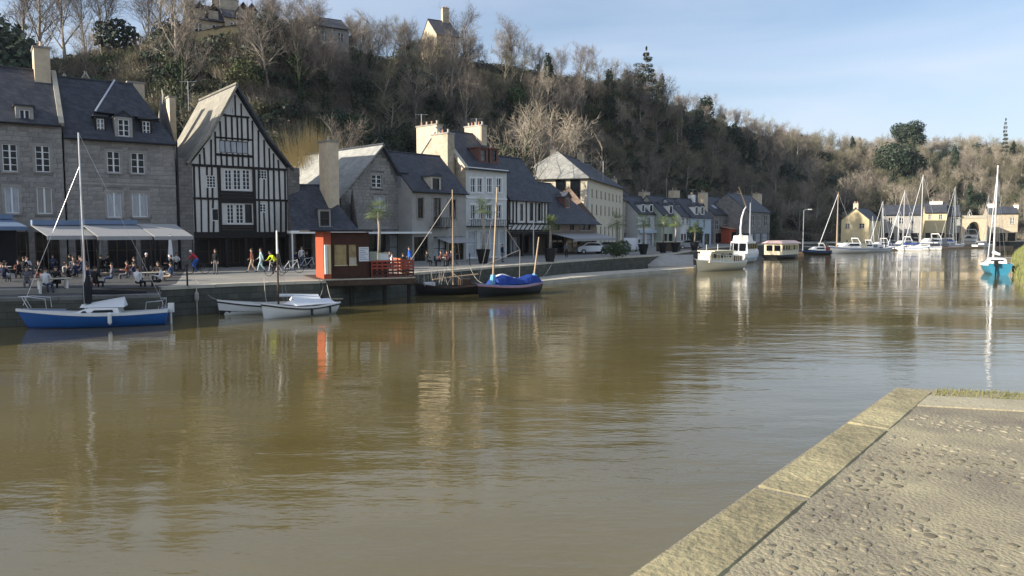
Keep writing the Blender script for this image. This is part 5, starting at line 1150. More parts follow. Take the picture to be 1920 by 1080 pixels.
# ---------------------------------------------------------------- kiosk and its deck
kz = Q + .06
KA = G(597, 524, kz).xy; KB = G(777, 519, kz).xy; kd = (KB - KA).normalized(); kn = Vector((-kd.y, kd.x)); KW = (KB - KA).length; krz = math.atan2(kd.y, kd.x)
dk = thing('river_deck', 'dark red wooden deck overhanging the water below the kiosk', 'deck', (KA.x, KA.y, 0), krz)
for i in range(40):
    MB().box((i * KW / 40 + .01, 0.0, kz - .05), ((i + 1) * KW / 40 - .01, 5.2, kz - .004)).build('plank', timber_brown, dk)
MB().box((-.05, -.06, kz - .42), (KW + .05, -.004, kz - .08)).build('fascia', timber_brown, dk); MB().box((-.05, -.09, kz - .075), (KW + .05, -.003, kz + .0)).build('edge_board', pale_stone, dk)
MB().box((-.05, .01, kz - .5), (KW + .05, 5.0, kz - .07)).build('frame', timber_black, dk)
for x_ in (.2, KW * .35, KW * .7, KW - .2): MB().tube([(x_, .5, -1), (x_, .5, kz - .5)], .14, 8).build('pile', timber_black, dk)
ks = thing('kiosk', 'red and brown kiosk with yellow lit windows on the quay', 'kiosk', (KA.x, KA.y, kz), krz)
def kx(u, v=470): r_ = ray(u, v); n3 = Vector((kn.x, kn.y, 0)); t_ = (Vector((KA.x, KA.y, 0)) + n3 * .3 - CP).dot(n3) / r_.dot(n3); p_ = CP + r_ * t_; return (p_.xy - KA - kn * .3).dot(kd), p_.z - kz
kt = kx(600, 436)[1]; x1 = kx(620)[0]; x2 = kx(692)[0]
MB().box((kx(606)[0], .2, 0), (x1, 2.7, kt + .04)).build('orange_panel', orange_panel, ks)
kd_m = mat('kiosk_wood', (.060, .022, .014), .6, .25, 3, .2)
z0, z1 = kx(620, 497)[1], kx(620, 459)[1]
MB().box((x1 + .01, .3, 0), (x2, 3.2, z0)).build('lower_wall', kd_m, ks); MB().box((x1 + .01, .3, z1), (x2, 3.2, kt)).build('upper_wall', kd_m, ks); MB().box((x1 + .01, 1.2, z0), (x2, 3.2, z1)).build('inner_wall', glass_lit, ks)
xs = [x1 + .01, kx(627)[0], kx(650)[0], kx(654)[0], kx(668)[0], kx(671)[0], x2]
for a_, c_ in ((xs[0], xs[1]), (xs[2], xs[3]), (xs[4], xs[6])): MB().box((a_, .305, z0), (c_, 1.19, z1)).build('post', kd_m, ks)
for a_, c_ in ((xs[1], xs[2]), (xs[3], xs[4])): MB().box((a_, .36, z0), (c_, .38, z1)).build('window', glass_lit, ks); MB().box((a_ - .02, .2, z0 - .06), (c_ + .02, .5, z0 - .004)).build('counter', render_yellow, ks)
pa, pb_ = kx(673, 490), kx(691, 463); po = MB().box((pa[0], .26, pa[1]), (pb_[0], .295, pb_[1])).build('poster', white_cloth, ks)
for i in range(7): z_ = pa[1] + (pb_[1] - pa[1]) * (i + 1) / 8; MB().box((pa[0] + .06, .252, z_ - .015), (pb_[0] - .06 - .1 * (i % 3), .2585, z_ + .015)).build('print_line', awning_blue, po)
y_ = kx(632)[0]; 
for uu, m_ in ((605, None), (609, white_paint), (615, render_yellow)):
    if m_: x_ = kx(uu)[0]; MB().box((x_ - .06, -.02, .3), (x_ + .1, .16, kx(600, 459)[1])).build('folded_shutter', m_, ks)
MB().box((-.5, -.25, kt + .045), (x2 + .1, 3.3, kt + .14)).build('roof', timber_black, ks)
sg = kx(661, 495); MB().box((sg[0] - .22, .2, sg[1] - .05), (sg[0] + .22, .22, sg[1] + .4)).build('menu_board', pale_stone, ks)
# deck railing, red slats
rl = thing('deck_railing', 'reddish slatted railing round the kiosk terrace', 'railing', (KA.x, KA.y, kz), krz)
for i in range(9): x_ = x2 + .1 + (KW - x2 - .15) * i / 8; MB().box((x_ - .04, .02, 0), (x_ + .04, .1, 1.05)).build('post', red_paint, rl)
for j in range(5): z_ = .12 + j * .21; MB().box((x2 + .1, -.02, z_), (KW - .02, .016, z_ + .11)).build('slat', red_paint if j > 1 else kd_m, rl); MB().box((KW - .03, .1, z_), (KW, 4.6, z_ + .11)).build('slat', mat('orange_slat', (.42, .15, .08), .6), rl)
for f in (.25, .5, .75, 1): MB().box((KW - .1, 4.6 * f - .04, 0), (KW - .032, 4.6 * f + .04, 1.05)).build('post', red_paint, rl)
ct = thing('serving_counter', 'dark standing counter with a white notice beside the kiosk', 'counter', (*(KA + kd * kx(714)[0] + kn * 1.0), kz), krz)
MB().box((-.75, -.3, 1.0), (.75, .3, 1.08)).build('counter_top', pale_stone, ct); MB().box((-.65, -.2, 0), (-.5, .2, 1.0)).build('leg', timber_black, ct); MB().box((.5, -.2, 0), (.65, .2, 1.0)).build('leg', timber_black, ct); MB().box((-.5, -.1, .1), (.5, .1, 1.0)).build('front_panel', timber_black, ct); MB().box((.05, -.25, 1.09), (.6, -.2, 1.45)).build('notice', white_paint, ct); MB().box((-.6, -.2, 1.09), (-.1, .2, 1.6)).build('bag', render_green, ct)

# ---------------------------------------------------------------- promenade furniture
pst = thing('railing_post', 'slim dark post on the quay edge', 'post', group='dark posts along the quay edge')
MB().tube([(0, 0, 0), (0, 0, 1.05)], [.05, .045], 7).build('shaft', metal_dark, pst); MB().tube([(0, 0, 1.05), (0, 0, 1.12), (0, 0, 1.17)], [.065, .07, .03], 8).build('cap', metal_dark, pst)
post_lab = {347: 'dark post on the wall corner behind the small boats', 367: 'second dark post from the wall corner', 434: 'dark post above the bow of the slim white boat', 452: 'dark post set back behind the slim white boat', 466: 'dark post beside the walker in the brown jacket', 495: 'dark post beside the cyclist in yellow', 552: 'dark post above the stern of the plump white boat', 572: 'dark post nearest the orange kiosk panel'}
first = True
for u_, v_ in ((347, 536), (367, 534), (434, 531), (452, 517), (466, 521), (495, 529), (552, 525), (572, 518), (610, 523)):
    p_ = G(u_, v_ + 1, Q); place(pst, first, (p_.x, p_.y + .3, Q), 0, post_lab.get(u_, 'dark post in front of the kiosk panel')); first = False
for i, u_ in enumerate((786, 792, 800, 838, 880)):
    k_ = [G(786, 511, Q), G(792, 510, Q), G(800, 509, Q), G(838, 506.5, Q), G(880, 503, Q)][i]
    place(pst, False, (k_.x, k_.y + .5, Q), 0, ['first of three close dark posts right of the deck railing', 'middle one of three close dark posts right of the deck railing', 'last of three close dark posts right of the deck railing', 'dark post behind the black hulled old boat', 'dark post behind the tan wooden mast'][i])
# cafe tables, chairs, parasols
tb = thing('cafe_table', 'small cafe table with a pale top', 'table', group='cafe tables on the lower terrace'); MB().tube([(0, 0, .72), (0, 0, .75)], .36, 14).build('table_top', white_paint, tb); MB().tube([(0, 0, 0), (0, 0, .72)], .03, 6).build('stem', metal_grey, tb); MB().tube([(0, 0, 0), (0, 0, .03)], .24, 12).build('base', metal_dark, tb)
tr_ = thing('trestle_table', 'long pale terrace table on two legs', 'table', group='long terrace tables'); MB().box((-.8, -.38, .71), (.8, .38, .75)).build('table_top', pale_stone, tr_); 
for s_ in (-1, 1): MB().box((s_ * .6 - .04, -.3, 0), (s_ * .6 + .04, .3, .71)).build('leg', white_paint, tr_)
ch = thing('cafe_chair', 'dark cafe chair', 'chair', group='dark cafe chairs on the terrace')
MB().box((-.21, -.21, .43), (.21, .21, .46)).build('seat', dark_cloth, ch); MB().box((-.24, -.20, .46), (-.205, .20, .86)).build('backrest', dark_cloth, ch)
for sx in (-1, 1):
    for sy in (-1, 1): MB().tube([(sx * .19, sy * .19, .43), (sx * .22, sy * .21, 0)], .014, 5).build('leg', metal_dark, ch)
# people -----------------------------------------------------------
def person_mesh(name, J):
    """J: joints. One continuous body grown with the skin modifier, faces coloured by the nearest bone"""
    V = []; E = []; rad = []; cls = []
    def v(p_, r_): V.append(Vector(p_)); rad.append(r_); return len(V) - 1
    pel = v(J['pelvis'], (.145, .115)); wst = v(J['waist'], (.125, .10)); chs = v(J['chest'], (.155, .11)); nck = v(J['neck'], (.052, .052)); hd1 = v(J['head'], (.078, .085)); hd2 = v(J['crown'], (.062, .072))
    def e(a_, c_, k_): E.append((a_, c_)); cls.append(k_)
    e(pel, wst, 1); e(wst, chs, 1); e(chs, nck, 1); e(nck, hd1, 0); e(hd1, hd2, 0)
    for s_ in ('l', 'r'):
        sh = v(J['sh_' + s_], (.062, .062)); el = v(J['el_' + s_], (.044, .044)); wr = v(J['wr_' + s_], (.028, .028)); ha = v(J['ha_' + s_], (.036, .022))
        e(chs, sh, 1); e(sh, el, 1); e(el, wr, 1); e(wr, ha, 0)
        hp = v(J['hp_' + s_], (.088, .088)); kn_ = v(J['kn_' + s_], (.062, .062)); an_ = v(J['an_' + s_], (.04, .04)); to = v(J['to_' + s_], (.042, .03))
        e(pel, hp, 2); e(hp, kn_, 2); e(kn_, an_, 2); e(an_, to, 3)
    me = bpy.data.meshes.new(name + '_cage'); me.from_pydata([tuple(q) for q in V], E, []); o_ = bpy.data.objects.new('cage', me); C.objects.link(o_)
    md = o_.modifiers.new('s', 'SKIN'); md.use_smooth_shade = True; sv = me.skin_vertices[0].data
    for i, r_ in enumerate(rad): sv[i].radius = r_
    sv[0].use_root = True; ss = o_.modifiers.new('d', 'SUBSURF'); ss.levels = 1
    dg = bpy.context.evaluated_depsgraph_get(); m2 = bpy.data.meshes.new_from_object(o_.evaluated_get(dg)); bpy.data.objects.remove(o_); m2.name = name
    bm = bmesh.new(); bm.from_mesh(m2)
    for f_ in bm.faces:
        c_ = f_.calc_center_median(); best = (9, 0)
        for (a_, b_), k_ in zip(E, cls):
            pa_, pb2 = V[a_], V[b_]; ab = pb2 - pa_; t_ = max(0, min(1, (c_ - pa_).dot(ab) / max(1e-9, ab.dot(ab)))); d_ = (c_ - pa_ - ab * t_).length
            if d_ < best[0]: best = (d_, k_)
        f_.material_index = best[1]; f_.smooth = True
    fw_ = (J['head'] - J['neck']).cross(Vector((0, 1, 0))); face = Vector((1, 0, 0)) if 'face' not in J else J['face']
    def addtube(pts, rs, mi_):
        q = MB(); q.tube(pts, rs, 5); vs = [bm.verts.new(p_) for p_ in q.v]
        for f_ in q.f:
            try: nf = bm.faces.new([vs[i] for i in f_]); nf.material_index = mi_; nf.smooth = True
            except ValueError: pass
    hc = J['head'] * .6 + J['crown'] * .4
    addtube([hc + face * .075, hc + face * .11 - Vector((0, 0, .02))], [.012, .016], 0)
    for s_ in (-1, 1): addtube([hc + Vector((0, s_ * .07, -.01)), hc + Vector((0, s_ * .095, 0))], [.02, .015], 0)
    for s_ in ('l', 'r'):
        w_, h_ = J['wr_' + s_], J['ha_' + s_]; d_ = (h_ - w_).normalized(); sd_ = d_.cross(Vector((0, 0, 1))); sd_ = sd_.normalized() if sd_.length > .1 else Vector((1, 0, 0))
        for k_, ln_ in zip((-1.5, -.5, .5, 1.5), (.05, .065, .06, .045)): p0 = h_ + sd_ * k_ * .016; addtube([p0, p0 + d_ * ln_ * .6, p0 + d_ * ln_ + sd_.cross(d_) * .015], [.009, .008, .006], 0)
        addtube([w_ + d_ * .03 + sd_ * .03, w_ + d_ * .07 + sd_ * .055], [.011, .008], 0)
    bm.to_mesh(m2); bm.free(); return m2
def VV(*a_): return Vector(a_)
def joints(pose):
    J = dict(pelvis=VV(0, 0, .93), waist=VV(0, 0, 1.08), chest=VV(0, 0, 1.30), neck=VV(.01, 0, 1.49), head=VV(.03, 0, 1.58), crown=VV(.03, 0, 1.69))
    for s_, y_ in (('l', 1), ('r', -1)):
        J['sh_' + s_] = VV(0, .175 * y_, 1.41); J['el_' + s_] = VV(-.03, .22 * y_, 1.12); J['wr_' + s_] = VV(.06, .23 * y_, .88); J['ha_' + s_] = VV(.09, .23 * y_, .80)
        J['hp_' + s_] = VV(0, .09 * y_, .86); J['kn_' + s_] = VV(.02, .10 * y_, .48); J['an_' + s_] = VV(-.02, .10 * y_, .09); J['to_' + s_] = VV(.15, .11 * y_, .04)
    def mv(k_, *p_): J[k_] = VV(*p_)
    if pose == 'walk':
        mv('kn_l', .16, .09, .50); mv('an_l', .26, .09, .12); mv('to_l', .42, .09, .09); mv('kn_r', -.04, -.09, .48); mv('an_r', -.30, -.09, .17); mv('to_r', -.16, -.09, .05)
        mv('el_l', -.12, .22, 1.14); mv('wr_l', -.16, .22, .92); mv('ha_l', -.15, .22, .84); mv('el_r', .06, -.22, 1.13); mv('wr_r', .24, -.20, .98); mv('ha_r', .30, -.2, .94)
    if pose == 'sit':
        for k_ in list(J):
            J[k_] = J[k_] - VV(.0, 0, .40)
        for s_, y_ in (('l', 1), ('r', -1)):
            J['hp_' + s_] = VV(.08, .10 * y_, .50); J['kn_' + s_] = VV(.44, .12 * y_, .50); J['an_' + s_] = VV(.42, .12 * y_, .10); J['to_' + s_] = VV(.58, .12 * y_, .04)
            J['el_' + s_] = VV(.08, .23 * y_, .76); J['wr_' + s_] = VV(.30, .16 * y_, .80); J['ha_' + s_] = VV(.38, .13 * y_, .80)
    if pose == 'ride':
        mv('pelvis', 0, 0, .98); mv('waist', .10, 0, 1.11); mv('chest', .26, 0, 1.28); mv('neck', .40, 0, 1.41); mv('head', .46, 0, 1.48); mv('crown', .50, 0, 1.58)
        for s_, y_ in (('l', 1), ('r', -1)): J['sh_' + s_] = VV(.34, .17 * y_, 1.33); J['el_' + s_] = VV(.46, .21 * y_, 1.12); J['wr_' + s_] = VV(.62, .21 * y_, 1.03); J['ha_' + s_] = VV(.69, .2 * y_, 1.01)
        mv('hp_l', .03, .09, .93); mv('kn_l', .36, .10, .72); mv('an_l', .18, .11, .42); mv('to_l', .32, .11, .37); mv('hp_r', .03, -.09, .93); mv('kn_r', .26, -.10, .53); mv('an_r', .12, -.11, .16); mv('to_r', .26, -.11, .12)
    return J
POSE = {k_: (person_mesh('person_' + k_, joints(k_)), joints(k_)) for k_ in ('stand', 'walk', 'sit', 'ride')}
CL = {}
def cloth(name, c_): 
    if name not in CL: CL[name] = mat('cloth_' + name, c_, .85, .15, 6)
    return CL[name]
cloth('black', (.012, .012, .014)); cloth('navy', (.015, .02, .05)); cloth('grey', (.12, .12, .13)); cloth('white', (.65, .65, .66)); cloth('brown', (.20, .075, .055)); cloth('tan', (.40, .30, .22)); cloth('pale_blue', (.42, .56, .58)); cloth('yellow', (.60, .75, .03)); cloth('red', (.45, .03, .05)); cloth('blue', (.03, .12, .5)); cloth('ochre', (.5, .3, .05)); cloth('jeans', (.05, .08, .15))
def person(pose, label, loc, rz, top, legs, hair=None, shoes='black', hat=None, group=None):
    me, J = POSE[pose]; t_ = thing('person', label, 'person', loc, rz, group)
    if not me.materials:
        for m_ in (skin_m, CL['black'], CL['navy'], CL['black']): me.materials.append(m_)
    o_ = bpy.data.objects.new('body', me); C.objects.link(o_); o_.parent = t_
    for i, m_ in enumerate((skin_m, CL[top], CL[legs], CL[shoes])): o_.material_slots[i].link = 'OBJECT'; o_.material_slots[i].material = m_
    c_ = J['crown']; q = MB()
    for k_, (z_, r_) in enumerate(((-.07, .092), (-.02, .098), (.03, .085), (.065, .05))):
        for i in range(9): a_ = 2 * math.pi * i / 9; q.v.append((c_.x - .018 + r_ * math.cos(a_) * (1.05 if math.cos(a_) < 0 else .8), c_.y + r_ * .9 * math.sin(a_), c_.z + z_ + (.03 if math.cos(a_) > .3 and k_ == 0 else 0)))
    for k_ in range(3):
        for i in range(9): j = (i + 1) % 9; q.f.append((k_ * 9 + i, k_ * 9 + j, (k_ + 1) * 9 + j, (k_ + 1) * 9 + i)); q.mi.append(0)
    q.f.append(tuple(27 + i for i in range(9))); q.mi.append(0); q.build('helmet' if hat else 'hair', hat or hair or hair_m, t_, True); return t_
def gp(u, v): p_ = G(u, v, Q); return (p_.x, p_.y, Q)
def gl(u, v): p_ = G(u, v, QL); return (p_.x, p_.y, QL)
person('stand', 'person in black coat with pale scarf standing on the promenade', gp(405, 515), R(-100), 'black', 'grey')
person('walk', 'person in brown jacket and beige trousers walking behind a post', gp(473, 512), R(190), 'brown', 'tan')
person('walk', 'person in pale blue jacket and light trousers walking beside the yellow cyclist', gp(490, 511), R(200), 'pale_blue', 'pale_blue')
person('stand', 'person in dark clothes standing by the long awning pole', gl(276, 524), R(-60), 'black', 'black', hair=white_cloth)
person('stand', 'person in white top standing under the left awning', gp(45, 508), R(-80), 'white', 'black')
person('stand', 'person in dark coat under the awning beside the menu board', gp(92, 507), R(-120), 'navy', 'black')
person('stand', 'person in ochre jacket before the timbered house shop', gp(431, 500), R(-80), 'ochre', 'black')
person('walk', 'person in navy coat walking in front of the arched shops', gp(850, 497), R(10), 'navy', 'jeans')
person('stand', 'person in grey coat outside the white awning shop', gp(1062, 483), R(-70), 'grey', 'black')
person('stand', 'person in white shirt standing near the kiosk tables', gp(566, 503), R(-50), 'white', 'jeans')
person('walk', 'person in blue jacket behind the kiosk deck', gp(768, 505), R(170), 'blue', 'jeans')
person('stand', 'person in dark coat before the arcade of the narrow timbered house', gp(942, 492), R(-30), 'navy', 'grey')
# bicycles
def bicycle(label, col, loc, rz):
    t_ = thing('bicycle', label, 'bicycle', loc, rz)
    for x_ in (-.45, .58):
        ring = [(x_ + .33 * math.cos(2 * math.pi * i / 20), 0, .34 + .33 * math.sin(2 * math.pi * i / 20)) for i in range(21)]; w_ = MB().tube(ring, .018, 5, cap=False).build('wheel', rubber, t_)
        sp_ = MB()
        for i in range(12): a_ = 2 * math.pi * i / 12; sp_.tube([(x_, 0, .34), (x_ + .32 * math.cos(a_), 0, .34 + .32 * math.sin(a_))], .003, 3)
        sp_.build('spokes', metal_grey, w_)
    f_ = MB()
    for a_, c_ in (((-.45, 0, .34), (.0, 0, .30)), ((0, 0, .30), (-.15, 0, .92)), ((-.45, 0, .34), (-.12, 0, .80)), ((0, 0, .30), (.45, 0, .85)), ((-.12, 0, .82), (.43, 0, .90)), ((.45, 0, .98), (.58, 0, .34))): f_.tube([a_, c_], .02, 6)
    f_.build('frame', col, t_); MB().tube([(.5, -.25, 1.0), (.45, 0, .98), (.5, .25, 1.0)], .015, 5).build('handlebar', metal_dark, t_); MB().box((-.28, -.06, .9), (-.02, .06, .95)).build('saddle', rubber, t_)
    MB().tube([(0, -.12, .30), (0, .12, .30)], .05, 8).build('crank', metal_dark, t_); return t_
for u_, v_, rz, lb, lp, top, legs, hat, col in ((372, 513, R(188), 'black racing bicycle under the rider in red and blue', 'cyclist in red white and blue kit riding left', 'red', 'blue', white_paint, black_hull),
                                     (518, 517, R(236), 'racing bicycle under the rider in yellow', 'cyclist in bright yellow jacket riding towards the river', 'yellow', 'black', black_hull, white_paint)):
    l_ = gp(u_, v_); bicycle(lb, col, l_, rz); person('ride', lp, l_, rz, top, legs, hat=hat)
for i, (u_, v_, rz) in enumerate(((463, 498, 1.2), (545, 512, .3), (575, 505, .6))): bicycle(['bicycle parked before the timbered house', 'bicycle leaning near the kiosk with pale frame', 'bicycle parked beside the canopy post'][i], [metal_dark, white_paint, metal_grey][i], gp(u_, v_), rz)
# terrace tables with chairs
rg = random.Random(21); first = True; cf = True; seats = []
spots = [(10, 522), (35, 528), (72, 531), (100, 549), (135, 521), (172, 528), (196, 545), (232, 522), (262, 530), (275, 545), (20, 535), (52, 548), (85, 540), (120, 530), (150, 546), (185, 538), (216, 530), (246, 542), (285, 534), (60, 520), (110, 514), (165, 518), (205, 514), (250, 518), (300, 516), (330, 508)]
tf = True; lf = True; ci = 0
where = ['nearest the dark screen', 'under the thin white pole', 'between the forestay and the mast', 'at the terrace edge left of the mast', 'right below the white menu board', 'beside the mast top of the terrace', 'at the terrace edge right of the mast', 'below the white folded parasol', 'left of the standing figure', 'at the terrace edge near its corner', 'at the far left end', 'left of the forestay foot', 'in front of the menu board', 'right of the menu board', 'behind the white cockpit cover', 'just right of the mast', 'under the folded parasols', 'beside the standing dark figure', 'at the terrace corner', 'under the left awning', 'below the menu board', 'behind the mast', 'behind the folded white parasol', 'beside the awning pole', 'below the right awning end', 'beyond the right awning end']
tri = [[0], [0]]
for i, (u_, v_) in enumerate(spots):
    low_ = v_ > 527; l_ = gl(u_, v_) if low_ else gp(u_, v_)
    big_ = i in (3, 6, 12, 17, 18); rz = rg.uniform(-.3, .6)
    if big_: o = place(tr_, lf, l_, rz + .5, 'long pale terrace table ' + where[i]); lf = False
    else: o = place(tb, tf, l_, rz, 'small round cafe table ' + where[i]); tf = False
    for k_ in range(3 if not big_ else 4):
        a_ = rz + k_ * (2 * math.pi / 3 if not big_ else math.pi / 2) + rg.uniform(-.2, .2); d_ = .72 if not big_ else (1.15 if k_ % 2 == 0 else .75)
        p_ = (l_[0] + d_ * math.cos(a_), l_[1] + d_ * math.sin(a_), l_[2]); place(ch, cf, p_, a_ + math.pi, 'dark cafe chair at the tables of the shaded terrace'); cf = False; seats.append((p_, a_ + math.pi))
rg.shuffle(seats); cols = ['black', 'navy', 'grey', 'white', 'black', 'brown', 'navy', 'black', 'tan', 'grey', 'black', 'jeans', 'white', 'black']
for i, (p_, a_) in enumerate(seats[:34]): person('sit', 'seated person in a %s top at a cafe table under the awnings' % cols[i % 14].replace('jeans', 'denim'), (p_[0], p_[1], p_[2]), a_, cols[i % 14], cols[(i * 5 + 1) % 12 % 14] if i % 3 else 'black', group='people sitting at the terrace tables')
# tables under canopy behind the kiosk and beside it
for i, (u_, v_) in enumerate(((560, 502), (585, 503), (735, 503), (752, 508), (812, 500), (835, 499))):
    l_ = gp(u_, v_); place(tb, False, l_, 0, ['small cafe table under the white canopy edge', 'second small cafe table under the white canopy', 'small table behind the deck railing', 'small table at the end of the deck railing', 'small table before the arched shops', 'small table before the awninged arched shop'][i])
    for k_ in range(3): a_ = k_ * 2.1 + i; p_ = (l_[0] + .7 * math.cos(a_), l_[1] + .7 * math.sin(a_), Q); place(ch, False, p_, a_ + math.pi, 'dark cafe chair at the small tables by the kiosk or shops'); (k_ < 2) and person('sit', 'seated person in a %s top at the small tables %s' % (cols[(i + k_) % 14], ['under the white canopy', 'under the white canopy', 'by the deck railing', 'by the deck railing', 'before the arched shops', 'before the arched shops'][i]), p_, a_ + math.pi, cols[(i + k_) % 14], 'black', group='people sitting near the kiosk and shops')
# folded parasols
pr = thing('folded_parasol', 'folded parasol', 'parasol', group='folded parasols on the terrace'); MB().tube([(0, 0, 0), (0, 0, 2.75)], .025, 6).build('pole', metal_dark, pr); MB().tube([(0, 0, .9), (0, 0, 1.0), (0, 0, 1.7), (0, 0, 2.5), (0, 0, 2.7)], [.10, .17, .14, .07, .02], 9).build('folded_cloth', grey_cloth, pr); MB().box((-.25, -.25, 0), (.25, .25, .07)).build('base', concrete, pr)
pfirst = True
for i, (u_, v_, m_, lb) in enumerate(((192, 512, grey_cloth, 'grey folded parasol right of the mast'), (226, 514, white_cloth, 'white folded parasol under the awning'), (240, 512, white_cloth, 'pale folded parasol next to the white one'), (292, 512, grey_cloth, 'blue grey folded parasol, first of three by the right awning'), (306, 514, grey_cloth, 'blue grey folded parasol, middle of three by the right awning'), (321, 513, grey_cloth, 'blue grey folded parasol, last of three by the right awning'))):
    l_ = gp(u_, v_); o = place(pr, pfirst, l_, 0, lb); pfirst = False
    for c_ in o.children:
        if c_.name.startswith('folded_cloth') and m_ is not grey_cloth: c_.material_slots[0].link = 'OBJECT'; c_.material_slots[0].material = m_
# awnings
def awning(label, u0, u1, vt, vb, y_, proj, m_, val=.25, cat='awning', casset=None, posts=True, txt=False):
    a_, c_ = AT(u0, vt, y_), AT(u1, vt, y_ + (u1 - u0) / F * y_ * .72); d_ = (c_.xy - a_.xy); W_ = d_.length; d_.normalize(); rz = math.atan2(d_.y, d_.x)
    zt = (a_.z + AT(u1, vt, c_.y).z) / 2; t_ = thing('awning', label, cat, (a_.x, a_.y, 0), rz); nb = Vector((d_.y, -d_.x)); fr_ = a_.xy + nb * proj
    zb = AT(u0, vb, fr_.y).z
    MB().slab((0, -proj, zb), (W_, -proj, zb), (W_, 0, zt), (0, 0, zt), .04).build('canopy_cloth', m_, t_); MB().box((0, -proj - .03, zb - val), (W_, -proj - .005, zb)).build('valance', m_, t_)
    if casset: MB().box((0, -.25, zt), (W_, .05, zt + .32)).build('cassette', casset, t_)
    if posts:
        for x_ in (.06, W_ - .06): MB().tube([(x_, -proj + .05, Q), (x_, -proj + .05, zb)], .035, 6).build('post', metal_dark, t_)
    return t_
awning('long blue awning housing and dark canopy at the left edge', -150, 22, 410, 424, 47, 2.4, awning_blue, casset=awning_blue)
awning('white awning panel left of the mast', 58, 152, 422, 442, 48.5, 2.6, awning_cloth, casset=awning_blue)
awning('white awning panel right of the mast with two dark poles', 154, 255, 421, 443, 50.2, 2.6, awning_cloth, casset=awning_blue)
awning('white awning panel at the right end beside the stone pier', 256, 328, 420, 443, 53.0, 3.0, awning_cloth)
bd = thing('menu_board', 'bright white menu board hanging under the awning', 'board', gp(131, 503)); MB().box((-.42, -.03, 1.15), (.42, .03, 1.95)).build('sheet', mat('board_white', (.85, .87, .9), .5), bd); MB().box((-.05, .031, 0), (.05, .08, 1.9)).build('stand', metal_dark, bd)
dp = thing('dark_pavilion', 'dark panelled terrace screen at the left edge', 'screen', gp(-12, 516), .5); MB().box((-1.2, 0, 0), (1.3, .08, 3.0)).build('panel', dark_cloth, dp); MB().box((1.3, -.04, 0), (1.4, .12, 3.05)).build('post', metal_dark, dp)
wp = thing('white_pole', 'thin white pole beside the left awning', 'pole', gp(34, 512)); MB().tube([(0, 0, 0), (0, 0, 3.1)], .035, 6).build('shaft', white_paint, wp); MB().tube([(0, 0, 3.1), (0, 0, 3.3)], [.09, .07], 8).build('lamp_head', white_paint, wp)
for i, (u_, v0, v1) in enumerate(((370, 540, 478), (356, 541, 500))):
    p_ = G(u_, 552 + 26, .9); pl = thing('mooring_pole', ['pale mooring pole with float standing at the quay wall', 'thin pale mooring pole at the quay wall corner'][i], 'pole', (G(u_, 590, 0).x, G(u_, 590, 0).y, 0)); MB().tube([(0, 0, -1), (0, 0, 1.4 if i else 1.5)], .035, 6).build('shaft', pale_stone, pl)
    if not i: MB().tube([(0, 0, .7), (0, 0, .85), (0, 0, 1.15), (0, 0, 1.3)], [.05, .12, .12, .04], 8).build('float', render_grey, pl)
# cars
def car(label, loc, rz, m_, van=False, name='parked_car'):
    t_ = thing(name, label, 'car', loc, rz); prof_ = [(-2.05, .35), (-2.1, .75), (-1.95, 1.0), (-1.35, 1.05), (-.75, 1.45), (.75, 1.48), (1.5, 1.05), (2.0, .9), (2.1, .6), (2.05, .3)] if not van else [(-2.2, .35), (-2.25, 1.0), (-2.0, 1.15), (-1.5, 1.9), (2.1, 1.95), (2.2, 1.0), (2.2, .3)]
    q = MB(); n_ = len(prof_)
    for y_, k_ in ((-.82, .0), (-.86, .0), (.86, .0), (.82, .0)): pass
    q.prism(prof_, -.84, .84); recalc(q.build('body', m_, t_))
    for s_ in (-1, 1):
        g = MB(); g.add([(-1.2, s_ * .845, 1.07), (1.25, s_ * .845, 1.07), (.68, s_ * .845, 1.40), (-.7, s_ * .845, 1.38)] if not van else [(-1.6, s_ * .845, 1.2), (.2, s_ * .845, 1.2), (.2, s_ * .845, 1.7), (-1.35, s_ * .845, 1.7)], [(0, 1, 2, 3)]); g.build('side_window', glass_dark, t_)
        for x_ in (-1.3, 1.3):
            w_ = MB().tube([(x_, s_ * .66, .32), (x_, s_ * .87, .32)], .32, 16).build('wheel', rubber, t_); MB().tube([(x_, s_ * .872, .32), (x_, s_ * .88, .32)], .18, 12).build('rim', metal_grey, w_)
        MB().box((-2.13, s_ * .6 - .18, .68), (-2.085, s_ * .6 + .18, .82)).build('headlight', glass_curtain, t_); MB().box((2.06, s_ * .65 - .12, .68), (2.115, s_ * .65 + .12, .85)).build('tail_light', red_paint, t_)
    MB().add([(-1.32, -.7, 1.09), (-.80, -.66, 1.42), (-.80, .66, 1.42), (-1.32, .7, 1.09)], [(0, 1, 2, 3)] if not van else [(0, 3, 2, 1)]).build('windscreen', glass_dark, t_)
    t_.children[-1].location = (-.02, 0, .02) if not van else (-.6, 0, .3); return t_
car('white hatchback parked before the cream building', (*G(1108, 476, Q).xy, Q), R(195), car_white); car('grey car parked beside the white one, half hidden', (*G(1092, 471, Q).xy, Q), R(200), car_grey)
car('white van seen end on beside the round shrubs', (*G(1186, 471, Q).xy, Q), R(250), car_white, True, 'parked_van'); car('silver car parked by the round shrubs and the cream building', (*G(1136, 473, Q).xy, Q), R(198), car_grey); car('dark grey car before the small row of houses', (*G(1290, 467, Q).xy, Q), R(190), car_grey)
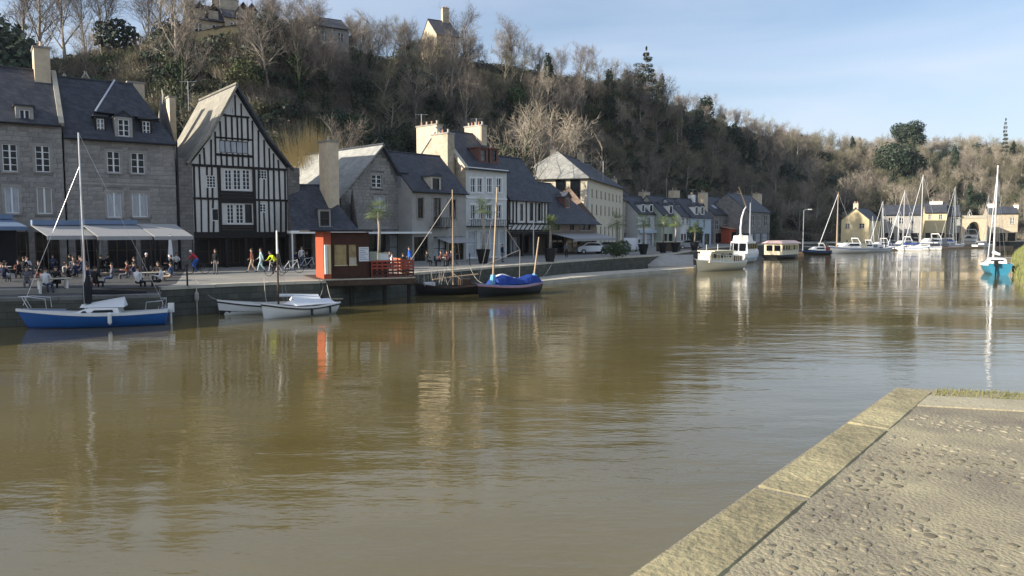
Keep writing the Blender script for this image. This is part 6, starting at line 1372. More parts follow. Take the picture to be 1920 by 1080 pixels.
# street lamps
for i, (u_, vt, vb) in enumerate(((1505, 394, 470), (1000, 418, 484))):
    p_ = G(u_, vb, Q); h_ = AT(u_, vt, p_.y).z - Q; t_ = thing('street_lamp', ['tall thin street lamp between the stone house and the marina', 'slim lamp beside the arcade of the timbered house'][i], 'street lamp', (p_.x, p_.y, Q)); MB().tube([(0, 0, 0), (0, 0, h_)], [.09, .05], 8).build('pole', metal_grey, t_); MB().tube([(0, 0, h_), (.7, 0, h_ + .12)], [.05, .04], 6).build('arm', metal_grey, t_); MB().box((.6, -.12, h_ + .05), (1.15, .12, h_ + .17)).build('lamp_head', white_paint, t_)
# carts and stall behind the palms
st_ = thing('market_stall', 'low brown wooden stall with pale top before the small white house', 'stall', (*G(1253, 471, Q).xy, Q), .4); MB().box((-1.6, -.7, 0), (1.6, .7, 1.3)).build('counter', timber_brown, st_); MB().box((-1.9, -.9, 1.3), (1.9, .9, 1.42)).build('top', pale_stone, st_)
hd = thing('flower_box_row', 'long dark red planter box in front of the small houses', 'planter', (*G(1283, 466, Q).xy, Q), .45); MB().box((-3.5, -.3, 0), (3.5, .3, .8)).build('box', mat('plum', (.09, .03, .04), .7), hd)
# tv aerials
def aerial(u_, vt, y_, h_, lab, bars=3):
    p_ = AT(u_, vt, y_); t_ = thing('roof_aerial', lab, 'aerial', (p_.x, p_.y, p_.z - h_)); MB().tube([(0, 0, 0), (0, 0, h_)], .025, 4).build('mast', metal_grey, t_)
    for i in range(bars): MB().tube([(-.7 + .1 * i, 0, h_ - .06 - i * .25), (.7 - .1 * i, 0, h_ - .06 - i * .25)], .02, 4).build('element', metal_grey, t_)
aerial(790, 214, 83, 2.6, 'tall roof aerial left of the lit chimneys', 1); aerial(893, 222, 84, 2.4, 'double roof aerial above the right lit chimney', 2); aerial(83, 78, 57, 2.4, 'aerial on the tall cream chimney', 1); aerial(352, 152, 64, 2.5, 'thin aerial beside the timbered house roof', 1); aerial(1131, 303, 118, 3, 'roof aerial on the long cream building', 1); aerial(1250, 335, 148, 5, 'tall thin aerial above the small row of houses', 0); aerial(1410, 348, 172, 4, 'aerial over the big square chimney', 1); aerial(1299, 355, 150, 3, 'aerial on the pale blue house', 1)

# mooring ropes, each a part of its boat
for o_, a_, c_ in ((bs, (6.9, .3, .95), G(60, 549, QL)), (bs, (.3, .9, .8), G(300, 546, QL)), (d1, (5.2, 0, .8), G(367, 533, Q)), (d1, (.2, .4, .7), G(610, 524, Q)), (d2, (.2, .5, .6), G(610, 524, Q)), (d2, (4.0, .2, .8), G(495, 529, Q)), (bl_, (.4, .5, .9), G(1040, 488, Q)), (bl_, (5.7, .3, .95), G(880, 504, Q)), (ob, (.5, .5, .8), G(838, 507, Q)), (la, (8.0, .5, 1.2), G(1290, 478, Q))):
    M_ = Matrix.Translation(o_.location) @ o_.rotation_euler.to_matrix().to_4x4() @ Matrix.Diagonal((*o_.scale, 1)); e_ = M_.inverted() @ Vector((c_.x, c_.y, c_.z + .25)); a_ = Vector(a_); pts_ = [a_.lerp(e_, f) - Vector((0, 0, .35 * math.sin(math.pi * f))) for f in (0, .2, .4, .6, .8, 1)]
    MB().tube(pts_, .014, 4).build('mooring_rope', rope, o_)

# ---------------------------------------------------------------- vegetation
def bare_tree(seed, h=12, spread=.55, upright=.5, n1=10, n2=6, n3=6, n4=5, lean=0, trunk_r=None, tw=.021, bushy=False, tl=1.15):
    r_ = random.Random(seed); T_ = MB(); Cw = MB(); tr = trunk_r or h * .019
    def perp(d_):
        a_ = Vector((r_.gauss(0, 1), r_.gauss(0, 1), r_.gauss(0, 1))); a_ -= d_ * a_.dot(d_); return a_.normalized()
    def path(p_, d_, ln, k=3, wob=.12, up=.12):
        pts = [p_]; q = d_.copy()
        for i in range(k): q = (q + perp(q) * wob + Vector((0, 0, up))).normalized(); pts.append(pts[-1] + q * ln / k)
        return pts, q
    def twig(p_, d_, ln):
        s_ = perp(d_) * tw; m_ = p_ + d_ * ln * .5 + perp(d_) * ln * .08; e_ = p_ + d_ * ln + Vector((0, 0, ln * .12))
        Cw.add([p_ - s_ * .5, p_ + s_ * .5, m_ + s_ * .4, m_ - s_ * .4, e_], [(0, 1, 2, 3), (3, 2, 4)])
    trunks = 1 if not bushy else 7
    for tk in range(trunks):
        d0 = Vector((r_.gauss(0, .05) + lean, r_.gauss(0, .05), 1)).normalized() if not bushy else Vector((r_.gauss(0, .4), r_.gauss(0, .4), 1)).normalized()
        tp, _ = path(Vector((0, 0, -.4)), d0, h * (.72 if not bushy else .6), 6, .07, .05); rs = [tr * (1 - .75 * i / 6) for i in range(7)]
        if bushy: rs = [x * .45 for x in rs]
        T_.tube(tp, rs, 6, cap=False)
        nn1 = n1 if not bushy else 4
        for a_ in range(nn1):
            f = .30 + .68 * (a_ + r_.random() * .6) / nn1 if not bushy else .15 + .8 * (a_ + r_.random()) / nn1
            i = min(5, int(f * 6)); p0 = tp[i].lerp(tp[i + 1], f * 6 - i); d1 = (perp(d0) * spread + Vector((0, 0, upright + f * .3))).normalized(); l1 = h * (.47 - .24 * f) * r_.uniform(.8, 1.2)
            P1, q1 = path(p0, d1, l1, 4); T_.tube(P1, [tr * (.42 - .2 * f) * (1 - .2 * k) for k in range(5)], 4, cap=False)
            for b_ in range(n2):
                g = .2 + .8 * (b_ + r_.random() * .5) / n2; j = min(3, int(g * 4)); p1 = P1[j].lerp(P1[j + 1], g * 4 - j); d2 = (q1 * .6 + perp(q1) * .7 + Vector((0, 0, .2))).normalized(); l2 = l1 * .5 * r_.uniform(.7, 1.2)
                P2, q2 = path(p1, d2, l2, 3, .15); Cw.tube(P2, [tr * .12, tr * .09, tr * .06, tr * .03], 3, cap=False)
                for c_ in range(n3):
                    g2 = .15 + .85 * (c_ + r_.random() * .5) / n3; j = min(2, int(g2 * 3)); p2 = P2[j].lerp(P2[j + 1], min(1, g2 * 3 - j)); d3 = (q2 * .7 + perp(q2) * .7 + Vector((0, 0, .2))).normalized(); l3 = max(.7, l2 * .45) * r_.uniform(.7, 1.2)
                    s_ = perp(d3) * tw * .8; e_ = p2 + d3 * l3; Cw.add([p2 - s_, p2 + s_, e_ + s_ * .5, e_ - s_ * .5], [(0, 1, 2, 3)])
                    for k in range(n4): t_ = .2 + .8 * r_.random(); twig(p2 + d3 * l3 * t_, (d3 + perp(d3) * .8).normalized(), tl * r_.uniform(.5, 1) * (.6 + h / 30))
    return T_, Cw
def leaf_mass(cb, seed, lumps, n, size, flat=.0, droop=0):
    """leaf sized faces spread in and over lumpy ellipsoids (x, y, z, rx, ry, rz)"""
    r_ = random.Random(seed); tot = sum(l[3] * l[4] + l[3] * l[5] for l in lumps)
    for l in lumps:
        k = int(n * (l[3] * l[4] + l[3] * l[5]) / tot)
        for _ in range(k):
            d_ = Vector((r_.gauss(0, 1), r_.gauss(0, 1), r_.gauss(0, 1))).normalized(); rr = r_.uniform(.55, 1.0) ** .6 * (1 + .28 * noise.noise(d_ * 2.1 + Vector((seed, l[0], l[2]))))
            p_ = Vector((l[0] + d_.x * l[3] * rr, l[1] + d_.y * l[4] * rr, l[2] + d_.z * l[5] * rr)); nn = (d_ + Vector((r_.gauss(0, .6), r_.gauss(0, .6), r_.gauss(0, .6) + flat))).normalized()
            a_ = nn.orthogonal().normalized(); a_ = (Matrix.Rotation(r_.uniform(0, 6.28), 3, nn) @ a_); b_ = nn.cross(a_); s_ = size * r_.uniform(.5, 1.2)
            cb.add([p_ - a_ * s_, p_ - b_ * s_ * .55, p_ + a_ * s_ - Vector((0, 0, droop * s_)), p_ + b_ * s_ * .55], [(0, 1, 2, 3)])
    return cb
def make_tree(name, label, cat, T_, Cw, tm, cm, group, cname='crown', loc=(0, 0, 0)):
    t_ = thing(name, label, cat, loc, 0, group); T_.build('trunk', tm, t_, True); Cw.build(cname, cm, t_); return t_
BG = 'bare winter trees on the wooded hillside'
protos = []
cfg = [(1, 12, .75, .45, twig), (2, 12, .65, .55, twig), (3, 11, .9, .35, twig_olive), (4, 13, .55, .7, twig), (5, 10, .95, .35, twig_pale), (6, 12, .8, .4, twig_olive), (7, 12, .6, .6, twig_pale)]
for sd_, h, sp_, upr, tm in cfg:
    T_, Cw = bare_tree(sd_, h, sp_, upr, lean=random.Random(sd_).uniform(-.08, .08)); protos.append((T_, Cw, bark, tm, h))
for sd_ in (21, 22):                                   # ivy clad trunks
    T_, Cw = bare_tree(sd_, 12, .5, .7); iv = leaf_mass(MB(), sd_, [(0, 0, z_, .55 + .25 * math.sin(z_), .55, 1.0) for z_ in (.8, 2.2, 3.6, 5.0, 6.3)] + [(.6, .3, 6.4, .9, .8, .8), (-.7, -.2, 5.6, .8, .8, .7)], 900, .16); T_.add(iv.v, iv.f); protos.append((T_, Cw, bark_ivy, twig, 12))
T_, Cw = bare_tree(31, 6.5, .8, .5, n1=4, n2=6, n3=6, n4=4, bushy=True, tl=.9); protos.append((T_, Cw, bark, twig_olive, 6.5))
ev = []
for sd_, lumps, n, m_ in ((41, [(0, 0, 3.0, 2.3, 2.2, 2.6), (1.2, .5, 4.6, 1.5, 1.4, 1.5), (-1.2, -.3, 4.0, 1.4, 1.5, 1.5), (.3, -.8, 1.6, 2.2, 1.9, 1.5)], 2600, leaf_dark), (42, [(0, 0, 2.0, 2.4, 2.2, 1.8), (1.4, .2, 1.5, 1.6, 1.5, 1.3), (-1.5, .4, 1.8, 1.5, 1.4, 1.5)], 2000, leaf_mid),
                          (43, [(0, 0, 2.4, 1.3, 1.3, 2.4), (0, 0, 5.2, 1.0, 1.0, 2.4), (.3, 0, 7.4, .6, .6, 1.5)], 2000, leaf_dark), (44, [(0, 0, 1.2, 1.9, 1.7, 1.2), (1.5, .3, .9, 1.1, 1.2, .9), (-1.2, -.4, 1.0, 1.3, 1.1, 1.0)], 1600, leaf_olive)):
    Cw = leaf_mass(MB(), sd_, lumps, n, .24); T_ = MB().tube([(0, 0, -.4), (.05, 0, 2), (0, .05, lumps[0][2] + 1.5)], [.22, .16, .05], 6, cap=False); ev.append((T_, Cw, bark, m_))
rg = random.Random(99)
def u_of(p_): return 960 + F * p_.x / p_.y
pts = []; grid = {}
def ok(p_, dmin):
    c_ = (int(p_.x / dmin), int(p_.y / dmin))
    for i in (-1, 0, 1):
        for j in (-1, 0, 1):
            for q in grid.get((c_[0] + i, c_[1] + j), []):
                if (q - p_.xy).length < dmin: return False
    grid.setdefault(c_, []).append(p_.xy.copy()); return True
def in_house(p_):
    for (ua, ub, y0, y1) in ((362, 500, 100, 127), (596, 664, 118, 143), (818, 868, 136, 160)):
        if ua < u_of(p_) < ub and y0 < p_.y < y1: return True
    return False
tries = 0
while len(pts) < 1700 and tries < 32000:
    tries += 1; u_ = rg.uniform(-140, 2050); t_ = rg.uniform(.03, 1.12)
    yb, yc = interp(YB, u_), interp(YC, u_)
    if rg.random() > (yb + (yc - yb) * t_) / 330 + .25: continue
    p_ = hill_pt(u_, t_)
    if in_house(p_): continue
    if u_ < 330 and t_ > .42 and rg.random() < .80: continue                  # thin scrub slope at the left
    if u_ < 60 and t_ < .4: continue
    if u_ < 520 and t_ > .78: continue
    if u_ > 520 and t_ > 1.0 and rg.random() < .3: continue
    if 780 < u_ < 960 and t_ < .42 and rg.random() < .6: continue
    if 340 < u_ < 512 and t_ > .70: continue
    rel = p_.xy - Vector((9, 113)); al = -rel.x * .94 - rel.y * .342; cr_ = abs(rel.x * .342 - rel.y * .94)
    if -2 < al < 50 and cr_ < 6: continue
    rel = p_.xy - Vector((X(588, 80), 80)); al = -rel.x * .94 - rel.y * .342; cr_ = abs(rel.x * .342 - rel.y * .94)
    if rel.length < 7 or (0 < al < 35 and cr_ < 6): continue
    if ok(p_, 4.3 if t_ < .7 or u_ < 520 else 3.9): pts.append((p_, u_, t_))
ever = []; bare = []
for p_, u_, t_ in pts:
    pe = .17 + .16 * (t_ < .45)
    if 275 < u_ < 440 and .25 < t_ < .9: pe = .5
    if 500 < u_ < 820 and t_ < .5: pe = .52
    if 820 < u_ < 1000 and t_ < .4: pe = .40
    if 1150 < u_ < 1300 and t_ > .4: pe = .35
    if u_ < 60: pe = .7
    (ever if rg.random() < pe else bare).append((p_, u_, t_))
bare.sort(key=lambda q: q[0].length); ever.sort(key=lambda q: q[0].length)
vis = [q for q in bare if -60 < q[1] < 1980]; rest = [q for q in bare if not (-60 < q[1] < 1980)]
single, many = vis[:296], vis[296:] + rest
# prototypes become the first placed trees
def kind_for(u_, t_):
    if u_ > 1450: return rg.choice([2, 2, 4, 5, 5, 6, 0, 9])
    if u_ < 330: return rg.choice([9, 9, 9, 4, 2])
    return rg.choice([0, 1, 2, 3, 4, 5, 6, 7, 8, 1, 3, 9])
roots = {}
def where_on(u_, t_):
    side = [(330, 'behind the two left stone houses'), (560, 'behind the timbered gable house'), (780, 'behind the grey stone gable house'), (960, 'behind the lit chimneys'), (1110, 'behind the low shop house'), (1340, 'behind the row of small houses'), (1560, 'left of the marina houses'), (9999, 'above the marina masts')]
    return next(n_ for a_, n_ in side if u_ < a_), ('low on' if t_ < .33 else ('halfway up' if t_ < .7 else 'near the top of'))
for (p_, u_, t_) in single:
    wo = where_on(u_, t_); k = kind_for(u_, t_); s_ = (rg.uniform(.75, 1.3) if t_ < .7 else rg.uniform(.62, .92)) * (1.0 if 330 < u_ < 1250 else .92)
    lab = ('bare winter tree %s the hill %s' if k < 7 else ('ivy clad bare tree %s the hill %s' if k < 9 else 'leafless scrub bush %s the hill %s')) % (wo[1], wo[0])
    if k not in roots: P_ = protos[k]; roots[k] = make_tree('bare_tree' if k < 9 else 'bare_bush', lab, 'tree' if k < 9 else 'bush', P_[0], P_[1], P_[2], P_[3], BG if k < 7 else ('ivy clad bare trees on the hillside' if k < 9 else 'leafless bushes on the hillside')); o = roots[k]
    else: o = dup(roots[k])
    o['label'] = lab
    o.location = p_; o.rotation_euler = (0, 0, rg.uniform(0, 6.28)); o.scale = (s_, s_, s_ * rg.uniform(.9, 1.12))
er = {}
for (p_, u_, t_) in ever[:280]:
    k = rg.choice([0, 0, 1, 2, 0, 3] if not 275 < u_ < 440 else [0, 2, 2, 1]); s_ = rg.uniform(.7, 1.35)
    if k not in er: P_ = ev[k]; er[k] = make_tree('evergreen_tree' if k in (0, 2) else 'evergreen_bush', ['dark rounded evergreen tree among those on the hillside', 'mid green rounded bush among those on the hillside', 'dark narrow evergreen tree among those on the hillside', 'low olive green bush among those on the hillside'][k], 'tree' if k in (0, 2) else 'bush', P_[0], P_[1], P_[2], P_[3], ['rounded evergreen trees on the hillside', 'green bushes on the hillside', 'narrow evergreen trees on the hillside', 'olive bushes on the hillside'][k]); o = er[k]
    else: o = dup(er[k])
    wo = where_on(u_, t_); o['label'] = ['dark rounded evergreen tree %s the hill %s', 'mid green rounded bush %s the hill %s', 'dark narrow evergreen tree %s the hill %s', 'low olive green bush %s the hill %s'][k] % (wo[1], wo[0])
    o.location = p_ - Vector((0, 0, .3)); o.rotation_euler = (0, 0, rg.uniform(0, 6.28)); o.scale = (s_, s_, s_)
# the far rest of the wood and the undergrowth: scattered stuff
def scatter(name, label, cat, plist, meshes):
    col_ = bpy.data.collections.new(name + '_kinds')
    for i, me in enumerate(meshes): o_ = bpy.data.objects.new('%s_kind_%02d' % (name, i), me); col_.objects.link(o_)
    me = bpy.data.meshes.new(name); me.from_pydata([tuple(q[0]) for q in plist], [], [])
    for nm, ty, vals in (('rotz', 'FLOAT', [q[1] for q in plist]), ('scl', 'FLOAT', [q[2] for q in plist]), ('kidx', 'INT', [q[3] for q in plist])):
        at = me.attributes.new(nm, ty, 'POINT'); at.data.foreach_set('value', vals)
    o_ = bpy.data.objects.new(name, me); C.objects.link(o_); tag(o_, label, cat, kind='stuff')
    g = bpy.data.node_groups.new(name, 'GeometryNodeTree'); g.interface.new_socket('Geometry', in_out='INPUT', socket_type='NodeSocketGeometry'); g.interface.new_socket('Geometry', in_out='OUTPUT', socket_type='NodeSocketGeometry')
    N = g.nodes.new; gi, go = N('NodeGroupInput'), N('NodeGroupOutput'); ip = N('GeometryNodeInstanceOnPoints'); ci_ = N('GeometryNodeCollectionInfo'); ci_.inputs['Collection'].default_value = col_; ci_.inputs['Separate Children'].default_value = True; ci_.inputs['Reset Children'].default_value = True
    ip.inputs['Pick Instance'].default_value = True
    def attr(nm, ty): a_ = N('GeometryNodeInputNamedAttribute'); a_.data_type = ty; a_.inputs[0].default_value = nm; return [s_ for s_ in a_.outputs if s_.enabled][0]
    cx_ = N('ShaderNodeCombineXYZ'); LL = g.links.new; LL(attr('rotz', 'FLOAT'), cx_.inputs[2]); e2 = N('FunctionNodeEulerToRotation'); LL(cx_.outputs[0], e2.inputs[0])
    LL(gi.outputs[0], ip.inputs['Points']); LL(ci_.outputs[0], ip.inputs['Instance']); LL(attr('kidx', 'INT'), ip.inputs['Instance Index']); LL(e2.outputs[0], ip.inputs['Rotation']); LL(attr('scl', 'FLOAT'), ip.inputs['Scale']); LL(ip.outputs[0], go.inputs[0])
    md = o_.modifiers.new('scatter', 'NODES'); md.node_group = g; return o_
def joined(P_):
    q = MB(); q.add(P_[0].v, P_[0].f, 0); q.add(P_[1].v, P_[1].f, 1); me = q.mesh('kind'); me.materials.append(P_[2]); me.materials.append(P_[3]); me.polygons.foreach_set('material_index', q.mi); return me
jm = [joined(P_) for P_ in protos] + [joined(P_) for P_ in ev]
pl = [(p_, rg.uniform(0, 6.28), rg.uniform(.7, 1.1) if t_ < .7 else rg.uniform(.62, .9), kind_for(u_, t_)) for p_, u_, t_ in many] + [(p_, rg.uniform(0, 6.28), rg.uniform(.8, 1.4), 10 + rg.choice([0, 0, 1, 2])) for p_, u_, t_ in ever[280:]]
scatter('far_woods', 'the bare winter wood covering the distant hillside beyond the nearer trees', 'wood', pl, jm)
ug = []
def low_bush(seed, m_, n=420, s_=.12, tw_=160, tmt=None):
    q = leaf_mass(MB(), seed, [(0, 0, .45, 1.0, .9, .6), (.7, .3, .35, .7, .7, .45), (-.6, -.3, .4, .7, .8, .5)], n, s_); r_ = random.Random(seed); o_ = len(q.f); t2 = MB()
    for _ in range(tw_): a_ = r_.uniform(0, 6.28); k_ = r_.uniform(.1, 1.5); d_ = Vector((math.cos(a_) * k_, math.sin(a_) * k_, 1)).normalized() * r_.uniform(.5, 1.45); p0 = Vector((r_.uniform(-.9, .9), r_.uniform(-.9, .9), 0)); s2 = Vector((-math.sin(a_), math.cos(a_), 0)) * .014; t2.add([p0 - s2, p0 + s2, p0 + d_], [(0, 1, 2)])
    return joined((q, t2, m_, tmt or twig))
ugm = [low_bush(51, leaf_dark, 420, .15, 60), low_bush(52, leaf_mid, 220, .12, 200, twig_olive), low_bush(53, twig, 60, .1, 420, twig), low_bush(54, twig_olive, 80, .1, 420, twig_pale), low_bush(55, leaf_olive, 260, .1, 220, twig_olive)]
for _ in range(7500):
    u_ = rg.uniform(-140, 2050); t_ = rg.uniform(.0, 1.08); yb, yc = interp(YB, u_), interp(YC, u_)
    p_ = hill_pt(u_, t_); dk_ = noise.noise(Vector((p_.x * .05, p_.y * .05, 9))) + (.25 if (500 < u_ < 900 and t_ < .5) or (275 < u_ < 440) else 0) + (.1 if t_ < .3 else -.05)
    k = rg.choice([0, 0, 1, 3]) if dk_ > .05 else rg.choice([0, 1, 3, 2, 4, 3])
    if 340 < u_ < 512 and t_ > .8: continue
    if u_ > 1450: k = rg.choice([k, 2, 3])
    ug.append((p_, rg.uniform(0, 6.28), rg.uniform(.9, 2.3), k))
scatter('undergrowth', 'brambles, saplings and ivy covering the steep hillside between the trees', 'undergrowth', ug, ugm)
# single trees the eye can find
def at_ground(u_, y_): x_ = (u_ - 960) / F * y_; return Vector((x_, y_, ground_z(x_, y_)))
def hero(name, label, u_, y_, vt, P_, cat='tree', rz=0, wx=1, base_h=None):
    p_ = at_ground(u_, y_); ht = AT(u_, vt, y_).z - p_.z; zs = max(v_[2] for v_ in P_[1].v); s_ = ht / zs; t_ = make_tree(name, label, cat, P_[0], P_[1], P_[2], P_[3], None); t_.location = p_; t_.rotation_euler = (0, 0, rz); t_.scale = (s_ * wx, s_ * wx, s_); return t_
def PB(sd_, h, sp_, upr, tm=twig, bm_=bark, **k): T_, Cw = bare_tree(sd_, h, sp_, upr, **k); return (T_, Cw, bm_, tm)
hero('bare_tree', 'big pale bare tree with broad rounded crown standing sunlit behind the white awning shop', 1046, 129, 188, PB(61, 18, .75, .45, twig_pale, mat('bark_pale', (.36, .30, .21), .95, .3, 3, .5, 10), n1=13, n2=8, n3=8, n4=5, trunk_r=.42, tw=.03), wx=1.05)
T_, Cw = bare_tree(62, 20, .6, .7, n1=11, n2=7, n3=6, n4=4, trunk_r=.4); iv = leaf_mass(MB(), 62, [(0, 0, z_, .9, .9, 1.6) for z_ in (1, 3, 5, 7, 9, 11)] + [(1.2, .3, 9, 1.4, 1.2, 1.6), (-1.4, -.2, 11, 1.3, 1.2, 1.5)], 2600, .2); T_.add(iv.v, iv.f)
hero('bare_tree', 'tall bare tree with ivy dark trunk behind the narrow timbered house', 965, 104, 150, (T_, Cw, bark_ivy, twig_pale))
wl = MB(); wt = MB(); r_ = random.Random(8)
for i in range(5200):
    a_ = r_.uniform(0, 6.28); tilt = r_.uniform(0, 1) ** .8 * .62; d_ = Vector((math.cos(a_) * math.sin(tilt), math.sin(a_) * math.sin(tilt), math.cos(tilt))); p0 = Vector((r_.gauss(0, .5), r_.gauss(0, .5), r_.uniform(.8, 3))); ln = r_.uniform(3.5, 8.0) * (1 - .25 * tilt); s_ = d_.orthogonal().normalized() * .034; m_ = p0 + d_ * ln * .5 + Vector((0, 0, .15))
    wl.add([p0 - s_, p0 + s_, m_ + s_ * .7, m_ - s_ * .7, p0 + d_ * ln + Vector((0, 0, .5))], [(0, 1, 2, 3), (3, 2, 4)])
for i in range(9): a_ = i * .7; wt.tube([(0, 0, -.3), (math.cos(a_) * .5, math.sin(a_) * .5, 1.6), (math.cos(a_) * 1.1, math.sin(a_) * 1.1, 3.4)], [.25, .16, .07], 6)
hero('willow', 'golden yellow upright willow bush glowing behind the timbered house', 588, 80, 206, (wt, wl, bark, twig_gold), wx=1.0)
ridge = [(60, 'slim bare tree at the far left of the ridge'), (88, 'forked bare tree on the left of the ridge'), (141, 'dark forked bare tree standing alone on the left ridge'), (178, 'thin leaning bare tree on the left ridge'), (206, 'bare tree leaning beside the small round bush'), (214, 'thin straight bare tree next to the small round bush'), (296, 'bare tree with wide crown left of the manor'), (318, 'tall thick bare tree left of the manor'), (338, 'tall bare tree nearest the manor on its left side'), (392, 'dark bare tree in front of the manor'), (520, 'broad bare tree just right of the manor'), (583, 'tall bare tree with spreading top right of the manor'), (960, 'thin bare tree rising above the ridge woods right of the chimney house'), (875, 'bare tree with broad top behind the chimney house'), (818, 'bare tree screening the left wall of the chimney house'), (846, 'bare tree in front of the tall chimney house on the ridge')]
rp_ = [PB(71, 14, .5, .8, twig, n1=10, trunk_r=.30, n4=5), PB(72, 15, .7, .6, twig, n1=11, trunk_r=.36, n4=5), PB(73, 14, .35, 1.0, twig, lean=.16, n1=8, trunk_r=.22)]
for i, (u_, lab) in enumerate(ridge):
    y_ = interp(YC, u_) * (.97 if u_ not in (818, 846) else .88); P_ = rp_[2] if u_ in (178, 206, 214) else rp_[i % 2]; vt = {60: -60, 88: -70, 141: -80, 178: -60, 206: -80, 214: -60, 296: -50, 318: -80, 338: -70, 392: -20, 520: -25, 583: -30, 960: 18, 875: 0, 818: 48, 846: 40}[u_]
    hero('bare_tree', lab, u_, y_, vt, P_, rz=i * 1.3, wx=1.05)
T_, Cw = MB().tube([(0, 0, 0), (0, 0, 1)], [.1, .05], 5), leaf_mass(MB(), 81, [(0, 0, 1.6, 1.5, 1.5, 1.2)], 900, .2); hero('evergreen_bush', 'small round dark bush on the open ridge at the left', 235, interp(YC, 235) * .98, 33, (T_, Cw, bark, leaf_dark), 'bush')
T_, Cw = MB().tube([(0, 0, 0), (0, 0, 1)], [.1, .05], 5), leaf_mass(MB(), 82, [(0, 0, 2.0, 2.1, 2.1, 1.8), (1.2, 0, 1.4, 1.4, 1.4, 1.2)], 2200, .17); hero('green_bush', 'bright yellow green round bush below the manor', 467, 104, 108, (T_, Cw, bark, leaf_olive), 'bush')
for k_, (cu, cy, cv) in enumerate(((12, 100, 28), (-45, 104, -20), (55, 112, 50))):
    T_, Cw = MB().tube([(0, 0, -.5), (0, 0, 4)], [.3, .15], 6), leaf_mass(MB(), 83 + k_, [(0, 0, 3, 3.2, 3, 3), (1.5, 0, 2, 2.6, 2.2, 2), (-1.5, 0, 4.4, 2.2, 2.0, 2)], 3400, .26); hero('evergreen_tree', ['dense dark evergreen mass at the top left corner', 'dense dark evergreen beyond the left edge', 'dark evergreen on the slope right of the corner one'][k_], cu, cy, cv, (T_, Cw, bark, leaf_dark))
def conifer(seed, h, w_, n, layered=True):
    r_ = random.Random(seed); T_ = MB().tube([(0, 0, -.5), (0, 0, h * .5), (0, 0, h)], [h * .022, h * .014, .03], 7, cap=False); Cw = MB()
    lay = 11
    for i in range(lay):
        f = i / (lay - 1); z_ = h * (.22 + .76 * f); rad = w_ * (1 - f) ** .75 * r_.uniform(.7, 1.15) + .3
        for k in range(max(3, int(9 * (1 - f)) + 2)):
            a_ = r_.uniform(0, 6.28); L_ = rad * r_.uniform(.6, 1.1)
            T_.tube([(0, 0, z_), (math.cos(a_) * L_, math.sin(a_) * L_, z_ + .1 * L_)], [.06, .02], 3, cap=False); leaf_mass(Cw, seed + i * 20 + k, [(math.cos(a_) * L_ * .62, math.sin(a_) * L_ * .62, z_ + .15, L_ * .42, L_ * .42, h * .028)], n, .2, flat=1.0, droop=.3)
    return T_, Cw
T_, Cw = conifer(91, 17, 5.6, 120); hero('cedar_tree', 'tall dark layered cedar standing out above the ridge woods', 1206, 186, 86, (T_, Cw, bark, leaf_dark))
T_, Cw = conifer(92, 15, 2.2, 40); hero('conifer_tree', 'thin dark conifer spire at the right end of the ridge', 1873, 300, 221, (T_, Cw, bark, leaf_dark), wx=.6)
T_, Cw = MB().tube([(0, 0, -.5), (.2, 0, 5), (0, 0, 9)], [.45, .3, .1], 7), leaf_mass(MB(), 93, [(0, 0, 10, 5.2, 4.6, 3.4), (2.6, 0, 12, 3.2, 3, 2.4), (-2.4, 1, 11.2, 3, 3, 2.4), (1.5, -1, 7.5, 4.6, 4, 2.6)], 6500, .34, flat=.5); hero('pine_tree', 'round topped dark pine on the far ridge', 1692, 300, 224, (T_, Cw, bark, leaf_dark)); 
T_, Cw = MB().tube([(0, 0, -.5), (0, 0, 8)], [.4, .1], 7), leaf_mass(MB(), 94, [(0, 0, 5, 5, 4.6, 4.6), (3, 0, 4, 4, 3.6, 3.6)], 5000, .34); hero('evergreen_tree', 'large dark green evergreen below the round topped pine', 1672, 270, 262, (T_, Cw, bark, leaf_dark))
# rocks and path on the left slope
rk = MB()
def rock(label, u_, y_, w_, h_, seed):
    p_ = at_ground(u_, y_); bm = bmesh.new(); bmesh.ops.create_icosphere(bm, subdivisions=4, radius=1)
    for v_ in bm.verts:
        n_ = noise.noise(v_.co * 1.6 + Vector((seed, 0, 0))) * .35 + noise.noise(v_.co * 4 + Vector((0, seed, 0))) * .16; c_ = noise.cell(v_.co * 2.4 + Vector((seed, 2, 1))) * .10
        v_.co *= 1 + n_ + c_
    me = bpy.data.meshes.new('rock_outcrop'); bm.to_mesh(me); bm.free(); me.materials.append(rock_m); o_ = bpy.data.objects.new('rock_outcrop', me); C.objects.link(o_); o_.location = p_ + Vector((0, 0, h_ * .2)); o_.scale = (w_, w_ * .8, h_); tag(o_, label, 'rock', 'pale rock outcrops behind the left houses')
rock('large pale rock outcrop behind the left chimney', 64, 82, 2.6, 4.6, 1); rock('low jagged rock outcrop behind the left roof', 30, 80, 3.2, 3.0, 4); rock('small pale rock beside the outcrop near the hipped roof', 122, 86, 2.0, 2.2, 7); rock('low pale rock above the second house roof', 175, 90, 2.6, 2.0, 9)
pth = [(-60, .62), (0, .56), (40, .53), (80, .48)]; b = MB(); 
for (u_, t_) in pth:
    for dt in (0, .035): p_ = hill_pt(u_, t_ + dt); b.v.append((p_.x, p_.y, p_.z + .25))
for i in range(len(pth) - 1): b.f.append((2 * i, 2 * i + 2, 2 * i + 3, 2 * i + 1)); b.mi.append(0)
tag(b.build('hill_path', pale_stone), kind='structure')
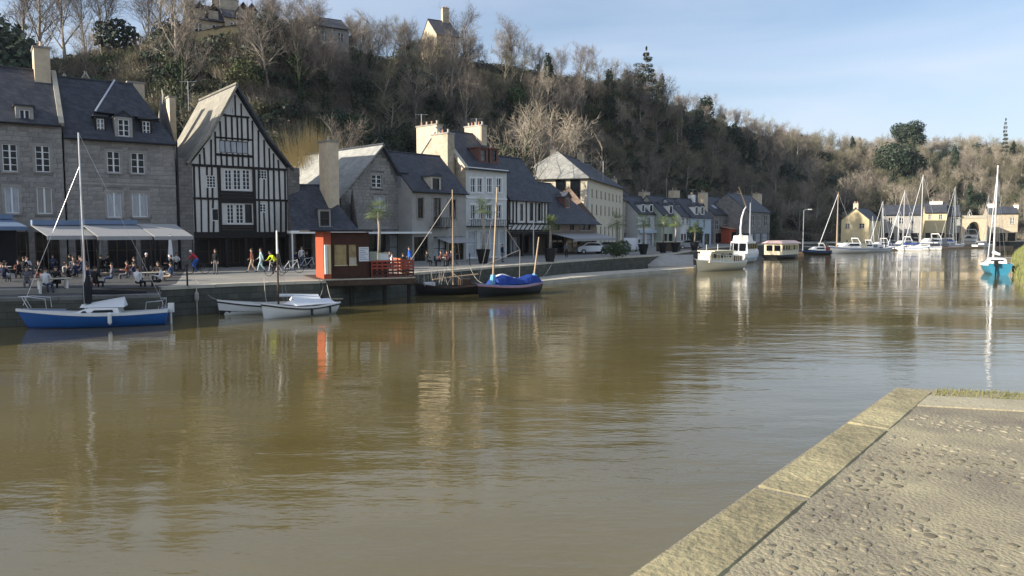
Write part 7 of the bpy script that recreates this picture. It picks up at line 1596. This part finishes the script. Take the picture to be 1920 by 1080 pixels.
# palms in tubs
def palm(label, u_, vb, vt, potlab, potm=metal_dark, pot=True, cr=1.3, rz=0, seed=1):
    g_ = G(u_, vb, Q); h = AT(u_, vt, g_.y).z - Q; r_ = random.Random(seed); ph = 1.3 if pot else 0
    if pot:
        pt_ = thing('plant_tub', potlab, 'plant pot', (g_.x, g_.y, Q)); MB().tube([(0, 0, 0), (0, 0, ph), (0, 0, ph), (0, 0, ph - .1)], [.38, .68, .60, .58], 14).build('tub', potm, pt_)
    T_ = MB().tube([(0, 0, ph - .2), (.06, 0, (h + ph) / 2), (0, .04, h - .3)], [.13, .11, .13], 8); Cw = MB()
    for i in range(46):
        a_ = r_.uniform(0, 6.28); el_ = r_.uniform(-.7, 1.2); L_ = cr * r_.uniform(.6, 1.0); d_ = Vector((math.cos(a_) * math.cos(el_), math.sin(a_) * math.cos(el_), math.sin(el_))); c0 = Vector((0, .04, h - .3)) + d_ * L_ * .45; s_ = d_.cross(Vector((0, 0, 1))).normalized()
        Cw.tube([(0, .04, h - .3), c0], [.012, .01], 3, cap=False)
        for k in range(9): an_ = (k - 4) * .33; dd = (d_ * math.cos(an_) + s_ * math.sin(an_)); e_ = c0 + dd * L_ * .6 - Vector((0, 0, .12 * abs(k - 4) / 4 + .08)); w_ = s_.cross(dd).normalized() * .0 + s_ * .022; Cw.add([c0 - w_ * .4, c0 + dd * L_ * .3 + w_, e_, c0 + dd * L_ * .3 - w_], [(0, 1, 2, 3)])
    t_ = make_tree('palm_tree', label, 'palm', T_, Cw, bark, leaf_palm, None, 'fronds'); t_.location = (g_.x, g_.y, Q); return t_
palm('palm with dark green head and pale trunk above the kiosk counter', 711, 505, 390, 'square tub behind the kiosk counter', render_green, seed=3, cr=1.5)
palm('palm half hidden behind the two wooden masts', 906, 494, 385, 'tall dark tub behind the wooden masts', seed=4, cr=1.5)
palm('palm with yellow green head in front of the arcade of the timbered house', 1031, 491, 416, 'tall dark tapering tub in front of the low shop', seed=5, cr=1.5)
palm('palm before the long cream building', 1157, 480, 412, 'dark tub beside the round shrubs', seed=6, cr=1.7)
palm('palm in front of the small white house with lit wall', 1206, 477, 412, 'tallest dark tub before the small white house', seed=7, cr=1.7)
palm('palm before the narrow greenish house, left one', 1243, 474, 412, 'dark tub by the brown stall', seed=8, cr=1.5)
palm('palm before the narrow greenish house, right one', 1266, 473, 412, 'dark tub right of the brown stall', seed=9, cr=1.5)
palm('palm head showing above the dark round tree', 1302, 470, 424, 'tub under the dark round tree', seed=10, cr=1.6)
T_ = MB().tube([(0, 0, 0), (0, 0, 2.2)], [.14, .1], 7); Cw = leaf_mass(MB(), 101, [(0, 0, 3.0, 1.5, 1.5, 1.5)], 2600, .13); o = hero('round_tree', 'clipped dark round tree before the pale blue house', 1303, 118, 424, (T_, Cw, bark, leaf_dark)); g_ = G(1303, 468, Q); o.location = (g_.x, g_.y, Q); zz = (AT(1303, 422, g_.y).z - Q) / 4.5; o.scale = (zz, zz, zz)
for i, (u_, v_, s_) in enumerate(((1152, 483, 1.0), (1168, 482, 1.1), (1136, 478, .7))):
    T_ = MB().tube([(0, 0, 0), (0, 0, .5)], [.1, .06], 6); Cw = leaf_mass(MB(), 110 + i, [(0, 0, .95, .85, .85, .8)], 1300, .09); t_ = make_tree('round_shrub', ['round clipped shrub left of the second one on the quay', 'larger round clipped shrub beside the white van', 'small round shrub beside the parked white car'][i], 'shrub', T_, Cw, bark, leaf_mid, None, 'foliage'); p_ = G(u_, v_, Q); t_.location = (p_.x, p_.y, Q); t_.scale = (s_, s_, s_)
# right bank grass and reeds
gb = MB(); r_ = random.Random(6)
for i in range(16000):
    k = r_.random(); a_ = rb[1].lerp(rb[2], k) if r_.random() < .45 else (rb[2].lerp(rb[3], k) if r_.random() < .5 else rb[0].lerp(rb[1], k)); in_ = r_.uniform(0, 1); p_ = a_ + (cen - a_) * in_ * .09; z_ = .1 + 1.8 * min(1, in_ * 1.7) ; an_ = r_.uniform(0, 6.28); h = r_.uniform(.25, .8); w_ = Vector((math.cos(an_), math.sin(an_))) * .03
    gb.add([(p_.x - w_.x, p_.y - w_.y, z_ - .1), (p_.x + w_.x, p_.y + w_.y, z_ - .1), (p_.x + r_.uniform(-.2, .2), p_.y + r_.uniform(-.2, .2), z_ + h)], [(0, 1, 2)])
tag(gb.build('bank_grass', mat('reed', (.12, .17, .05), .8, .35, .6, col2=(.27, .25, .10))), 'rough green grass on the right river bank', 'grass', kind='stuff')

# ---------------------------------------------------------------- air
hz = MB(); hz.box((-330, -60, -2.2), (760, 640, 75)); hm_ = bpy.data.materials.new('air'); hm_.use_nodes = True; hn = hm_.node_tree
for n_ in list(hn.nodes):
    if n_.type == 'BSDF_PRINCIPLED': hn.nodes.remove(n_)
pv_ = hn.nodes.new('ShaderNodeVolumePrincipled'); pv_.inputs['Color'].default_value = (.72, .84, 1, 1); pv_.inputs['Density'].default_value = .00008; pv_.inputs['Anisotropy'].default_value = .1
hn.links.new(pv_.outputs[0], [n_ for n_ in hn.nodes if n_.type == 'OUTPUT_MATERIAL'][0].inputs['Volume'])
tag(hz.build('haze', hm_), 'thin pale winter haze over the river valley', 'haze', kind='stuff')
